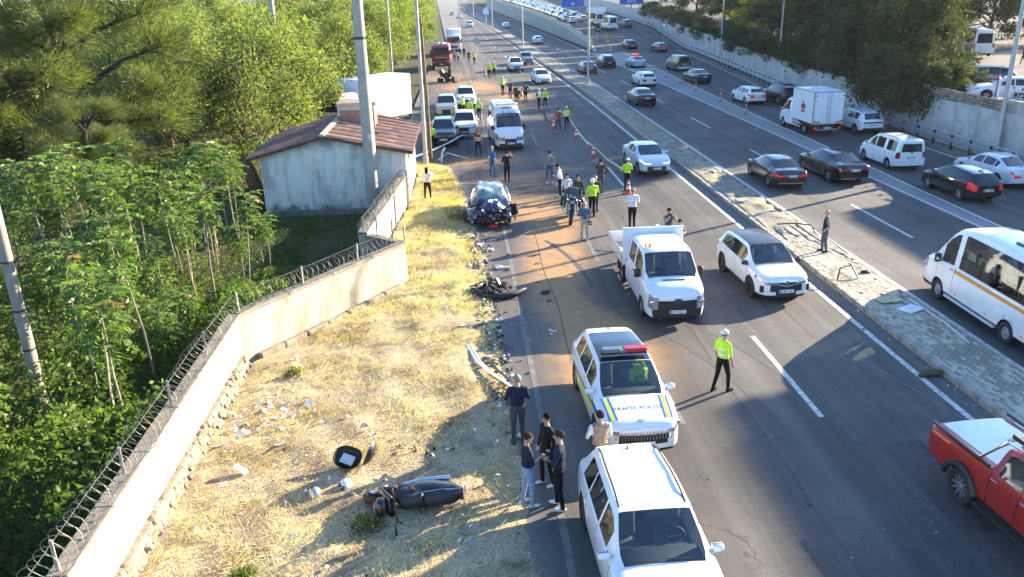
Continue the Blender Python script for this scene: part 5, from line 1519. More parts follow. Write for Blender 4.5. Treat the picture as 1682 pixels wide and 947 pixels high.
S = mk_suv(label='dark green SUV hidden behind the box truck', paint=mat('paint_dark_green', (.02, .03, .028), .25, coat=.6)); a7 = make_car(S, 1); at(a7, 28.6, 72.6, 3)
S = mk_hatch(label='white hatchback with glowing tail lamps near the red and white posts', tail_m=M_BRAKE); a8 = make_car(S, 1); at(a8, 25.85, 73.4, 4)
S = mk_sedan(label='black saloon crossing the sunlit patch beside the median', paint=PBK); a9 = make_car(S, 1); bars('chrome_strip', a9, M_CHR, [((0, -2.5, .3), (.5, .04, .06))]); at(a9, 16.35, 74.6, 1)
S = mk_wagon(label='white estate car with roof rails by the grooved island', paint=PW2); a10 = make_car(S, 1); at(a10, 19.8, 89.3, 2)
S = mk_sedan(label='dark grey saloon on the service road behind the silver van', paint=PDB); a11 = make_car(S, 1); at(a11, 26.0, 90.6, 4)
S = mk_van(name='van', label='silver boxy van on the service road by the guardrail', paint=PBRZ, L=4.38, rails=None); a12 = make_car(S, 1); a12.scale = (1.02, 1.08, 1.07); at(a12, 27.5, 104.6, 5)
S = mk_sedan(name='police_car', cat='police car', label='pale blue police saloon with a glowing red roof beacon', paint=PPB); a13 = make_car(S, 1)
b = MB(); b.bevbox((0, -.15, 1.50), (1.1, .3, .1), .03); lb = b.build('light_bar', M_BLK, a13)
b = MB(); b.bevbox((-.1, -.15, 1.60), (.8, .3, .14), .05); b.build('red_beacon', mat('lit_red_beacon', (.8, .03, .02), .3, emit=(1, .04, .02), estr=.9), lb); at(a13, 23.3, 110.3, 3)
S = mk_sedan(label='dark green saloon passing behind the median lamp post', paint=mat('paint_bottle', (.035, .05, .045), .3, coat=.5)); a14 = make_car(S, 1); at(a14, 15.9, 104.3, 2)
S = mk_suv(label='black SUV beside the widening painted island', paint=PBK); a15 = make_car(S, 1); at(a15, 19.5, 111.3, 2)
S = mk_suv(label='dark SUV with its tail lamps lit leaving along the service road', paint=PDB, tail_m=M_BRAKE); a16 = make_car(S, 1); at(a16, 28.8, 142.3, 4)
S = mk_hatch(label='dark grey hatchback with lit tail lamps next to the guardrail', paint=PGR, tail_m=M_BRAKE); a17 = make_car(S, 1); at(a17, 32.5, 136, 5)
S = mk_suv(label='grey green SUV beside the white minibus at the ramp', paint=PGR); a18 = make_car(S, 1); at(a18, 35.0, 177, 5, ramp(177))
S = mk_bus(label='white minibus with a wide rear window at the foot of the ramp', paint=PW2); a19 = make_car(S, 1); at(a19, 30.6, 172, 5, ramp(172))
S = mk_bus(label='white panel van ahead of the minibus on the ramp', paint=PW2); a20 = make_car(S, 1); at(a20, 30.4, 187, 5, ramp(187))
S = mk_hatch(label='white hatchback driving away on the sunlit strip by the lamp post', paint=PW); a21 = make_car(S, 1); at(a21, 15.3, 164.8, 1)
# oncoming cars
S = mk_wagon(label='white estate car coming forward beside the kerb in the sun', paint=PW2, fplate=.45); b1 = make_car(S, 1); at(b1, 9.15, 94.8, 183)
S = mk_suv(label='white SUV coming forward in the middle lane past the officers', paint=PW2, fplate=.5, rails=None); b2 = make_car(S, 1); at(b2, 7.25, 110.4, 182)
S = mk_suv(label='blue grey SUV coming forward next to the kerb', paint=mat('paint_slate', (.16, .19, .23), .3, coat=.6), fplate=.5); b3 = make_car(S, 1); at(b3, 9.4, 119.5, 182)
S = mk_hatch(label='small white car driving away far along the shaded lane', paint=PW2); b4 = make_car(S, 1); at(b4, 13.2, 236, 3)
S = mk_van(label='white van coming forward far up the empty road', paint=PW2); b5 = make_car(S, 1); at(b5, 3.3, 246.5, 186)
S = mk_hatch(label='white car farther up the road by the trees', paint=PW2); b6 = make_car(S, 1); at(b6, .4, 330, 186)
S = mk_hatch(label='grey car at the far bend beside the trees', paint=PSI); b7 = make_car(S, 1); at(b7, -2.6, 372, 186)
# parked along the verge
S = mk_suv(label='black SUV parked nose forward behind the brown wooden pole', paint=PBK, fplate=.55, L=4.62); c1 = make_car(S, 1); at(c1, -1.35, 58.0, 180)
S = mk_suv(label='white SUV with a black grille parked next to the black SUV', paint=PW2, fplate=.5, front=std_front((1, 2, 3, 4), .55, (4,), .6)); c2 = make_car(S, 1); at(c2, .18, 61.2, 178)
S = mk_suv(label='grey SUV parked in the row behind the white SUV', paint=PBEI, rails=None); c3 = make_car(S, 1); at(c3, -1.3, 71.6, 180)
S = mk_suv(label='white SUV parked behind two officers in yellow vests', paint=PW, fplate=.5); c4 = make_car(S, 1); at(c4, .4, 77.4, 181)

# 10 box truck with a fruit emblem
S = spec(name='box_truck', cat='truck', label='white box truck with a red fruit emblem on its side', L=2.6, W=2.0, sill=.36, wr=.34, arch=.39, axles=(.35,), wheel_w=.21, tuck=.96,
         top=[(-1.3, 2.1), (-.6, 2.2), (-.1, 2.15), (.1, 2.05), (.75, 1.4), (.95, 1.28), (1.2, 1.1), (1.3, .9)], belt=[(-1.3, 1.3), (0, 1.3), (.75, 1.2), (1.1, 1.0), (1.3, .84)],
         plan=[(-1.3, .97), (.4, .99), (.9, .95), (1.15, .87), (1.3, .76)], roofw=[(-1.3, .76), (0, .78), (.75, .88), (1.3, .8)], rr=.12, glass=[(-.55, .45)], seams=(-.7, .52), doors=[(-.69, .51)], ws=(.1, .75), rw=None,
         front=std_front((1, 2), .55, (3, 4), .5), rear=lambda j, u: 'body', hl_rows=(3, 4), tl_rows=(), hl=.3, paint=PW, mirror_m=M_BLK, big_mirror=True, mirror_y=.4, rim='steel', fbulge=.1, rbulge=.01, rows=(-.3,), handle_m=M_BLK)
bt = make_car(S, 1)
M_BOX = mat('box_panel', (.74, .75, .76), .45, vary=.06)
b = MB(); b.bevbox((0, -3.1, 1.98), (2.16, 3.5, 2.15), .02); bx = b.build('cargo_box', M_BOX, bt)
bars('corner_trim', bt, M_STEEL, [((s * 1.08, -4.85, 1.98), (.07, .06, 2.17)) for s in (-1, 1)] + [((0, -4.85, 3.05), (2.2, .07, .07)), ((0, -4.86, .90), (2.2, .05, .06))] + [((s * 1.08, -3.1, 3.04), (.05, 3.5, .06)) for s in (-1, 1)])
for s in (-1, 1): bars('rear_door', bt, M_BOX, [((s * .5, -4.862, 1.98), (.97, .03, 2.05))])
for x in (-.62, -.12, .1, .6)[1:3]:
    b = MB(); b.tube([(x, -4.90, .98), (x, -4.90, 3.0)], .018, 6); b.build('lock_rod', M_STEEL, bt)
for s in (-1, 1):
    bars('hinge', bt, M_DKST, [((s * .98, -4.89, z), (.16, .03, .05)) for z in (1.1, 2.8)])
    b = MB()
    for k in range(4): b.box((s * (.62 + k * .11), -4.885, 1.02), (.08, .012, .16), ry=.6)
    b.build('hazard_stripe', mat('hazard_orange', (.75, .25, .02), .5), bt)
    bars('tail_light', bt, M_BRAKE, [((s * .86, -4.9, .62), (.22, .05, .14))])
bars('rear_bar', bt, M_STEEL, [((0, -4.88, .52), (1.5, .06, .1))]); plate(bt, -4.92, .64, -1)
bars('chassis', bt, M_BLK, [((0, -3.0, .66), (.9, 3.6, .36))])
ty, rm = wheel_meshes(.34, .21, 'steel')
for s in (-1, 1):
    w = link('wheel', ty, bt, (s * .9, -3.4, .34), PI if s < 0 else 0); link('rim', rm, w)
    b = MB()
    for z in (.45, .72): b.box((s * 1.04, -2.0, z), (.03, 1.6, .07))
    b.build('side_guard', PW2, bt)
# emblem: a basket of red fruit with a green leaf, flat on the near side
b = MB(); b.box((-1.084, -3.2, 1.72), (.006, .62, .42)); em = b.build('emblem', mat('emblem_pink', (.62, .18, .16), .5), bt)
b = MB()
for (dy, dz, r) in ((-.22, .22, .15), (0, .26, .17), (.2, .22, .14)): b.lathe([(r, -.004), (r, .004)], (-1.088, -3.2 + dy, 1.72 + dz), 'X', 14)
b.box((-1.09, -3.2, 1.60), (.006, .5, .07)); b.build('emblem_fruit', M_RSTR, em)
b = MB(); b.box((-1.094, -3.2, 2.2), (.006, .16, .2), rx=.4); b.build('emblem_leaf', mat('emblem_green', (.05, .22, .05), .5), em)
b = MB(); b.box((-1.093, -3.2, 1.74), (.006, .42, .05)); b.build('emblem_band', M_WHITE, em)
at(bt, 24.9, 59.7, 1.5)

# 11 fire engine, lorry behind it
def lorry(name, label, cat, pm, tank=True):
    t = thing(name, label, cat)
    b = MB(); b.bevbox((0, 2.6, 1.95), (2.45, 2.1, 2.5), .14); b.build('cab', pm, t, 50)
    b = MB(); b.bevbox((0, 3.655, 2.42), (2.1, .05, .95), .02); b.build('windshield', M_GLD, t)
    for s in (-1, 1):
        b = MB(); b.bevbox((s * 1.232, 2.75, 2.40), (.03, 1.1, .8), .01); b.build('side_window', M_GLD, t)
        b = MB(); b.bevbox((s * 1.36, 3.5, 2.3), (.18, .15, .6), .04); b.build('mirror', M_BLK, t)
        b = MB(); b.bevbox((s * .98, 3.69, .98), (.36, .06, .2), .03); b.build('headlight', M_LENS, t)
    bars('bumper', t, M_BLK, [((0, 3.66, .72), (2.42, .12, .42))]); bars('grille', t, M_BLK, [((0, 3.66, 1.35), (1.3, .05, .3))]); bars('trim', t, M_CHR, [((0, 3.69, 1.62), (1.6, .02, .06))])
    plate(t, 3.74, .74, 1)
    b = MB(); b.bevbox((0, -1.6, 2.0 if tank else 2.45), (2.45, 5.6, 2.2 if tank else 3.1), .08 if tank else .03); b.build('body', pm if tank else M_BOX, t, 50)
    if tank:
        for k in range(4):
            for s in (-1, 1): bars('roller_shutter', t, M_STEEL, [((s * 1.235, -3.6 + k * 1.3, 1.9), (.02, 1.15, 1.5))])
        b = MB()
        for s in (-.25, .25): b.tube([(s, -4.2, 3.2), (s, 1.0, 3.2)], .04, 5)
        for k in range(12): b.tube([(-.25, -4.1 + k * .45, 3.2), (.25, -4.1 + k * .45, 3.2)], .025, 4)
        b.build('ladder', M_STEEL, t)
        b = MB(); b.bevbox((0, 2.6, 3.26), (1.9, .35, .16), .05); b.build('light_bar', mat('blue_beacon', (.03, .07, .3), .3), t)
        b = MB(); b.bevbox((0, 3.2, 3.2), (2.2, .3, .05), .01); b.build('sun_visor', PW2, t)
    bars('chassis', t, M_BLK, [((0, -.6, .8), (1.2, 8.2, .4))])
    ty, rm = wheel_meshes(.5, .3, 'steel')
    for y in (2.5, -2.6):
        for s in (-1, 1):
            w = link('wheel', ty, t, (s * 1.06, y, .5), PI if s < 0 else 0); link('rim', rm, w)
    return t
f1 = lorry('fire_engine', 'red fire engine with a white sun visor parked under the trees', 'fire engine', PFIRE); at(f1, -2.5, 117.5, 180)
f2 = lorry('lorry', 'white lorry standing behind the red fire engine', 'truck', PW, False); at(f2, -.9, 143, 180)
f3 = lorry('lorry', 'white box lorry parked behind the tiled hut', 'truck', PW, False); at(f3, -7.6, 63.7, 143)
# 12 parked on the terrace
TZ = 2.66
S = mk_bus(name='bus', cat='bus', label='white bus parked at the back of the upper parking lot', paint=PW2); d1 = make_car(S, 1); at(d1, 52.8, 83.5, -20, TZ)
S = mk_sedan(label='white saloon parked behind the stone parapet by the lamp post', paint=PW2); d2 = make_car(S, 1); at(d2, 35.4, 51.6, 68, TZ)
S = mk_hatch(label='dark hatchback parked half under the tree in the upper lot', paint=PDB); d3 = make_car(S, 1); at(d3, 37.8, 58.6, 70, TZ)
S = mk_hatch(label='pale hatchback mostly hidden by the tree in the upper lot', paint=PIC); d4 = make_car(S, 1); at(d4, 36.0, 62.8, 60, TZ)

# 13 wreck
rs_w = np.random.RandomState(5)
def dent(v):
    x, y, z = v
    n = lambda a, b_, c, s: (math.sin(a * x + b_ * y + c * z + s) + math.sin(1.7 * a * x - 1.3 * b_ * y + 2.1 * c * z + 2 * s)) * .5
    f = max(0, min(1, (y - .55) / 1.2)); r = max(0, min(1, (z - 1.1) / .3))
    y2 = y - f * (.40 + .24 * n(5, 1, 3, .4) + .2 * max(0, x))
    z2 = z + f * (.13 * n(6, 4, 1, 1.) + (.14 if abs(x) < .5 else -.05)) - r * (.10 + .10 * n(5, 4, 0, 2.)) * (1 if y < 1.1 else .4)
    x2 = x + f * .12 * n(3, 5, 4, 3.) - .05 * r * n(2, 3, 3, 1.)
    return (x2, y2, z2)
S = mk_hatch(name='wrecked_car', label='crushed dark blue car with a torn front and caved roof at the verge', paint=paint('wreck_grey', (.12, .125, .135), .4, .4), roofpart=(-1.9, .36), roof_m=paint('wreck_silver', (.30, .30, .31), .4, .4), warp=dent, mirror=False, seams=(-1.0, -.12, .98), doors=[(-1.0, -.13)], nohandle=True,
             cuts=[i * .12 - 1.8 for i in range(32)], glass=[(-1.52, -1.06), (-1.0, -.16)], rim='dark', front=lambda j, u: 'bumper' if j < 4 else 'body', hl=.01, head_m=M_BLK, rails=None, fin=None)
wk = make_car(S, 1)
for ch in wk.children:
    if ch.name.startswith('windshield'): 
        ch.data.materials.clear(); ch.data.materials.append(mat('shattered_glass', (.035, .07, .07), .25, vary=.8, vscale=7, vcol=(.22, .30, .29), bump=.8, bscale=30))
b = MB()
for k in range(120):
    x, y, z = rs_w.uniform(-.85, .85), rs_w.uniform(1.2, 2.0), rs_w.uniform(.22, .80)
    b.box((x, y, z), (rs_w.uniform(.06, .42), rs_w.uniform(.03, .22), rs_w.uniform(.008, .06)), rz=rs_w.uniform(0, 3), rx=rs_w.uniform(-1, 1), ry=rs_w.uniform(-1, 1), mi=int(rs_w.rand() * 3))
tag(b.build('engine_wreckage', [M_BLK, M_BLK, M_STEEL], wk), kind='stuff')
b = MB(); b.tube([(-.85, 1.0, .9), (-1.15, 1.5, .75), (-1.1, 1.9, .3)], .04, 5); b.box((-1.0, 1.35, .62), (.05, .9, .5), rz=.5, rx=.4); b.build('torn_wing', M_BLK, wk)
b = MB(); b.box((.92, 1.25, .55), (.06, .7, .55), rz=-.4, ry=.3); b.box((.85, 1.75, .6), (.4, .1, .5), rz=.7); b.build('torn_wing', PSI, wk)
b = MB(); b.bevbox((.98, .1, .62), (.05, 1.0, .6), .02, rz=-.12, ry=-.1); b.build('bent_door', PSI, wk)
b = MB(); b.box((-.1, 2.05, .1), (.4, .25, .12), rz=.3); b.build('red_part', M_RSTR, wk)
b = MB(); b.tube([(-.75, .35, 1.42), (-.86, .7, 1.2), (-.9, 1.0, .95)], .035, 6); b.tube([(.75, .35, 1.42), (.86, .7, 1.2), (.9, 1.0, .95)], .035, 6); b.build('roof_pillar', PSI, wk)
for ch in wk.children:
    if ch.name.split('.')[0] == 'body':
        me = ch.data; me.materials.append(paint('wreck_blue', (.010, .018, .085), .3, .3)); me.materials.append(M_BLK)
        for p in me.polygons:
            c = p.center
            if c.y > .55 and c.z > .62 and -.62 < c.x < .45: p.material_index = 1
            elif c.y > 1.0 and (c.z < .62 or c.x > .4): p.material_index = 2
ty, rm = wheel_meshes(.34, .215, 'dark')
w = link('wheel', ty, wk, (.98, 1.45, .36), .7); link('rim', rm, w)
b = MB()
for q in np.linspace(.2, 2.9, 8): b.v += [(.86, 1.45 + .43 * math.cos(q), .38 + .43 * math.sin(q)), (1.16, 1.50 + .47 * math.cos(q), .40 + .47 * math.sin(q))]
for k in range(7): b.f.append((2 * k, 2 * k + 1, 2 * k + 3, 2 * k + 2)); b.m.append(0)
b.build('wheel_arch_liner', M_BLK, wk, 60)
at(wk, 1.15, 37.3, 178)

# 14 queue on the ramp, far away: cars a dozen pixels wide, each a single mesh
def fuse(t):
    """join the parts of a car into one mesh with several materials"""
    mats, V, F, MI = [], [], [], []
    def rec(o, M):
        M = M @ o.matrix_local if o is not t else Matrix()
        if o.type == 'MESH':
            k = len(V); V.extend([tuple(M @ v.co) for v in o.data.vertices])
            for p in o.data.polygons:
                F.append([k + i for i in p.vertices]); m = o.data.materials[p.material_index]
                if m not in mats: mats.append(m)
                MI.append(mats.index(m))
        for c in o.children: rec(c, M)
    bpy.context.view_layer.update()
    rec(t, Matrix())
    me = bpy.data.meshes.new(t.name.split('.')[0]); me.from_pydata(V, [], F)
    for m in mats: me.materials.append(m)
    me.polygons.foreach_set('material_index', MI); me.shade_smooth(); me.set_sharp_from_angle(angle=rad(40))
    def kill(o):
        for c in list(o.children): kill(c)
        bpy.data.objects.remove(o)
    kill(t)
    return me
QK = [('white hatchback', mk_hatch, PW2), ('silver saloon', mk_sedan, PSI), ('white van', mk_van, PW2), ('grey hatchback', mk_hatch, PGR), ('dark blue hatchback', mk_hatch, PDB), ('white saloon', mk_sedan, PW2), ('black SUV', mk_suv, PBK), ('silver hatchback', mk_hatch, PSI)]
QM = [(lb, fuse(make_car(f(paint=p, label='x', mirror=False, **({'rails': None} if f in (mk_suv, mk_van) else {})), 1))) for lb, f, p in QK]
rq = np.random.RandomState(3); k = 0
for lane in range(3):
    y = 196 + lane * 3.1; nth = 0
    ORD = 'first second third fourth fifth sixth seventh eighth ninth tenth eleventh twelfth thirteenth fourteenth fifteenth sixteenth seventeenth eighteenth nineteenth twentieth'.split()
    ORD += ['twenty-' + q for q in ORD[:9]] + ['thirtieth'] + ['thirty-' + q for q in ORD[:9]]
    while y < 430 and k < 70:
        lo, hi = main_right(y) + 3.6, serv_right(y) - 2.4
        x = lo + (hi - lo) * (lane + .5) / 3 * .78 + rq.normal(0, .15)
        lb, me = QM[rq.randint(len(QM))]
        nm = 'van' if 'van' in lb else 'car'
        o = link('queued_' + nm, me, None, (x, y, ramp(y)), rad(4 + rq.normal(0, 1)))
        row = ('lane next to the ramp wall', 'middle lane of the ramp', 'lane farthest from the ramp wall')[lane]
        nth += 1
        tag(o, '%s queued %s in the %s' % (lb, ORD[nth - 1], row), nm, 'cars queued on the ramp')
        y += rq.uniform(5.8, 7.2) ; k += 1
# ================================================================== PEOPLE
def cloth(name, col, rough=.85, vary=.35):
    return mat('cloth_' + name, col, rough, vary=vary, vscale=14, bump=.35, bscale=24, spec=.2)
SKIN = mat('skin', (.42, .25, .17), .55, vary=.12, vscale=20)
HAIR = {'black': mat('hair_black', (.012, .010, .009), .95, spec=.05, vary=.4, vscale=40), 'brown': mat('hair_brown', (.05, .03, .018), .95, spec=.05, vary=.4, vscale=40), 'grey': mat('hair_grey', (.22, .20, .18), .7, vary=.4, vscale=40)}
HIVIS = cloth('hi_vis_yellow', (.50, .78, .04), .6, .15); REFL = mat('reflective_band', (.62, .64, .62), .35)
C = dict(black=(.012, .012, .014), navy=(.018, .022, .045), jeans=(.075, .11, .20), pale_jeans=(.24, .33, .45), white=(.72, .72, .70), grey=(.23, .22, .21), brown=(.085, .055, .045), beige=(.40, .31, .22), tan=(.36, .26, .19),
         olive=(.075, .075, .04), denim=(.07, .11, .18), blue=(.03, .11, .34), darkred=(.16, .05, .04), plaid=(.26, .09, .06), slate=(.07, .09, .12), khaki=(.42, .37, .30), dkgrey=(.06, .06, .065), pink=(.5, .25, .22))
CL = {}
def cm(c):
    if not isinstance(c, str): return c
    if c == 'hivis': return HIVIS
    if c == 'skin': return SKIN
    if c not in CL: CL[c] = cloth(c, C[c])
    return CL[c]
ARM = {'down': ((.255, -.02, 1.14), (.27, .06, .90)), 'hip': ((.37, -.07, 1.17), (.20, .07, 1.02)), 'ear': ((.31, .17, 1.27), (.135, .13, 1.54)), 'hold': ((.25, .03, 1.15), (.09, .27, 1.17)),
       'camera': ((.23, .20, 1.27), (.075, .27, 1.54)), 'behind': ((.27, -.13, 1.15), (.06, -.18, 1.0)), 'fold': ((.27, .09, 1.16), (-.06, .21, 1.20)), 'up': ((.33, .14, 1.36), (.24, .30, 1.58)),
       'pocket': ((.29, -.07, 1.15), (.19, .07, .95)), 'reach': ((.28, .18, 1.22), (.25, .42, 1.12)), 'lowered': ((.25, .05, 1.14), (.20, .22, .93))}
LEG = {'stand': ((0, 0), (0, 0)), 'step': ((.16, .06), (-.16, .02)), 'wide': ((.02, 0), (-.03, 0)), 'ease': ((.07, .03), (-.06, 0))}
PEOPLE = []
def person(label, x, y, heading, top='black', bottom='black', shoes='black', sleeve=None, forearm=None, hair='black', cap=None, arms=('down', 'down'), legs='ease', h=1.75, lean=0., turn=0., nod=0., z=0., stout=1.12, group=None, near=False, bands=False, spread=1., skirt=False, cat='person'):
    PEOPLE.append(dict(label=label, x=x, y=y, hd=heading, top=top, bottom=bottom, shoes=shoes, sleeve=sleeve or top, forearm=forearm or sleeve or top, hair=hair, cap=cap, arms=arms, legs=legs, h=h, lean=lean, turn=turn, nod=nod, z=z, stout=stout, group=group, near=near, bands=bands, spread=spread, cat=cat))

def capsule(b, p, q, r0, r1, n=10, ex=1., ey=1., ax=None):
    """tapered limb with round ends; ex/ey flatten it across two axes"""
    p, q = Vector(p), Vector(q); d = (q - p); L = d.length; t = d.normalized()
    a = ax if ax is not None else (Vector((1, 0, 0)) - t * t.x)
    a = a.normalized() if a.length > 1e-4 else t.orthogonal().normalized()
    c = t.cross(a); rings = []
    for k in range(4): u = -math.cos(PI / 2 * k / 3 if k else .02); rings.append((p + t * r0 * -math.cos(PI / 2 * k / 3), r0 * max(.05, math.sin(PI / 2 * k / 3))))
    for k in range(1, 3): rings.append((p + d * k / 3, r0 + (r1 - r0) * k / 3))
    for k in range(4): rings.append((q + t * r1 * math.sin(PI / 2 * k / 3), r1 * max(.05, math.cos(PI / 2 * k / 3))))
    k0 = len(b.v)
    for cc, r in rings:
        for i in range(n):
            w = 2 * PI * i / n; b.v.append(tuple(cc + a * math.cos(w) * r * ex + c * math.sin(w) * r * ey))
    for j in range(len(rings) - 1):
        for i in range(n): b.f.append((k0 + j * n + i, k0 + j * n + (i + 1) % n, k0 + (j + 1) * n + (i + 1) % n, k0 + (j + 1) * n + i)); b.m.append(0)
    b.f.append(tuple(k0 + i for i in range(n - 1, -1, -1))); b.m.append(0)
    e = k0 + (len(rings) - 1) * n; b.f.append(tuple(e + i for i in range(n))); b.m.append(0)

def make_people():
    tmp = []
    for P in PEOPLE:
        k = P['h'] / 1.75; st = P['stout']; b = MB(); seg = []          # seg: (p, q, r, zone)
        ML = Matrix.Translation((0, 0, .93)) @ Matrix.Rotation(-P['lean'], 4, 'X') @ Matrix.Translation((0, 0, -.93))
        U = lambda v: ML @ Vector(v)
        def limb(p, q, r0, r1, zone, ex=1., ey=1., ax=None):
            capsule(b, p, q, r0, r1, 10, ex, ey, ax); seg.append((Vector(p), Vector(q), (r0 + r1) / 2 * min(ex, ey), zone))
        X = Vector((1, 0, 0))
        limb((0, 0, .93), (0, .0, 1.02), .125 * st, .12 * st, 'bottom', 1.28, .92, X)
        limb(U((0, .01, 1.06)), U((0, .0, 1.22)), .12 * st, .128 * st, 'top', 1.22, .90, X)
        limb(U((0, .0, 1.24)), U((0, -.01, 1.38)), .13 * st, .115, 'top', 1.32, .88, X)
        limb(U((-.12, -.01, 1.41)), U((.12, -.01, 1.41)), .075, .075, 'top')
        limb(U((0, -.015, 1.44)), U((0, .005, 1.54)), .058, .055, 'skin')
        # head
        HM = ML @ Matrix.Translation((0, .01, 1.56)) @ Matrix.Rotation(P['turn'], 4, 'Z') @ Matrix.Rotation(-P['nod'], 4, 'X')
        Hh = lambda v: HM @ Vector(v)
        limb(Hh((0, -.012, .10)), Hh((0, -.012, .115)), .093, .093, 'skin', .86, 1.06, HM.to_3x3() @ X)
        limb(Hh((0, .025, .035)), Hh((0, .03, .075)), .058, .07, 'skin', .92, .95, HM.to_3x3() @ X)
        limb(Hh((0, .095, .085)), Hh((0, .112, .062)), .010, .017, 'skin')
        for s in (-1, 1): limb(Hh((s * .083, -.005, .065)), Hh((s * .088, -.012, .105)), .012, .016, 'skin', .6, 1.2)
        # legs
        for s, (fy, kb) in zip((1, -1), LEG[P['legs']]):
            sw = P['spread']; hip, knee, ank = Vector((s * .092, 0, .90)), Vector((s * .105 * sw, fy * .55 + .02 + kb * .3, .49)), Vector((s * .115 * sw, fy - .02, .09))
            limb(hip, knee, .092 * st ** .5, .062, 'bottom', 1., 1.05); limb(knee, ank, .063, .046, 'bottom')
            limb(ank + Vector((0, -.035, -.045)), ank + Vector((s * .02, .145, -.052)), .042, .036, 'shoes', 1.1, .95)
        # arms
        hands = []
        for s, nm in zip((1, -1), P['arms']):
            e, w = ARM[nm]
            sh = U((s * .185 * st ** .4, -.01, 1.405)); el = U((s * e[0] * st ** .5, e[1], e[2])); wr = U((s * w[0], w[1], w[2]))
            limb(sh, el, .058, .045, 'sleeve'); limb(el, wr, .043, .031, 'forearm')
            d = (wr - el).normalized(); pal = wr + d * .085
            sd_ = d.cross(Vector((0, 0, 1))); sd_ = sd_.normalized() if sd_.length > .1 else Vector((1, 0, 0))
            limb(wr + d * .015, pal, .030, .034, 'skin', 1.2, .62, sd_)
            hands.append((pal, d, sd_, s))
        o = bpy.data.objects.new('tmp', b.mesh('tmp', SKIN)); COL.objects.link(o)
        md = o.modifiers.new('r', 'REMESH'); md.mode = 'VOXEL'; md.voxel_size = .016 if P['near'] else (.022 if P['y'] < 50 else .034)
        sm = o.modifiers.new('s', 'SMOOTH'); sm.factor = .5; sm.iterations = 2
        tmp.append((P, o, seg, hands, HM, U, k))
    bpy.context.view_layer.update(); dg = bpy.context.evaluated_depsgraph_get()
    zones = ['skin', 'top', 'sleeve', 'forearm', 'bottom', 'shoes', 'band', 'ink']
    for P, o, seg, hands, HM, U, k in tmp:
        me = bpy.data.meshes.new_from_object(o.evaluated_get(dg))
        n = len(me.polygons); cc = np.zeros(n * 3); me.polygons.foreach_get('center', cc); cc = cc.reshape(-1, 3)
        D = []
        for p, q, r, zn in seg:
            p, q = np.array(p), np.array(q); d = q - p; t = np.clip(((cc - p) @ d) / (d @ d), 0, 1)
            D.append(np.linalg.norm(cc - p - t[:, None] * d, axis=1) - r)
        z = np.array([zones.index(s[3]) for s in seg])[np.argmin(np.array(D), 0)]
        tz = (z == 1)
        z[(z == 1) & (cc[:, 2] < 1.0)] = 4; z[(z == 4) & (cc[:, 2] > 1.0)] = 1
        if P['bands']:
            for a in (1.10, 1.25): z[(z == 1) & (abs(cc[:, 2] - a) < .028)] = 6
        me.materials.clear()
        for m in (SKIN, cm(P['top']), cm(P['sleeve']), cm(P['forearm']), cm(P['bottom']), cm(P['shoes']), REFL, M_INK): me.materials.append(m)
        me.polygons.foreach_set('material_index', z.astype(np.int32)); me.shade_smooth()
        # fingers, thumb, eyes, brows and mouth grow out of the same mesh
        fb = MB(); fz = []
        if P['y'] < 50:
            for pal, d, sd_, s in hands:
                nn = d.cross(sd_).normalized(); curl = nn * (-1 if nn.y < 0 else 1)
                for i, ln in enumerate((.062, .074, .068, .052)):
                    r0 = pal - d * .01 + sd_ * (.030 - i * .02); m1 = r0 + d * (ln * .6 + .01); m2 = m1 + (d * .6 + curl * .55) * ln * .6
                    fb.tube([r0, m1, m2], [.0105, .0095, .007], 5)
                r0 = pal - d * .05 + sd_ * .03 ; fb.tube([r0, r0 + (d * .5 + sd_ * .6 + curl * .3) * .045, r0 + (d * .9 + sd_ * .5 + curl * .6) * .075], [.012, .011, .008], 5)
            fz += [0] * len(fb.f)
        if P['near']:
            for s in (-1, 1):
                fb.ball(HM @ Vector((s * .034, .082, .098)), .0125, 8, 5); fb.box(HM @ Vector((s * .036, .091, .122)), (.036, .014, .008), rz=P['turn'])
            fb.box(HM @ Vector((0, .093, .034)), (.045, .016, .008), rz=P['turn'])
            fz += [7] * (len(fb.f) - len(fz))
        if fb.f:
            bm = bmesh.new(); bm.from_mesh(me)
            vs = [bm.verts.new(v) for v in fb.v]
            for f, zi in zip(fb.f, fz):
                try: fc = bm.faces.new([vs[i] for i in f]); fc.material_index = zi; fc.smooth = True
                except ValueError: pass
            bm.to_mesh(me); bm.free()
        me.name = 'body'
        old = o.data; bpy.data.objects.remove(o); bpy.data.meshes.remove(old)
        t = thing('person', P['label'], P['cat'], (P['x'], P['y'], P['z']), rad(P['hd']), P['group']); t.scale = (k, k, k)
        link('body', me, t)
        if P['hair']:
            hb = MB(); nn, mm = 14, 9
            rs = np.random.RandomState(int(P['x'] * 97 + P['y'] * 13) % 9999)
            for i in range(mm + 1):
                th = PI * .62 * i / mm
                for j in range(nn):
                    w = 2 * PI * j / nn; fr = max(0, math.sin(w)) ** 2
                    tt = th * (1 - .42 * fr)
                    r = 1 + rs.normal(0, .018)
                    hb.v.append(tuple(HM @ Vector((.089 * r * math.sin(tt) * math.cos(w), -.014 + .111 * r * math.sin(tt) * math.sin(w), .112 + .102 * r * math.cos(tt)))))
            for i in range(mm):
                for j in range(nn): hb.f.append((i * nn + j, (i + 1) * nn + j, (i + 1) * nn + (j + 1) % nn, i * nn + (j + 1) % nn)); hb.m.append(0)
            if P['hair'] == 'long': hb.ball(HM @ Vector((0, -.07, .0)), .1, 10, 6, sc=(.85, .6, 1.5))
            hb.build('hair', HAIR.get(P['hair'], HAIR['black']), t, 60)
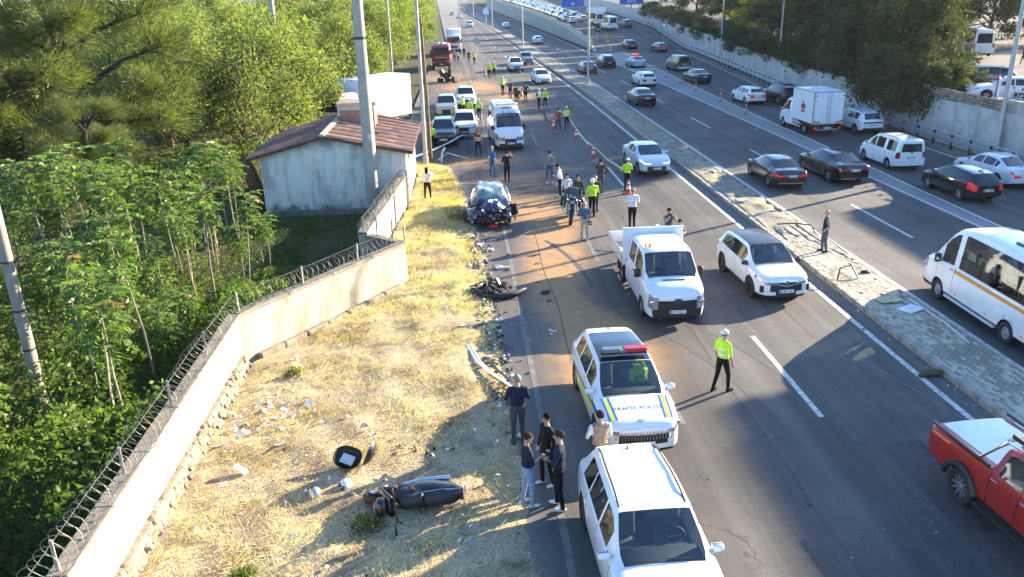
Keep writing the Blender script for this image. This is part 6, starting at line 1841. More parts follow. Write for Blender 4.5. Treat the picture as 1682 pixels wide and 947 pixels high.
        if P['cap']:
            kind, colr = P['cap']; mcap = cm(colr) if colr != 'gloss' else PW
            hb = MB(); R_ = 1.13 if kind == 'helmet' else 1.03; nn, mm = 14, 6
            lim = .66 if kind == 'helmet' else .52
            for i in range(mm + 1):
                th = PI * lim * i / mm
                for j in range(nn):
                    w = 2 * PI * j / nn; tt = th * (1 - (.35 if kind == 'helmet' else .1) * max(0, math.sin(w)) ** 2)
                    flat = .9 if kind == 'cap' else 1.1
                    hb.v.append(tuple(HM @ Vector((.098 * R_ * math.sin(tt) * math.cos(w), -.012 + .118 * R_ * math.sin(tt) * math.sin(w), .118 + .108 * flat * R_ * math.cos(tt)))))
            for i in range(mm):
                for j in range(nn): hb.f.append((i * nn + j, (i + 1) * nn + j, (i + 1) * nn + (j + 1) % nn, i * nn + (j + 1) % nn)); hb.m.append(0)
            co = hb.build({'helmet': 'helmet'}.get(kind, 'cap'), mcap, t, 50)
            vb = MB()
            if kind == 'cap':
                pts = [Vector((.085 * math.cos(w), .055 + .085 * math.sin(w), .125)) for w in [PI * i / 8 for i in range(9)]]
                vb.add([HM @ p for p in pts] + [HM @ (p + Vector((0, 0, .012))) for p in pts], [tuple(range(8, -1, -1)), tuple(range(9, 18))] + [(i, i + 1, i + 10, i + 9) for i in range(8)])
                vb.build('visor', cm('black') if colr == 'white' else mcap, co)
            else:
                vb.box(HM @ Vector((0, .125, .09)), (.16, .02, .07), rz=P['turn']); vb.build('visor', M_GLD, co)
W = 'hi-vis yellow shirted traffic officer'
person('traffic officer in a yellow shirt and white cap standing alone by the shadow edge', 6.5, 18.8, -62, 'hivis', 'black', 'black', forearm='skin', cap=('cap', 'white'), h=1.74, near=True, stout=1.1, legs='step', bands=True, turn=-.1)
person('balding man in a dark navy jacket seen from behind at the verge', 1.0, 16.75, 4, 'navy', 'dkgrey', 'black', hair='grey', arms=('hold', 'hold'), near=True, stout=1.1, h=1.76, turn=.3)
person('young man in pale jeans holding a hand to his face', 1.02, 14.25, -75, 'navy', 'pale_jeans', 'white', forearm='skin', hair='brown', arms=('hold', 'ear'), near=True, h=1.70, nod=.15)
person('young man in a black tracksuit and white trainers facing his two friends', 1.5, 14.95, 115, 'black', 'black', 'white', hair='black', near=True, h=1.72, turn=.2, legs='ease')
person('man in black clothes and white trainers seen in profile by the white SUV', 1.66, 14.1, 78, 'navy', 'black', 'white', hair='brown', near=True, h=1.8, arms=('fold', 'fold'), stout=1.08)
person('man in a beige vest with white sleeves between the police SUV and the plain SUV', 2.62, 14.92, 10, 'tan', 'dkgrey', 'black', sleeve='white', hair='brown', near=True, arms=('lowered', 'hold'), stout=1.15, h=1.74)
person('man in a dark vest standing on the paved median', 13.9, 29.55, 75, 'navy', 'slate', 'black', sleeve='grey', forearm='skin', hair=None, near=True, z=.15, arms=('pocket', 'pocket'), h=1.66, stout=1.1)
person('man in a white polo shirt and black trousers seen from behind', 7.25, 34.1, 8, 'white', 'black', 'black', forearm='skin', hair='grey', arms=('hold', 'hold'), stout=1.22, h=1.86, near=True)
person('bald man in a denim shirt and cream trousers beside the police motorcycle', 4.95, 32.8, 160, 'denim', 'khaki', 'beige', hair=None, arms=('hold', 'lowered'), near=True, h=1.66)
person('motorcycle officer in a yellow jacket and white helmet seen from behind', 5.85, 36.4, 12, 'hivis', 'black', 'black', cap=('helmet', 'gloss'), hair=None, arms=('hold', 'hold'), stout=1.25, h=1.8, near=True)
person('young man in an olive camouflage shirt standing behind the motorcycle', 5.35, 37.6, 185, 'olive', 'slate', 'black', hair='black', h=1.76, near=True)
person('man in a dark green jacket holding a phone to his face behind the officer', 6.15, 37.4, 190, 'olive', 'dkgrey', 'black', hair=None, arms=('ear', 'down'), h=1.74)
person('man in a brown jacket with his elbow out seen from behind', 7.0, 41.0, -8, 'brown', 'slate', 'black', hair='black', arms=('hip', 'camera'), h=1.78, stout=1.15)
person('officer in a yellow shirt and white cap by the pale crossover', 8.45, 41.3, 6, 'hivis', 'black', 'black', forearm='skin', cap=('cap', 'white'), arms=('hold', 'hip'), h=1.72, stout=1.1)
person('young man in a white shirt looking down at his hands', 4.85, 40.5, 70, 'white', 'black', 'white', forearm='skin', hair='black', arms=('hold', 'hold'), nod=.5, h=1.70, lean=.12)
person('boy in a white shirt half hidden by the motorcycle', 4.95, 38.6, 190, 'white', 'slate', 'white', forearm='skin', hair='black', h=1.6)
person('man in a grey shirt and blue jeans seen from behind', 4.65, 43.8, -5, 'grey', 'jeans', 'white', forearm='skin', hair='black', h=1.78, legs='wide', spread=1.3)
person('grey haired man in a blue shirt and jeans beside the wreck', 1.6, 46.0, -50, 'blue', 'jeans', 'grey', forearm='skin', hair='grey', arms=('down', 'pocket'), h=1.74)
person('man in a black shirt holding up a phone behind the wreck', 2.35, 44.4, 3, 'black', 'black', 'black', forearm='skin', hair='black', arms=('up', 'hold'), h=1.72, stout=1.15)
person('firefighter in a brown jacket by the fallen guardrail', .95, 52.2, 160, 'darkred', 'black', 'black', sleeve='tan', hair=None, cap=('helmet', 'darkred'), bands=True, h=1.66, legs='wide', spread=1.3)
person('man in a plaid shirt standing beside an officer at the tape', 7.1, 60.5, 4, 'plaid', 'slate', 'white', hair='black', h=1.76, legs='wide', spread=1.3, arms=('hip', 'hold'))
person('officer in a yellow shirt holding the barrier tape', 7.85, 61.5, -10, 'hivis', 'black', 'black', forearm='skin', cap=('cap', 'white'), h=1.72, arms=('lowered', 'down'), bands=True)
person('officer with a black and white jacket beside another at the lane line', 6.9, 73.5, 20, 'white', 'black', 'black', sleeve='black', cap=('cap', 'white'), h=1.7, legs='step')
person('officer in a yellow jacket walking next to the lane line', 7.45, 73.4, -15, 'hivis', 'black', 'black', cap=('cap', 'white'), h=1.7, legs='step', arms=('hold', 'hold'))
person('man in dark clothes standing apart from the small group', 6.05, 77.8, 12, 'slate', 'navy', 'black', hair='black', h=1.78, arms=('hip', 'hip'))
person('man in a grey coat with a shoulder bag in the small group', 5.2, 75.9, 170, 'dkgrey', 'tan', 'black', hair='black', h=1.6)
person('man in a dark blue top at the edge of the small group', 4.8, 81, 185, 'slate', 'navy', 'black', forearm='skin', hair='black', h=1.8)
person('man in a brown shirt in the small group', 5.1, 77.6, 20, 'brown', 'black', 'black', hair='brown', h=1.7)
person('officer in a long yellow jacket standing by the sand patch', 4.2, 83.5, 25, 'hivis', 'black', 'black', cap=('cap', 'white'), h=1.86, bands=True)
person('officer in a yellow vest walking along the lane line, nearer of a pair', 3.5, 101.2, 8, 'hivis', 'black', 'black', cap=('cap', 'white'), h=1.76, group='pair of officers up the road')
person('officer in a yellow vest walking along the lane line, farther of a pair', 4.15, 102.8, -12, 'hivis', 'black', 'black', cap=('cap', 'white'), h=1.8, group='pair of officers up the road')
person('worker in a yellow vest with arms out near the round sign', 2.1, 120.6, 15, 'hivis', 'black', 'black', sleeve='hivis', hair='black', arms=('reach', 'hip'), h=1.8)
person('person in a dark red top beside the round sign', 1.35, 124, 160, 'darkred', 'black', 'black', hair='black', h=1.78)
person('person in black standing at the edge by the round sign', .75, 133.4, 190, 'black', 'black', 'black', hair='black', h=1.7)
person('person in a white shirt beside the fire engine', -.2, 124.6, 180, 'white', 'slate', 'black', hair='black', h=1.7)
person('person in a red top beside the fire engine', -.75, 127, 170, 'pink', 'black', 'black', hair='black', h=1.65)
person('officer in a yellow vest walking beside the ambulance', 1.4, 67.7, 185, 'hivis', 'black', 'black', cap=('cap', 'white'), h=1.7, legs='step', bands=True)
person('officer in a yellow jacket seen from behind by the parked white SUV', .62, 67.6, 5, 'hivis', 'black', 'white', cap=('cap', 'white'), h=1.74, stout=1.15)
person('officer in a yellow vest turned sideways by the parked white SUV', .15, 70.4, 80, 'hivis', 'black', 'black', cap=('cap', 'white'), h=1.7)
person('officer in yellow standing behind the parked white SUV', .85, 81.5, 0, 'hivis', 'black', 'black', cap=('cap', 'white'), h=1.7)
person('dark haired woman in a white jacket standing on the dry grass', -1.9, 40.4, -8, 'white', 'black', 'black', hair='long', arms=('ear', 'hold'), h=1.66, z=.12, legs='wide', spread=1.3)
person('person in a yellow vest hidden behind the wooden pole', -2.1, 55.2, 170, 'hivis', 'black', 'black', hair='black', h=1.65)
person('photographer in a grey shirt behind the flatbed truck', 8.05, 30.9, 195, 'slate', 'khaki', 'black', sleeve='grey', forearm='skin', hair='black', arms=('camera', 'camera'), h=1.76, near=True)
person('man in a beige shirt crouching behind the flatbed truck rack', 8.25, 30.0, 190, 'tan', 'khaki', 'black', hair='black', arms=('hold', 'hold'), h=1.55, stout=1.15, nod=.2)
person('person walking across the upper parking lot', 50.5, 72.5, 60, 'black', 'black', 'white', hair='black', h=1.75, z=TZ, legs='step')
person('traffic worker in a yellow vest among the queued cars', 29.0, 182, 190, 'hivis', 'slate', 'black', hair='black', h=1.75, z=ramp(182))
make_people()
# things they hold or carry
def held(name, label, cat, x, y, z, hd, d, m):
    t = thing(name, label, cat, (x, y, z), rad(hd)); b = MB(); b.bevbox((0, 0, 0), d, min(d) * .2); b.build('body', m, t); return t
t = held('camera', 'black camera held by the photographer behind the truck', 'camera', 7.98, 30.58, 1.60, 195, (.14, .08, .10), M_BLK)
b = MB(); b.lathe([(.04, .03), (.04, .14)], (0, 0, 0), 'Y', 10); b.build('lens', M_BLK, t)
t = held('camera', 'black camera hanging from the hand of the bald man in denim', 'camera', 5.13, 32.42, .86, 160, (.16, .10, .18), M_BLK)
b = MB(); b.lathe([(.045, .03), (.045, .15)], (0, 0, 0), 'Y', 10); b.build('lens', M_BLK, t)
held('phone', 'small phone raised by the man in the black shirt', 'phone', 2.55, 44.73, 1.66, 3, (.075, .012, .15), M_BLK)
t = held('shoulder_bag', 'dark shoulder bag worn by the man in the grey coat', 'bag', 5.0, 75.75, .95, 170, (.32, .14, .3), M_BLK)
# ================================================================== VEGETATION
L_LIME = leaf_mat('leaf_lime', (.072, .098, .036), (.215, .242, .082), .5, tip=(.36, .355, .18))
L_MID = leaf_mat('leaf_mid', (.06, .10, .025), (.20, .25, .055), .5)
L_AIL = leaf_mat('leaf_sapling', (.04, .085, .026), (.16, .235, .062), .45, rough=.35, tip=(.24, .17, .07))
L_UND = leaf_mat('leaf_undergrowth', (.035, .07, .018), (.17, .235, .05), .45)
L_DARK = leaf_mat('leaf_backlit_dark', (.032, .040, .026), (.080, .092, .046), .25, .8, tip=(.125, .105, .055))  # olive leaf darkened for backlight, then lifted for haze, in its colour
L_OLIVE = leaf_mat('needle_olive', (.045, .058, .026), (.15, .17, .07), .4, tip=(.25, .22, .11))
L_STRAW = leaf_mat('dry_grass', (.35, .265, .155), (.70, .60, .40), .32, .8, tip=(.85, .80, .65))
L_GRASS = leaf_mat('green_grass', (.07, .10, .03), (.22, .24, .07), .4, .7)
M_BARK = mat('bark', (.075, .055, .04), .95, vary=.5, vscale=4, bump=.8, bscale=14)
M_BARKP = mat('pale_bark', (.30, .25, .19), .9, vary=.35, vscale=6, bump=.4, bscale=20)
M_BARKD = mat('dark_bark', (.030, .024, .019), .95, vary=.5, vscale=4, bump=.8, bscale=14)

def skeleton(rs, h, r0, nmain, spread, lo=.3, forks=3, up=.55):
    """trunk and limbs; returns a mesh builder and the twig ends where leaves sit"""
    b = MB(); ends = []
    tp = [Vector((0, 0, -.3))]
    for k in range(1, 7): tp.append(Vector((rs.normal(0, .035 * h * k / 6), rs.normal(0, .035 * h * k / 6), h * .78 * k / 6)))
    b.tube(tp, [r0 * (1.25 if k == 0 else 1 - .125 * k) for k in range(7)], 8)
    for i in range(nmain):
        t = lo + (1 - lo) * (i + .5 * rs.rand()) / nmain
        q = t * 6; j = min(int(q), 5); p = tp[j].lerp(tp[j + 1], q - j)
        az = i * 2.4 + rs.normal(0, .4); reach = spread * (1 - .45 * t) * rs.uniform(.75, 1.15)
        d = Vector((math.cos(az), math.sin(az), up * rs.uniform(.5, 1.3)))
        e = p + d * reach
        m = p.lerp(e, .5) + Vector((rs.normal(0, .1), rs.normal(0, .1), -.06 * reach)) 
        rr = r0 * .45 * (1 - .5 * t)
        b.tube([p, m, e], [rr, rr * .7, rr * .3], 6)
        ends.append((e, d))
        for f in range(forks):
            s = rs.uniform(.35, .95); pp = (p.lerp(m, s * 2) if s < .5 else m.lerp(e, s * 2 - 1))
            d2 = (d + Vector(rs.normal(0, .7, 3))).normalized(); e2 = pp + d2 * reach * rs.uniform(.3, .55)
            b.tube([pp, pp.lerp(e2, .5) + Vector(rs.normal(0, .05, 3)), e2], [rr * .45, rr * .3, rr * .12], 5)
            ends.append((e2, d2))
    ends.append((tp[-1], Vector((0, 0, 1))))
    return b, ends
def crown_leaves(rs, ends, per, size, rad_, aspect=.5, flat=.75, jit=.6, dirbias=.6):
    P, D = [], []
    for e, d in ends:
        n = int(per * rs.uniform(.5, 1.5)); rr = rad_ * rs.uniform(.6, 1.35)
        q = rs.normal(0, 1, (n, 3)); q = unit(q) * (rs.rand(n, 1) ** .45) * rr; q[:, 2] *= flat
        P.append(np.array(e) + q); D.append(unit(q) * dirbias + np.array([0, 0, -.15]) + rs.normal(0, .25, (n, 3)))
    P, D = np.concatenate(P), np.concatenate(D)
    S = size * rs.uniform(.6, 1.35, len(P))
    V, F = leaves(P, unit(D), S, aspect, jit, .12)
    return V, F, len(P)
def make_tree(seed, h, spread, leafm, barkm, per=130, size=.3, rad_=1.1, nmain=13, r0=.2, lo=.28, forks=3, up=.55, aspect=.5, flat=.75, jit=.6, dirbias=.6):
    rs = np.random.RandomState(seed)
    b, ends = skeleton(rs, h, r0, nmain, spread, lo, forks, up)
    V, F, n = crown_leaves(rs, ends, per, size, rad_, aspect, flat, jit, dirbias)
    clump = np.repeat(vnoise(V[::4, 0] + V[::4, 2] * .7, V[::4, 1] + V[::4, 2] * .4, .9, seed, 2), 4)
    tint = np.clip(clump * .75 + np.repeat(rs.rand(n), 4) * .45 - .1, 0, 1)
    return b.mesh('trunk', barkm, 60), np_mesh('crown', V, F, leafm, dict(tint=tint))
LIME = [make_tree(s, 9.2, 4.1, L_LIME, M_BARK, 250, .22, 1.3, lo=.10, nmain=16, flat=.9) for s in (1, 2, 3)]
MIDT = [make_tree(s, 8.7, 4.0, L_MID, M_BARK, 250, .21, 1.3, lo=.10, nmain=16, flat=.9) for s in (4, 5)]
TWIG = make_tree(14, 8.5, 3.8, L_LIME, mat('brown_twig_bark', (.16, .11, .075), .95, vary=.4), 60, .17, 1.1, lo=.1, nmain=20, forks=6)
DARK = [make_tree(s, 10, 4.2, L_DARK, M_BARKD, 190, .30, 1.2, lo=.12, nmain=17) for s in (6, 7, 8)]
DLIT = [make_tree(9, 9, 3.6, leaf_mat('leaf_sunlit_yellow', (.05, .07, .015), (.20, .20, .035), .5), M_BARKD, 170, .28, 1.1, lo=.1, nmain=15)]  # sunlit look put into the leaf colour, against the darker backlit trees
def plant_tree(kind, x, y, sc, rz, label, group, z=0., name='tree', sz=None, cat='tree'):
    t = thing(name, label, cat, (x, y, z), rz, group)
    link('trunk', kind[0], t); link('crown', kind[1], t); t.scale = (sc, sc, sz or sc)
    return t
rt_ = np.random.RandomState(21)
left = [(-12.5, 57, 1.0), (-18, 54, .95), (-23, 63, 1.1), (-14.5, 70, 1.0), (-10.5, 84, .95), (-20, 83, 1.1), (-29, 74, 1.15), (-36, 62, 1.1), (-31, 92, 1.2), (-10.5, 103, 1.0), (-17, 112, 1.1), (-9.5, 126, 1.0), (-15, 141, 1.15), (-24, 124, 1.2),
        (-37, 112, 1.2), (-9.2, 158, 1.05), (-17, 176, 1.2), (-9.5, 196, 1.1), (-15, 224, 1.2), (-11.5, 255, 1.15), (-14.5, 305, 1.2), (-17, 365, 1.3), (-42, 150, 1.3), (-29, 182, 1.3), (-50, 96, 1.2), (-46, 76, 1.1), (-9.8, 142, .9), (-11.5, 178, 1.0), (-10.2, 225, 1.0),
        (-26.5, 52, .8), (-33, 50, .9), (-41, 55, 1.0)]
seen_ = {}
left.sort(key=lambda q: q[1])
where = {0: 'behind the tiled hut', 1: 'along the verge beyond the parked cars', 2: 'deep in the grove beyond the hut', 3: 'far along the road edge'}
for i, (x, y, s) in enumerate(left):
    pool = LIME + (MIDT if i % 3 == 0 else [])
    w = 0 if y < 72 and x > -20 else (1 if x > -13 and y < 150 else (3 if y > 150 else 2))
    big = 'tall' if s >= 1.1 else ('spreading' if s >= 1. else 'smaller')
    seen_[w] = seen_.get(w, 0) + 1
    plant_tree(pool[i % len(pool)], x, y, s * rt_.uniform(.95, 1.08), rt_.uniform(0, 6.3), '%s bright green tree, %s from the hut, %s' % (big, ORD[seen_[w] - 1], where[w]), 'bright green trees ' + where[w])
for x, y, s, lb in ((-13.8, 52.5, .95, 'half bare brown twigged tree with thin foliage close behind the hut'), (-21, 60, 1.1, 'half bare brown twigged tree farther behind the hut'), (-17.5, 66, 1.05, 'third half bare brown tree deepest behind the hut')): plant_tree(TWIG, x, y, s, x, lb, None)
# tamarisk-like tree with wispy olive needles and a dark forked trunk
rs = np.random.RandomState(31)
b = MB(); ends = []
trunk = [(0, 0, -.3), (-.2, .1, 1.6), (.1, 0, 3.2), (-.35, 0, 4.6), (-.5, .1, 6.4), (-.9, 0, 8.6), (-1.0, 0, 10.6)]
b.tube(trunk, [.48, .40, .36, .28, .24, .16, .07], 10)
for (j, az, reach, upz) in ((2, 0.1, 5.0, .35), (2, -.5, 4.4, .1), (2, 3.0, 4.0, .5), (3, -1.6, 4.2, .35), (3, .5, 5.4, .45), (3, 2.6, 4.2, .6), (4, .2, 4.2, .5), (4, -1.3, 3.6, .5), (4, 3.3, 3.6, .5), (4, 1.7, 3.6, .5), (5, .4, 3.0, .6), (5, 2.7, 2.8, .6), (5, -1.2, 2.8, .6), (2, -1.9, 4.4, .0), (2, 3.9, 4.4, .05), (3, 4.4, 4.0, .3)):
    p = Vector(trunk[j]); d = Vector((math.cos(az), math.sin(az), upz)).normalized(); e = p + d * reach
    m = p.lerp(e, .5) + Vector((0, 0, .35)) + Vector(rs.normal(0, .2, 3))
    b.tube([p, m, e], [.17, .10, .03], 7)
    for f in range(9):
        s = rs.uniform(.3, 1.); pp = p.lerp(m, s * 2) if s < .5 else m.lerp(e, s * 2 - 1)
        d2 = (d * .7 + Vector((rs.normal(0, .7), rs.normal(0, .7), rs.normal(.1, .45)))).normalized(); e2 = pp + d2 * rs.uniform(.9, 1.9)
        b.tube([pp, pp.lerp(e2, .5) + Vector((0, 0, .1)), e2], [.045, .03, .01], 5); ends.append((e2, d2)); ends.append((pp.lerp(e2, .55), d2))
    ends.append((e, d))
P, D = [], []
for e, d in ends:
    n = int(215 * rs.uniform(.6, 1.4))
    q = unit(rs.normal(0, 1, (n, 3))) * (rs.rand(n, 1) ** .6) * np.array([.85, .85, .55]) * rs.uniform(.7, 1.3)
    P.append(np.array(e) + q); D.append(unit(q) * .5 + np.array(d) * .8 + np.array([0, 0, .15]))
P, D = np.concatenate(P), np.concatenate(D)
V, F = leaves(P, D, rs.uniform(.22, .5, len(P)), .085, .3)
tint = np.clip(np.repeat(vnoise(P[:, 0] + P[:, 2], P[:, 1], .8, 4, 3) * .8 + rs.rand(len(P)) * .4 - .1, 4), 0, 1)
PINE = (b.mesh('trunk', M_BARKD, 60), np_mesh('crown', V, F, L_OLIVE, dict(tint=tint)))
plant_tree(PINE, -20.4, 46.0, 1.12, .15, 'big tree with wispy olive needles and a dark forked trunk above the thicket', None, name='needle_tree')
plant_tree(PINE, -24.5, 40.0, .82, 2.6, 'second olive needled tree half out of frame beside the big forked one', None, name='needle_tree')
plant_tree(PINE, -17.8, 38.8, .5, 4.0, 'small olive needled tree in front of the big forked tree', None, name='needle_tree')
# leaning reddish trunk beside the hut
t = thing('dead_trunk', 'thick leaning reddish brown trunk against the hut corner', 'tree trunk', (-10.6, 41.5, 0))
b = MB(); b.tube([(0, 0, -.2), (-.1, .1, .9), (-.35, .2, 1.8), (-.7, .3, 2.5)], [.42, .36, .30, .2], 9); b.build('trunk', mat('red_bark', (.20, .10, .055), .95, vary=.5, vscale=5, bump=.8), t, 60)

# --- tree-of-heaven saplings: thin pale stems with whorls of long feather leaves
def sapling(seed, h):
    rs = np.random.RandomState(seed)
    b = MB(); P, D, S, T = [], [], [], []; rachis = []
    tops = []
    lean = rs.normal(0, .05 * h, 2)
    st = [Vector((lean[0] * (k / 5) ** 1.5 + rs.normal(0, .02), lean[1] * (k / 5) ** 1.5 + rs.normal(0, .02), h * k / 5 - (.15 if k == 0 else 0))) for k in range(6)]
    b.tube(st, [.034, .031, .028, .023, .018, .010], 6); tops.append((st[-1], 1.))
    for k in range(rs.randint(0, 3)):
        q = st[2 + rs.randint(2)]; az = rs.uniform(0, 6.28); e = q + Vector((math.cos(az) * .35 * h * .4, math.sin(az) * .35 * h * .4, h * rs.uniform(.25, .4)))
        b.tube([q, q.lerp(e, .5) + Vector((0, 0, -.05)), e], [.018, .014, .008], 5); tops.append((e, .8))
    for tp, sc in tops:
        for lv in range(4 if sc == 1. else 3):
            base = tp - Vector((0, 0, .30 * lv * sc)); nl = 8 if lv == 0 else 6
            for i in range(nl):
                az = 2 * PI * i / nl + lv * .5 + rs.normal(0, .2); Lr = rs.uniform(.55, .85) * sc * (1 - .06 * lv); el = rs.uniform(.25, .85) - .16 * min(lv, 3)
                hz = Vector((math.cos(az), math.sin(az), 0)); pr = base.copy(); pts = [pr.copy()]
                nseg = 9; a = el
                young = lv == 0 and rs.rand() < .10
                for sgm in range(nseg):
                    d = hz * math.cos(a) + Vector((0, 0, math.sin(a))); pr = pr + d * Lr / nseg; a -= .115 + .02 * lv; pts.append(pr.copy())
                    side = d.cross(Vector((0, 0, 1))).normalized(); ln = .20 * sc * (1 - .5 * abs(sgm / nseg - .45)) 
                    for sg in (-1, 1):
                        P.append(pr); D.append(side * sg + d * .55 + Vector((0, 0, -.25))); S.append(ln); T.append(1. if young else rs.uniform(.1, .82))
                P.append(pr); D.append(hz * .6 + Vector((0, 0, -.6))); S.append(.14 * sc); T.append(.5)
                b.tube(pts[::3], .006, 3, cap=False)
    V, F = leaves(np.array(P), np.array(D), np.array(S), .42, .14, .1)
    return b.mesh('stem', M_BARKP, 60), np_mesh('leaf_crown', V, F, L_AIL, dict(tint=np.repeat(np.array(T), 4)))
SAP = [sapling(40 + k, h) for k, h in enumerate((2.6, 3.2, 3.8, 4.3, 4.8, 3.4))]
rs = np.random.RandomState(77)
spots = [(-7.6, 30.2, 2), (-8.1, 31.0, 5), (-8.4, 29.3, 1), (-9.3, 32.3, 4), (-9.9, 31.2, 3), (-10.4, 33.1, 4), (-11.0, 31.8, 2), (-13.0, 31.5, 3), (-13.6, 32.6, 4), (-14.3, 31.9, 3), (-14.9, 33.2, 2)]
tries = 0
while len(spots) < 112 and tries < 6000:
    tries += 1
    y = rs.uniform(10.5, 35); x = -7.4 - abs(rs.normal(0, 1)) * 6.0 - .2
    if x < -24 or (y > 28 and x > -9): continue
    if math.hypot(x + 10.6, y - 18.5) < 1.1 or (y < 18.8 and abs(x / y + .57) < .075): continue
    if x > -8.6 and y < 21 and rs.rand() < .6: continue
    if min(math.hypot(x - a, y - c) for a, c, _ in spots) < .72: continue
    spots.append((x, y, rs.randint(6)))
for x, y, k in spots:
    place_ = 'in front of the hut wall' if y > 28.5 and x > -11.6 else ('around the grey pole' if math.hypot(x + 10.6, y - 18.5) < 3 else ('close behind the razor wire' if x > -9.4 else ('at the far thicket edge below the olive tree' if y > 27 else ('deep in the thicket' if x < -14 else 'in the middle of the thicket'))))
    t = thing('sapling', '%s sapling with feather leaves %s' % (('short', 'low', 'mid sized', 'tall', 'very tall', 'leaning')[k], place_), 'sapling', (x, y, -.1), rs.uniform(0, 6.28), 'saplings in the thicket behind the wall')
    s = rs.uniform(.55, 1.12) * (1 if y > 14 else .85)
    link('stem', SAP[k][0], t); link('leaf_crown', SAP[k][1], t); t.scale = (s * 1.08, s * 1.08, s)
spots2 = spots[:11]

# --- undergrowth behind the wall
n = 150000
y = rs.uniform(5, 50, n); x = -6.8 - rs.rand(n) ** 1.25 * 24
wallx = np.interp(y, [21, 28, 29, 39], [-6.9, -2.7, -4.2, -3.3]); k = rs.rand(n) < .14
x[k] = (wallx - .1 - rs.rand(n) * 4)[k]
hutm = (x > -10.0) & (y > 38.6)
hh = np.clip(vnoise(x, y, .55, 41, 4) * 4.6 - 1.35, .1, 2.9)
near_hut = np.clip((y - 26) / 4, 0, 1) * np.clip((x + 11.5) / 1.5, 0, 1)
hh = hh * (1 - near_hut * .88)
path = (vnoise(x, y, .16, 45, 3) > .60) & (y > 33) & (x < -11)
keep = ~hutm & ~path & (x < wallx - .05)
x, y, hh = x[keep], y[keep], hh[keep]; n = len(x)
z = hh * (1 - rs.rand(n) ** 2.2 * .9)
V, F = leaves(np.stack([x, y, z], 1), np.stack([rs.normal(0, 1, n), rs.normal(0, 1, n), rs.normal(.2, .5, n)], 1), rs.uniform(.09, .22, n) * (1 - .45 * np.clip((y - 26) / 4, 0, 1) * np.clip((x + 11.5) / 1.5, 0, 1)), .5, .3, .12)
tint = np.clip(np.repeat(vnoise(x, y, .9, 43, 3) * .9 + rs.rand(n) * .45 - .25, 4), 0, 1)
tag(link('undergrowth', np_mesh('undergrowth', V, F, L_UND, dict(tint=tint))), kind='stuff')
# far wood that closes the grove
n = 26000
y = rs.uniform(70, 420, n); x = -14 - (y - 60) * .03 - rs.rand(n) ** .8 * (30 + y * .36)
z = rs.rand(n) ** .7 * (6 + 3 * vnoise(x, y, .12, 51, 3))
V, F = leaves(np.stack([x, y, z], 1), rs.normal(0, 1, (n, 3)), rs.uniform(.7, 1.6, n), .55, .3, .1)
tint = np.clip(np.repeat(vnoise(x, y + z * 3, .25, 52, 3) * .9 + rs.rand(n) * .4 - .2, 4), 0, 1)
tag(link('far_wood', np_mesh('far_wood', V, F, L_LIME, dict(tint=tint))), kind='stuff')

# --- dark trees on the terrace over the pale wall
rightt = [(32.6, 58.8, .8), (34.0, 63.5, 1.0), (35.4, 68.5, 1.1), (38.2, 75.5, 1.1), (36.2, 73, 1.0), (37.4, 80, 1.05), (38.2, 87, .95), (39.6, 95, 1.05), (40.4, 103, 1.0), (41.6, 111, 1.05), (43, 120, 1.0), (44, 129, 1.05), (46, 140, 1.1), (48, 152, 1.1), (50, 167, 1.2), (52, 184, 1.2),
          (54, 205, 1.3), (57, 232, 1.4), (44, 84, 1.2), (51, 92, 1.15), (53, 106, 1.2), (56, 120, 1.2), (59, 138, 1.3), (62, 160, 1.3), (66, 190, 1.4), (60, 98, 1.2), (66, 118, 1.3), (72, 145, 1.4), (70, 108, 1.2), (70, 98, 1.2)]
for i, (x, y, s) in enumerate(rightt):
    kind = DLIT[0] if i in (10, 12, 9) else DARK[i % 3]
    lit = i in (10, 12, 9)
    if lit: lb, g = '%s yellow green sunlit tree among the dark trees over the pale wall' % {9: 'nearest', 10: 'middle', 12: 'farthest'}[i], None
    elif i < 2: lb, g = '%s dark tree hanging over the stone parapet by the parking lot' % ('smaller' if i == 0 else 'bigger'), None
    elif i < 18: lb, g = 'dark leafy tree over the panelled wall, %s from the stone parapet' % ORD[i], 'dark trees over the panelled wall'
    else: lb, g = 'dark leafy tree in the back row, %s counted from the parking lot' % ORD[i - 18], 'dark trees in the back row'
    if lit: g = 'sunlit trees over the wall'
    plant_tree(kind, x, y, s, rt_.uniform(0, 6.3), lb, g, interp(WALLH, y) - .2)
BUSH = []
for sd in (61, 62, 63):
    rs2 = np.random.RandomState(sd); b = MB(); ends = []
    for i in range(14):
        az, rr = rs2.uniform(0, 6.28), rs2.uniform(.3, 1.5); e = Vector((math.cos(az) * rr, math.sin(az) * rr, rs2.uniform(-.3, 1.7))); b.tube([(0, 0, -.2), e * .5 + Vector((0, 0, .2)), e], [.05, .03, .012], 5); ends.append((e, e.normalized()))
    V, F, n = crown_leaves(rs2, ends, 190, .20, .75)
    BUSH.append((b.mesh('stem', M_BARKD, 60), np_mesh('crown', V, F, L_DARK, dict(tint=np.clip(np.repeat(rs2.rand(n), 4) * .6 + np.repeat(vnoise(V[::4, 0], V[::4, 1], 1.2, sd, 2), 4) * .4, 0, 1)))))
y = 54.5; i = 0
while y < 190:
    t = thing('bush', 'dark bush spilling over the panelled wall top, %s from the stone parapet' % ORD[i], 'bush', (rwx(y) + rt_.uniform(.5, 1.3), y, interp(WALLH, y) - .15), rt_.uniform(0, 6.3), 'bushes along the wall top')
    k = BUSH[i % 3]; link('stem', k[0], t); link('crown', k[1], t); s = rt_.uniform(.8, 1.35); t.scale = (s, s * 1.1, s); y += rt_.uniform(2.4, 4.4) * (1 if y < 110 else 1.6); i += 1
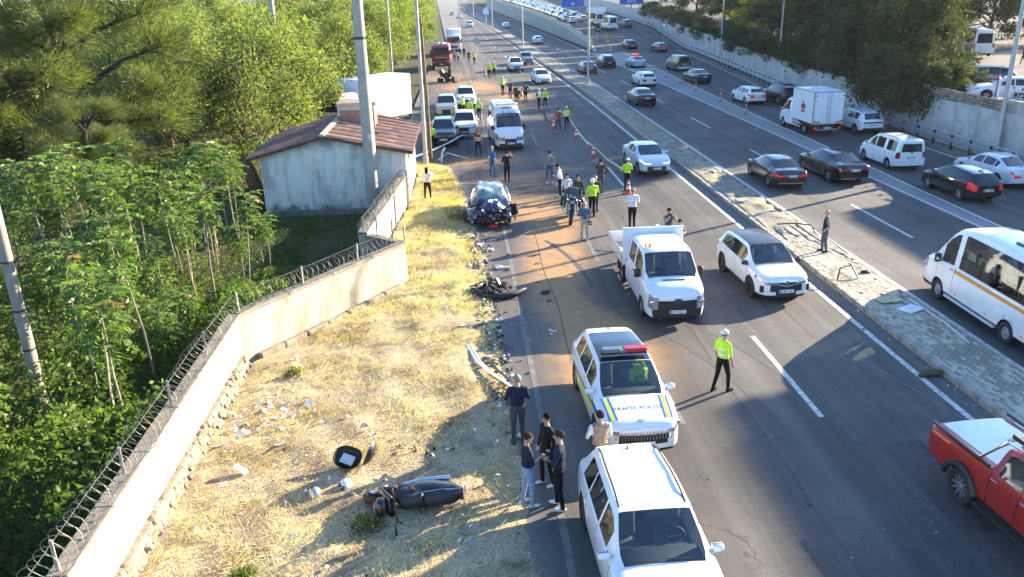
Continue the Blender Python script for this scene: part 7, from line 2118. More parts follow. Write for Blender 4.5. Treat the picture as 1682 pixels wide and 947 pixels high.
# ivy-like shrub falling down to the guardrail where the tree meets the road
for nb, (x, y, s) in enumerate(((31.9, 58.5, 1.2), (31.6, 55.8, 1.1), (32.2, 61.5, 1.25), (32.6, 53.8, 1.1), (31.3, 57.2, 1.2), (31.2, 60, 1.1))):
    t = thing('bush', 'dense dark bush falling down the wall beside the boxy SUV, %s in its clump' % ORD[nb], 'bush', (x, y, 2.2), y, 'bushes falling down the wall')
    link('stem', BUSH[0][0], t); link('crown', BUSH[0][1], t); t.scale = (s, s * 1.2, s * 1.3)

# --- dry grass of the verge
def scatter_verge(n, seed, pow_=1.):
    r = np.random.RandomState(seed); y = r.uniform(5, 51, n); u = r.rand(n) ** pow_
    a = np.array([verge_left(v) for v in np.arange(5, 51.1, .25)]); c = np.array([left_edge(v) for v in np.arange(5, 51.1, .25)]); g = np.arange(5, 51.1, .25)
    l, rr = np.interp(y, g, a) + .12, np.interp(y, g, c) - .02 + (vnoise(y, y * 0, 1.1, 9) - .5) * .4
    x = l + (rr - l) * u
    return r, x, y, (rr - x)
def grass(name, n, seed, m, dens, ln, wd, lean, tintf):
    r, x, y, e = scatter_verge(n, seed)
    k = r.rand(n) < dens(x, y, e); x, y, e = x[k], y[k], e[k]; n = len(x)
    z = verge_z(x, y) - .02
    az = vnoise(x, y, .8, seed + 3) * 12 + r.normal(0, 1.0, n)
    D = np.stack([np.cos(az) * lean, np.sin(az) * lean, np.ones(n)], 1)
    V, F = leaves(np.stack([x, y, z], 1), D, r.uniform(ln[0], ln[1], n), wd, .28)
    t = np.clip(np.repeat(tintf(x, y, e, r, n), 4), 0, 1)
    tag(link(name, np_mesh(name, V, F, m, dict(tint=t)), verge), kind='stuff')
grass('dry_grass', 170000, 81, L_STRAW, lambda x, y, e: .08 + .92 * np.clip(vnoise(x, y, 1.1, 82) * 3.4 - 1.2, 0, 1), (.08, .30), .036, 1.15, lambda x, y, e, r, n: vnoise(x, y, .6, 84, 3) * .9 + r.rand(n) * .5 - .25)
grass('flattened_straw', 16000, 85, L_STRAW, lambda x, y, e: np.clip(vnoise(x, y, 1.2, 86) * 2.4 - .7, .1, 1), (.2, .42), .024, 3.2, lambda x, y, e, r, n: .45 + r.rand(n) * .6)
grass('green_weeds', 42000, 88, L_GRASS, lambda x, y, e: np.clip(vnoise(x, y, .75, 89) * 3.2 - 1.75, 0, 1) * np.exp(-np.clip(e - .3, 0, 9) / 1.6) + .25 * np.clip(vnoise(x, y, .9, 90) * 5 - 3.2, 0, 1), (.10, .32), .07, .9, lambda x, y, e, r, n: .2 + r.rand(n) * .7)
for (x, y, s, lb) in ((-2.2, 13.6, .34, 'small green weed clump by the fallen scooter'), (-4.9, 20.6, .3, 'green weed tuft under the lip of the white wall'), (-.35, 36.6, .5, 'dark green bush beside the wrecked car'), (-4.3, 12.3, .25, 'low green weed near the stone footing')):
    t = thing('weed', lb, 'weed', (x, y, .1)); k = MIDT[0]
    b = MB(); rs2 = np.random.RandomState(int(y * 10)); n = 420
    q = unit(rs2.normal(0, 1, (n, 3))) * rs2.rand(n, 1) ** .5 * s * np.array([1, 1, .8]); q[:, 2] = abs(q[:, 2])
    V, F = leaves(q, unit(q) + np.array([0, 0, .5]), rs2.uniform(.05, .13, n), .4, .4)
    link('foliage', np_mesh('foliage', V, F, L_GRASS, dict(tint=np.repeat(rs2.rand(n) * .5, 4))), t)
# weeds and dry tufts on the broken part of the median
n = 5200; r = np.random.RandomState(91); y = r.uniform(33, 66, n); x = r.uniform(12.95, 14.6, n)
k = r.rand(n) < np.clip(vnoise(x, y, .8, 92) * 3 - 1.45, 0, 1); x, y = x[k], y[k]; n = len(x)
V, F = leaves(np.stack([x, y, np.full(n, .12)], 1), np.stack([r.normal(0, .8, n), r.normal(0, .8, n), np.ones(n)], 1), r.uniform(.08, .3, n), .07, .3)
tag(link('median_weeds', np_mesh('median_weeds', V, F, L_STRAW, dict(tint=np.repeat(r.rand(n) * .6, 4))), median), kind='stuff')
# pale building behind the grove
t = thing('house', 'pale house wall glimpsed through the green trees', 'house', (-46, 116, 0), .2)
b = MB(); b.box((0, 0, 4), (12, 9, 8)); b.build('wall', M_FAC, t)
b = MB(); b.box((0, 0, 8.2), (12.6, 9.6, .4)); b.build('roof', M_TRIM, t)
for k in range(4):
    for f in range(2): bars('window', t, M_WIN, [((-4.5 + k * 3, -4.52, 2.4 + f * 3.4), (1.2, .06, 1.5))])
# ================================================================== TWO-WHEELERS, DEBRIS, STREET THINGS
def two_wheeler(name, label, pm, police=False, scooter=False, topcase=True):
    """nose along +Y, standing upright"""
    t = thing(name, label, 'scooter' if scooter else 'motorcycle')
    r = .27 if scooter else .32; wb = 1.32 if scooter else 1.48; tw = .13 if scooter else .15
    for y in (wb / 2, -wb / 2):
        b = MB(); prof = [(r * .66, -tw * .38)]
        for k in range(7): q = PI * k / 6; prof.append((r - .06 + .06 * math.sin(q), -tw / 2 * math.cos(q)))
        prof.append((r * .66, tw * .38)); b.lathe(prof, (0, y, r), 'X', 22); w = b.build('wheel', M_TYRE, t, 50)
        b = MB(); b.lathe([(r * .67, -.035), (r * .6, -.03), (r * .6, .03), (r * .67, .035)], (0, y, r), 'X', 20)
        for k in range(5):
            q = 2 * PI * k / 5; b.tube([(0, y, r), (0, y + r * .62 * math.cos(q), r + r * .62 * math.sin(q))], .018, 5)
        b.lathe([(.05, -.06), (.05, .06)], (0, y, r), 'X', 10); b.build('rim', M_RIMD if police or scooter else M_RIM, w)
        b = MB(); b.lathe([(r * .45, .075), (r * .45, .08)], (0, y, r), 'X', 16); b.build('brake_disc', M_STEEL, w)
        b = MB(); pts = [(0, y + (r + .03) * math.cos(q), r + (r + .03) * math.sin(q)) for q in np.linspace(.6, 2.6, 7)]
        for p in pts: b.v += [(-tw * .62, p[1], p[2]), (tw * .62, p[1], p[2])]
        for k in range(6): b.f.append((2 * k, 2 * k + 1, 2 * k + 3, 2 * k + 2)); b.m.append(0)
        b.build('mudguard', pm if y > 0 else M_BLK, t, 60)
    b = MB()
    for s in (-1, 1): b.tube([(s * .11, wb / 2, r), (s * .11, wb / 2 - .30, 1.0)], .028, 7)
    b.build('fork', M_STEEL, t, 60)
    b = MB(); yh = wb / 2 - .34
    b.tube([(-.40, yh - .16, 1.05), (-.28, yh - .02, 1.08), (0, yh + .02, 1.04), (.28, yh - .02, 1.08), (.40, yh - .16, 1.05)], .018, 6); b.build('handlebar', M_BLK, t, 60)
    for s in (-1, 1):
        b = MB(); b.tube([(s * .27, yh, 1.08), (s * .36, yh + .03, 1.27)], .012, 5); b.bevbox((s * .39, yh + .03, 1.31), (.15, .04, .10), .018); b.build('mirror', M_BLK, t, 50)
    b = MB(); b.bevbox((0, 0, .48), (.30, .62, .36), .07); b.bevbox((0, .05, .34), (.34, .4, .2), .05); b.build('engine', M_DKST, t, 50)
    b = MB(); b.tube([(.17, .1, .3), (.2, -.3, .28), (.22, -.85, .42)], [.03, .045, .055], 8); b.build('exhaust', M_CHR, t, 60)
    if scooter:
        b = MB()
        for (y0, z0, w0, h0, y1) in ((-.80, .66, .30, .34, .0),):
            secs = [(-1.02, .74, .10, .10), (-.85, .68, .20, .22), (-.5, .60, .25, .29), (-.2, .52, .24, .27), (-.02, .44, .17, .16)]
            n = 12
            for (y, z, w, h) in secs:
                for k in range(n): q = 2 * PI * k / n; b.v.append((w * math.copysign(abs(math.cos(q)) ** .7, math.cos(q)), y, z + h * math.copysign(abs(math.sin(q)) ** .7, math.sin(q))))
            for i in range(len(secs) - 1):
                for k in range(n): b.f.append((i * n + k, i * n + (k + 1) % n, (i + 1) * n + (k + 1) % n, (i + 1) * n + k)); b.m.append(0)
            b.f.append(tuple(range(n - 1, -1, -1))); b.m.append(0); b.f.append(tuple((len(secs) - 1) * n + k for k in range(n))); b.m.append(0)
        b.build('side_fairing', pm, t, 50)
        b = MB(); b.bevbox((0, .42, .36), (.36, .40, .10), .03); b.build('footboard', M_BLK, t, 50)
        b = MB(); b.bevbox((0, wb / 2 - .18, .72), (.44, .12, .72), .05, rx=.28); b.bevbox((0, wb / 2 - .08, .95), (.34, .22, .28), .06); b.build('front_shield', pm, t, 50)
        b = MB(); b.bevbox((0, wb / 2 + .05, .93), (.2, .05, .12), .03); b.build('headlight', M_LENS, t, 50)
        b = MB(); b.bevbox((0, -.02, .86), (.28, .5, .12), .05); b.bevbox((0, -.55, .92), (.27, .6, .12), .05); b.build('seat', mat('scooter_seat', (.02, .02, .021), .5, bump=.3), t, 50)
        b = MB(); b.bevbox((0, -1.0, .80), (.26, .08, .10), .025); b.build('tail_light', M_RLENS, t, 50)
        b = MB(); b.tube([(-.16, -.7, .94), (-.17, -1.02, .98), (.17, -1.02, .98), (.16, -.7, .94)], .016, 6); b.build('grab_rail', M_STEEL, t, 60)
        b = MB(); b.box((0, -1.1, .6), (.2, .02, .16)); b.build('number_plate', M_PLATE, t)
        b = MB(); b.tube([(.14, -.05, .86), (.17, -.6, .90), (.12, -.98, .86)], .012, 5); b.build('chrome_trim', M_CHR, t, 60)
    else:
        b = MB(); b.ball((0, .22, .88), .24, 14, 9, sc=(.75, 1.25, .72)); b.build('fuel_tank', pm, t, 60)
        b = MB(); b.bevbox((0, -.30, .82), (.30, .75, .12), .05); b.build('seat', M_SEAT, t, 50)
        b = MB(); b.bevbox((0, -.88, .80), (.18, .3, .1), .03, rx=-.2); b.build('tail_unit', pm, t, 50)
        b = MB(); b.bevbox((0, -1.04, .80), (.16, .04, .07), .015); b.build('tail_light', M_RLENS, t)
        b = MB(); b.bevbox((0, wb / 2 - .16, .98), (.34 if police else .24, .22, .26), .07); b.build('front_fairing', pm, t, 50)
        b = MB(); b.bevbox((0, wb / 2 - .03, .96), (.18, .05, .14), .03); b.build('headlight', M_LENS, t, 50)
        if police:
            b = MB(); b.add([(-.22, wb / 2 - .14, 1.08), (.22, wb / 2 - .14, 1.08), (.17, wb / 2 - .36, 1.5), (-.17, wb / 2 - .36, 1.5)], [(0, 1, 2, 3)]); b.build('windscreen', M_GL, t)
            for s in (-1, 1):
                b = MB(); b.bevbox((s * .36, -.62, .66), (.24, .5, .42), .06); b.build('pannier', M_BLK, t, 50)
                b = MB(); b.tube([(s * .2, .2, .3), (s * .36, .25, .5), (s * .34, .1, .85)], .018, 6); b.build('crash_bar', M_STEEL, t, 60)
                b = MB(); b.ball((s * .24, wb / 2 - .2, 1.0), .05, 8, 5); b.build('beacon', mat('blue_beacon', (.03, .07, .3), .3), t)
        if topcase:
            b = MB(); b.bevbox((0, -.95, 1.05), (.46, .40, .30), .07); b.build('top_case', M_BLK, t, 50)
    return t
bike = two_wheeler('police_motorcycle', 'black police motorcycle with a top case parked among the standing men', PBK, police=True)
bike.scale = (1.15, 1.1, 1.1); bike.location = (4.78, 36.0, 0); bike.rotation_euler = (0, rad(-6), rad(172))
sco = two_wheeler('fallen_scooter', 'black scooter lying on its side in the dry grass', mat('scooter_black', (.016, .013, .012), .3, coat=.5, vary=.3), scooter=True)
sco.matrix_world = Matrix.Translation((-1.46, 14.72, .30)) @ Matrix.Rotation(rad(98), 4, 'Z') @ Matrix.Rotation(rad(-76), 4, 'Y') @ Matrix.Scale(1.02, 4)
kinds = [PBK, PRED, PBL, PGR, PBK]
for i in range(5):
    t = two_wheeler('motorcycle', ['black', 'red', 'blue', 'grey', 'dark'][i] + ' motorcycle parked in the row behind the parapet near the lamp post', kinds[i], topcase=i % 2 == 0)
    t.location = (32.3 + i * .12, 42.6 + i * .95, TZ + .03); t.rotation_euler = (0, 0, rad(70 + 6 * i))
    if i == 4: t['label'] = 'last dark motorcycle of the parked row farthest from the parapet corner'
# the scooter's scattered gear
def shell(b, c, rx, ry, rz_, M, th=.012, n=16, m=6, frac=.5):
    for inner in (0, 1):
        k0 = len(b.v); e = 1 - inner * .07
        for i in range(m + 1):
            tt = PI * frac * i / m
            for k in range(n):
                q = 2 * PI * k / n
                p = Vector((rx * e * math.sin(tt) * math.copysign(abs(math.cos(q)) ** .75, math.cos(q)), ry * e * math.sin(tt) * math.copysign(abs(math.sin(q)) ** .75, math.sin(q)), -rz_ * e * math.cos(tt)))
                b.v.append(tuple(M @ p))
        for i in range(m):
            for k in range(n):
                f = (k0 + i * n + k, k0 + i * n + (k + 1) % n, k0 + (i + 1) * n + (k + 1) % n, k0 + (i + 1) * n + k)
                b.f.append(f[::-1] if inner else f); b.m.append(inner)
M_PALE = mat('pale_lining', (.62, .61, .58), .6, vary=.2)
t = thing('open_top_case', 'black scooter top case lying open like a clam in the grass', 'top case', (-2.72, 15.75, .36), rad(-20)); t.scale = (1.15, 1.15, 1.15)
b = MB(); shell(b, 0, .27, .24, .17, Matrix.Translation((-.12, 0, .06)) @ Matrix.Rotation(.45, 4, 'X') @ Matrix.Rotation(.25, 4, 'Y')); b.build('case_bottom', [M_BLK, M_BLK], t, 60)
b = MB(); b.box((-.14, .02, -.01), (.26, .2, .02), rx=.45, ry=.25); b.build('lining', M_PALE, t)
b = MB(); shell(b, 0, .26, .23, .14, Matrix.Translation((.30, .05, .22)) @ Matrix.Rotation(-1.15, 4, 'Y') @ Matrix.Rotation(.2, 4, 'X')); b.build('case_lid', [M_BLK, M_PALE], t, 60)
def helmet(x, y, m, label, tilt):
    t = thing('helmet', label, 'helmet', (x, y, .22)); t.rotation_euler = tilt
    b = MB(); shell(b, 0, .13, .155, .14, Matrix.Rotation(PI, 4, 'X'), frac=.72); b.build('shell', [m, M_BLK], t, 60)
    b = MB(); b.bevbox((0, .13, -.01), (.2, .05, .09), .02); b.build('visor', M_GLD, t, 60)
    return t
helmet(-3.42, 14.75, PSI, 'silver grey crash helmet lying in the dry grass', (1.2, .3, .6))
helmet(-2.80, 15.02, PW, 'white crash helmet next to the black open top case', (.4, -.3, 2.3))
rd = np.random.RandomState(55)
def scrap(name, label, cat, x, y, m, size=.3, n=6, flat=.5, z=.08, L=None):
    """a broken piece made of bent plates"""
    t = thing(name, label, cat, (x, y, z), rd.uniform(0, 6)); b = MB()
    for k in range(n):
        s = size * rd.uniform(.35, 1)
        b.bevbox((rd.normal(0, size * .4), rd.normal(0, size * .3), abs(rd.normal(0, size * .15 * flat))), (s, s * rd.uniform(.15, .5), s * .08 + .01), .006, rz=rd.uniform(0, 3), rx=rd.normal(0, flat), ry=rd.normal(0, flat))
    b.build('plates', m, t); return t
for i, (x, y, s, lb) in enumerate(((-1.62, 16.35, .28, 'black broken fairing piece in the grass behind the scooter'), (-1.0, 16.3, .26, 'second black broken piece beside the green tuft behind the scooter'), (-.55, 16.35, .22, 'thin black strip lying in the grass'), (-2.1, 12.1, .2, 'small dark twisted piece in the grass below the scooter'),
                                     (-3.6, 15.5, .16, 'brown broken scrap in the grass beside the silver helmet'), (-2.2, 15.1, .22, 'bent brown sheet lying above the scooter'))):
    scrap('broken_piece', lb, 'debris', x, y, M_BLK if i < 4 else mat('brown_scrap', (.12, .08, .05), .8), s, z=.14)
M_WPL = mat('white_plastic', (.74, .74, .72), .5, vary=.15)
for i, (x, y, s, lb) in enumerate(((-4.85, 14.75, .32, 'white crumpled bag on the grass near the stone footing'), (-2.4, 17.2, .26, 'white flat board lying in the middle of the grass'), (-2.9, 20.2, .26, 'grey white crumpled foil on the grass'), (.52, 32.6, .3, 'white plastic sheet at the edge of the road below the wreck'),
                                     (.95, 31.9, .24, 'white broken bumper corner on the road'), (1.15, 29.6, .42, 'white bumper piece lying across the road edge'), (.55, 30.6, .32, 'pale curved trim at the road edge'), (.05, 27.4, .34, 'white plastic sheet caught on the verge'), (2.5, 23.2, .2, 'small pale plate on the road by the truck shadow'))):
    scrap('torn_plastic', lb, 'debris', x, y, M_WPL, s, 5, .3, z=.12 if x < .4 else .03)
# dark front end of the wreck thrown onto the road edge
t = thing('torn_front_end', 'big black torn off bumper and grille heap at the road edge', 'debris', (.95, 26.6, .0), .5)
b = MB(); b.tube([(-.75, .45, .25), (-.55, 0, .16), (-.1, -.38, .12), (.5, -.50, .14), (.95, -.35, .16)], [.10, .12, .12, .11, .07], 8); b.build('bumper', M_BLK, t, 60)
b = MB()
for k in range(60): b.box((rd.uniform(-.6, .6), rd.uniform(-.2, .75), rd.uniform(.03, .4)), (rd.uniform(.06, .5), rd.uniform(.02, .16), rd.uniform(.01, .06)), rz=rd.uniform(0, 3), rx=rd.normal(0, .6), ry=rd.normal(0, .6), mi=int(rd.rand() * 2.3))
tag(b.build('fragments', [M_BLK, M_DKST, M_STEEL], t), kind='stuff')
for (x, y, s, lb) in ((1.75, 31.2, .26, 'black part lying on the worn edge line'), (1.45, 29.3, .22, 'dark bracket by the white bumper piece'), (2.75, 30.0, .18, 'small dark strip on the sandy road'), (2.7, 26.7, .34, 'dark radiator mesh lying on the road'), (2.75, 25.9, .2, 'black chip below the radiator mesh'), (2.5, 27.8, .1, 'tiny brown shard on the sandy road'), (3.3, 34.4, .1, 'small red brown shard on the sand')):
    scrap('broken_part', lb, 'debris', x, y, M_BLK, s, 5, .3, z=.02)
# rubble of kerb and earth along the edge of the asphalt, litter over the verge
b = MB()
for k in range(900):
    y = rd.uniform(18.5, 39) if rd.rand() < .9 else rd.uniform(11, 50); x = left_edge(y) + rd.normal(-.05, .22) - (.2 if rd.rand() < .2 else 0); s = rd.uniform(.02, .09) * (1.8 if rd.rand() < .06 else 1)
    b.box((x, y, .02 + s * .3 + (.06 if x < left_edge(y) - .1 else 0)), (s * rd.uniform(.7, 1.7), s, s * rd.uniform(.4, .9)), rz=rd.uniform(0, 3), rx=rd.normal(0, .4), ry=rd.normal(0, .4), mi=rd.randint(5), taper=(.7, .7))
tag(b.build('rubble', [M_FOOT[0], M_FOOT[2], M_DKST, M_BLK, M_WPL]), kind='stuff')
b = MB()
for k in range(330):
    y = rd.uniform(9.5, 24) if k < 230 else rd.uniform(24, 50); l = verge_left(y); x = l + .5 + (left_edge(y) - l - .4) * rd.rand() ** (1.6 if k < 200 else 1); s = rd.uniform(.02, .07) * (2. if rd.rand() < .12 else 1)
    if k < 75: x, y = -5.2 + rd.normal(0, .5), 18.3 + rd.normal(0, .9); s *= 1.6
    b.box((x, y, .2 + rd.uniform(0, .06)), (s * rd.uniform(.8, 2.2), s, .008), rz=rd.uniform(0, 3), rx=rd.normal(0, .5), ry=rd.normal(0, .5), mi=int(rd.rand() ** 3 * 4))
tag(b.build('litter', [M_WPL, M_PALE, mat('litter_pink', (.55, .35, .42), .6), mat('litter_blue', (.12, .25, .55), .6)]), kind='stuff')
# pebbles, grit and leaf bits on the road
b = MB()
for k in range(900):
    x, y = rd.uniform(1, 22), rd.uniform(11, 60); s = rd.uniform(.008, .028) * (2 if rd.rand() < .04 else 1)
    if rd.rand() < .5: x = rd.normal(12.5, .3)
    b.box((x, y, s * .4), (s * rd.uniform(1, 2), s, s * .7), rz=rd.uniform(0, 3), mi=rd.randint(3), taper=(.6, .6))
tag(b.build('grit', [M_FOOT[1], M_WPL, M_DKST]), kind='stuff')
# torn guardrails
M_RAILW = mat('pale_rail', (.60, .60, .58), .45, metal=.3, vary=.2)
def wbeam(name, label, pts, m=M_RAILW, w=.3):
    t = thing(name, label, 'guardrail', (0, 0, 0)); b = MB(); pr = [(-.5, 0), (-.3, .18), (-.1, .18), (0, 0), (.1, .18), (.3, .18), (.5, 0)]
    P = [Vector(p) for p in pts]; n = len(pr)
    for i, p in enumerate(P):
        d = (P[min(i + 1, len(P) - 1)] - P[max(i - 1, 0)]).normalized(); sd_ = d.cross(Vector((0, 0, 1))).normalized(); nn = sd_.cross(d); a = .5 * i
        for u, h in pr: b.v.append(tuple(p + (sd_ * math.cos(a * .3) + nn * math.sin(a * .3)) * u * w + nn * h * w * .6))
    for i in range(len(P) - 1):
        for k in range(n - 1): b.f.append((i * n + k, i * n + k + 1, (i + 1) * n + k + 1, (i + 1) * n + k)); b.m.append(0)
    b.build('beam', m, t, 50); return t
wbeam('bent_guardrail', 'bent pale guardrail strip lying at the verge behind the man in navy', [(-.1, 22.2, .15), (.15, 21.0, .16), (.45, 20.2, .2), (.8, 19.5, .25), (1.1, 19.0, .22)], M_RAILW, .2)
wbeam('bent_guardrail', 'second thin dark strip curving beside the bent pale guardrail', [(.35, 21.4, .1), (.7, 20.4, .12), (1.1, 19.6, .1)], M_DKST, .12)
wbeam('bent_guardrail', 'long pale fallen guardrail between the lamp post and the firefighter', [(-3.2, 50.6, .35), (-2.2, 51.6, .5), (-1.0, 53.0, .75), (-.1, 54.6, .95), (.7, 55.8, .7)], M_RAILW, .36)
wbeam('bent_guardrail', 'short twisted pale rail on the asphalt in front of the wooden pole', [(-1.6, 50.9, .1), (-1.0, 51.2, .45), (-.4, 50.6, .35), (.2, 50.9, .1)], M_RAILW, .3)
t = thing('fallen_post', 'pale bent post sticking up from the fallen guardrail', 'post', (-1.4, 50.6, 0)); b = MB(); b.tube([(0, 0, 0), (.05, 0, .6), (.25, .1, .9)], .06, 6); b.build('shaft', M_RAILW, t)
t = thing('rubble_heap', 'dark heap of parts on the road side in front of the fire engine', 'debris', (-1.6, 98, 0)); b = MB()
for k in range(16): b.box((rd.normal(0, .6), rd.normal(0, .5), abs(rd.normal(.25, .3))), rd.uniform(.15, .7, 3), rz=rd.uniform(0, 3), rx=rd.normal(0, .4))
tag(b.build('parts', M_BLK, t), kind='stuff')
# --- cones, posts, tape
M_CONE = mat('cone_red', (.62, .05, .02), .5)
def cone(x, y, label, h=.72):
    t = thing('traffic_cone', label, 'traffic cone', (x, y, 0), .4, 'traffic cones'); b = MB(); b.bevbox((0, 0, .02), (.4, .4, .04), .015); b.build('base', M_CONE, t)
    f = lambda z: .15 - .12 * z / h
    for z0, z1, m, nm in ((.04, .24, M_CONE, 'body'), (.24, .40, M_WHITE, 'reflective_collar'), (.40, .52, M_CONE, 'body'), (.52, .62, M_WHITE, 'reflective_collar'), (.62, h, M_CONE, 'body')):
        b = MB(); b.lathe([(f(z0), z0), (f(z1), z1)], n=14); b.build(nm, m, t, 50)
    return t
cone(8.05, 57.6, 'red and white traffic cone past the officer holding the tape'); cone(8.15, 50.6, 'red and white traffic cone behind the man in the brown jacket'); cone(8.42, 40.75, 'red traffic cone beside the legs of the officer at the crossover')
cone(6.95, 62.2, 'traffic cone behind the man in the plaid shirt', .95); cone(3.1, 103.5, 'traffic cone beside the pair of officers up the road', 1.1)
cone(6.0, 82.5, 'orange traffic cone behind the small group', 1.0)
t = thing('barrier_tape', 'pale barrier tape stretched from the officer past the cones', 'barrier tape', (0, 0, 0)); b = MB()
pts = [(8.0, 61.4, .95), (8.02, 59.5, .74), (8.05, 57.6, .68), (8.1, 54.0, .5), (8.15, 50.6, .68), (8.3, 46, .7), (8.42, 41.6, 1.0)]
for i, p in enumerate(pts): b.v += [(p[0], p[1], p[2] - .035), (p[0] + .025, p[1], p[2] + .035)]
for i in range(len(pts) - 1): b.f.append((2 * i, 2 * i + 1, 2 * i + 3, 2 * i + 2)); b.m.append(0)
b.build('ribbon', mat('tape_plastic', (.66, .64, .45), .4), t)
t = thing('hose', 'dark hose lying across the lane in front of the two officers', 'hose', (0, 0, 0)); b = MB(); b.tube([(7.0, 72.8, .05), (7.1, 70, .03), (6.9, 66, .03), (7.6, 62.5, .03)], .035, 6); b.build('tube', M_BLK, t, 60)
pn = ['nearest the white hatchback tail', 'behind the white hatchback', 'in the sunlit strip', 'in front of the dark grey saloon', 'beside the white estate car', 'level with the black saloon', 'at the wide end of the island']
for i, (x, y) in enumerate(((23.2, 66.1), (23.5, 73.9), (23.6, 82.4), (23.8, 89.4), (24.0, 96.3), (24.2, 103), (24.6, 110))):
    t = thing('flexible_post', 'red and white flexible lane post ' + pn[i], 'lane post', (x, y, .01), 0, 'flexible posts on the island'); b = MB(); b.lathe([(.14, 0), (.13, .04)], n=12); b.build('base', M_BLK, t)
    for z0, z1, m in ((.04, .32, M_CONE), (.32, .44, M_WHITE), (.44, .68, M_CONE), (.68, .80, M_WHITE), (.80, 1.02, M_CONE)):
        b = MB(); b.lathe([(.055, z0), (.055, z1)], n=10); b.build('band', m, t, 50)
# island nose
t = thing('hazard_marker', 'yellow and black hazard marker on the nose of the concrete island', 'road sign', (24.1, 136.5, .0)); b = MB(); b.bevbox((0, 0, .55), (1.5, .7, 1.1), .12); b.build('base', M_CONC, t)
b = MB(); b.tube([(0, -.2, 1.0), (0, -.2, 2.9)], .05, 6); b.build('mast', M_LAMP, t)
b = MB(); b.box((0, -.27, 2.4), (.5, .03, 1.3)); b.build('panel', mat('hazard_yellow', (.72, .48, .03), .5), t)
for k in range(3): bars('stripe', t, M_BLK, [((0, -.29, 2.0 + k * .42), (.5, .012, .16))])
t = thing('hazard_marker', 'round black and yellow arrow sign above the island nose', 'road sign', (24.6, 150, .9)); b = MB(); b.tube([(0, 0, 0), (0, 0, 2.2)], .05, 6); b.build('mast', M_LAMP, t)
b = MB(); b.bevbox((0, -.06, 2.2), (1.0, .04, 1.0), .2); b.build('panel', M_BLK, t)
b = MB(); b.box((0, -.09, 2.2), (.5, .02, .2)); b.box((-.15, -.09, 2.2), (.2, .02, .6)); b.build('arrow', mat('hazard_yellow', (.72, .48, .03), .5), t)
# --- leftovers on the median
t = thing('broken_fence_rail', 'black bent fence rail lying on the median behind the crossover', 'fence rail', (0, 0, 0)); b = MB(); b.tube([(13.5, 33.4, .2), (14.0, 32.7, .42), (14.5, 32.2, .45), (14.55, 31.9, .2)], .03, 6); b.tube([(14.5, 32.2, .4), (14.6, 29.0, .22)], .02, 6); b.build('rail', M_BLK, t)
t = thing('broken_fence_rail', 'black bent fence rail by the kerb beyond the white crossover nose', 'fence rail', (0, 0, 0)); b = MB(); b.tube([(12.95, 26.2, .2), (13.2, 26.6, .5), (13.7, 26.8, .52), (13.75, 26.3, .2)], .03, 6); b.build('rail', M_BLK, t)
t = thing('dark_rag', 'small dark rag on the sunlit pavers', 'rag', (14.3, 26.9, .17)); b = MB(); b.ball((0, 0, .03), .2, 10, 5, sc=(1, .5, .35)); b.build('cloth', M_BLK, t)
t = thing('white_board', 'white flat board on the shaded pavers', 'board', (14.05, 23.3, .18), .5); b = MB(); b.bevbox((0, 0, .02), (.75, .5, .03), .01); b.build('plate', M_WPL, t)
t = thing('yellow_cloth', 'pale yellow cloth scrap beside the white board', 'cloth', (13.75, 24.1, .17), .2)
b = MB(); n = 7
for i in range(n):
    for j in range(n): b.v.append((-.4 + .8 * i / 6, -.22 + .44 * j / 6, .03 + .05 * rd.rand()))
for i in range(n - 1):
    for j in range(n - 1): b.f.append((i * n + j, (i + 1) * n + j, (i + 1) * n + j + 1, i * n + j + 1)); b.m.append(0)
b.build('cloth', mat('yellow_cloth', (.52, .52, .26), .8, vary=.3), t)
t = thing('pale_strip', 'long thin pale metal strip lying along the shaded pavers', 'metal strip', (0, 0, 0)); b = MB(); b.tube([(14.45, 24.2, .19), (14.5, 22.0, .18), (14.35, 20.6, .18)], .03, 5); b.build('strip', M_RAILW, t)
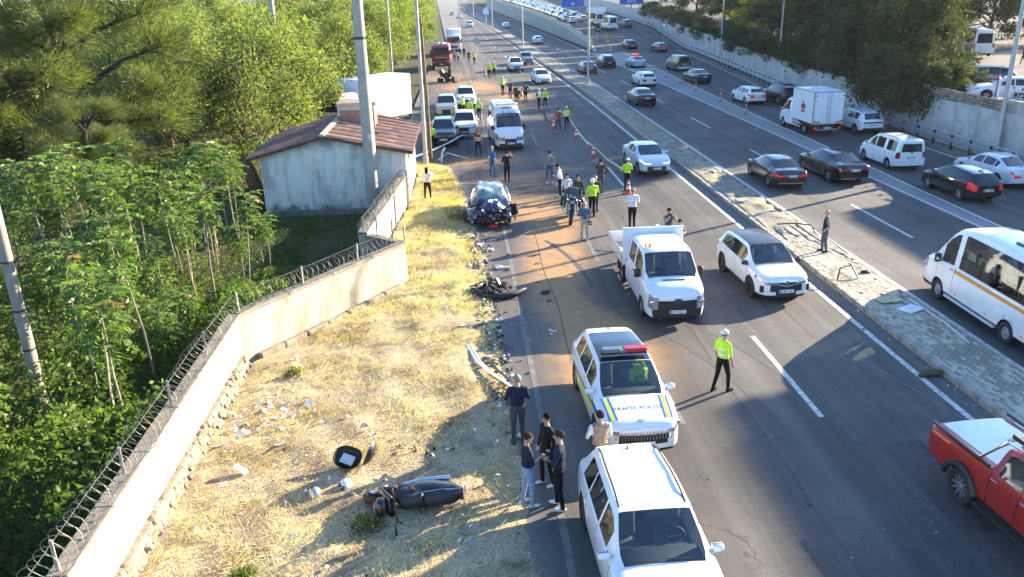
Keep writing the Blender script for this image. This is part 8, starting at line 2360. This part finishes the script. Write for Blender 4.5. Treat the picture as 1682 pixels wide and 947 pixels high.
for i, (x, y, lb) in enumerate(((13.2, 37.5, 'pale broken concrete block on the earth median'), (13.9, 44.2, 'grey broken slab on the weedy median'), (13.5, 52.0, 'small broken slab farther along the weedy median'), (12.4, 19.1, 'brown earth clod at the foot of the kerb'))):
    t = thing('broken_slab', lb, 'rubble', (x, y, .2 if x > 12.7 else .05), i); b = MB(); b.bevbox((0, 0, .03), (.45, .3, .12), .03, rx=.2, ry=.1); b.bevbox((.3, .12, .0), (.2, .16, .1), .03, rz=.5); b.build('chunk', M_CONC if x > 12.7 else M_EARTH, t)
# --- hoarding in the upper lot, wall base clutter
t = thing('hoarding', 'red and white hoarding standing behind the stone parapet', 'hoarding', (32.6, 48.6, TZ), rad(58)); b = MB(); b.box((-.8, 0, 1.0), (.9, .08, 1.6)); b.build('white_panel', M_WPL, t)
b = MB(); b.box((.25, 0, 1.0), (1.1, .08, 1.6)); b.build('red_panel', M_RSTR, t); b = MB(); b.box((1.3, 0, 1.1), (.12, .12, 2.2)); b.build('post', M_DKST, t)
t = thing('tarpaulin', 'grey blue tarpaulin heaped behind the parapet next to the hoarding', 'tarpaulin', (32.3, 46.4, TZ)); b = MB(); b.ball((0, 0, .3), .8, 12, 7, sc=(1, .8, .8)); b.ball((.5, .7, .2), .5, 10, 6); b.build('sheet', mat('tarp_blue', (.22, .27, .34), .6, vary=.3), t, 60)
t = thing('digger_bucket', 'orange and red machine part beside the parked motorbikes', 'machine part', (33.4, 45.0, TZ)); b = MB(); b.tube([(0, 0, 0), (.3, .2, .9), (.9, .3, 1.5)], .12, 7); b.build('arm', mat('machine_orange', (.50, .20, .04), .6), t); b = MB(); b.bevbox((-.2, 0, .35), (.5, .4, .6), .06); b.build('body', M_RSTR, t)
# ================================================================== THIN SUNLIT HAZE
m, nt, out = nodes('haze_air')
v = nt.nodes.new('ShaderNodeVolumePrincipled')
v.inputs['Color'].default_value = (.92, .94, 1., 1); v.inputs['Density'].default_value = .00009; v.inputs['Anisotropy'].default_value = .3
nt.links.new(v.outputs[0], out.inputs['Volume'])
b = MB(); b.box((0, 1800, 10.9), (5040, 4440, 24.2))
tag(b.build('haze', m), kind='stuff')
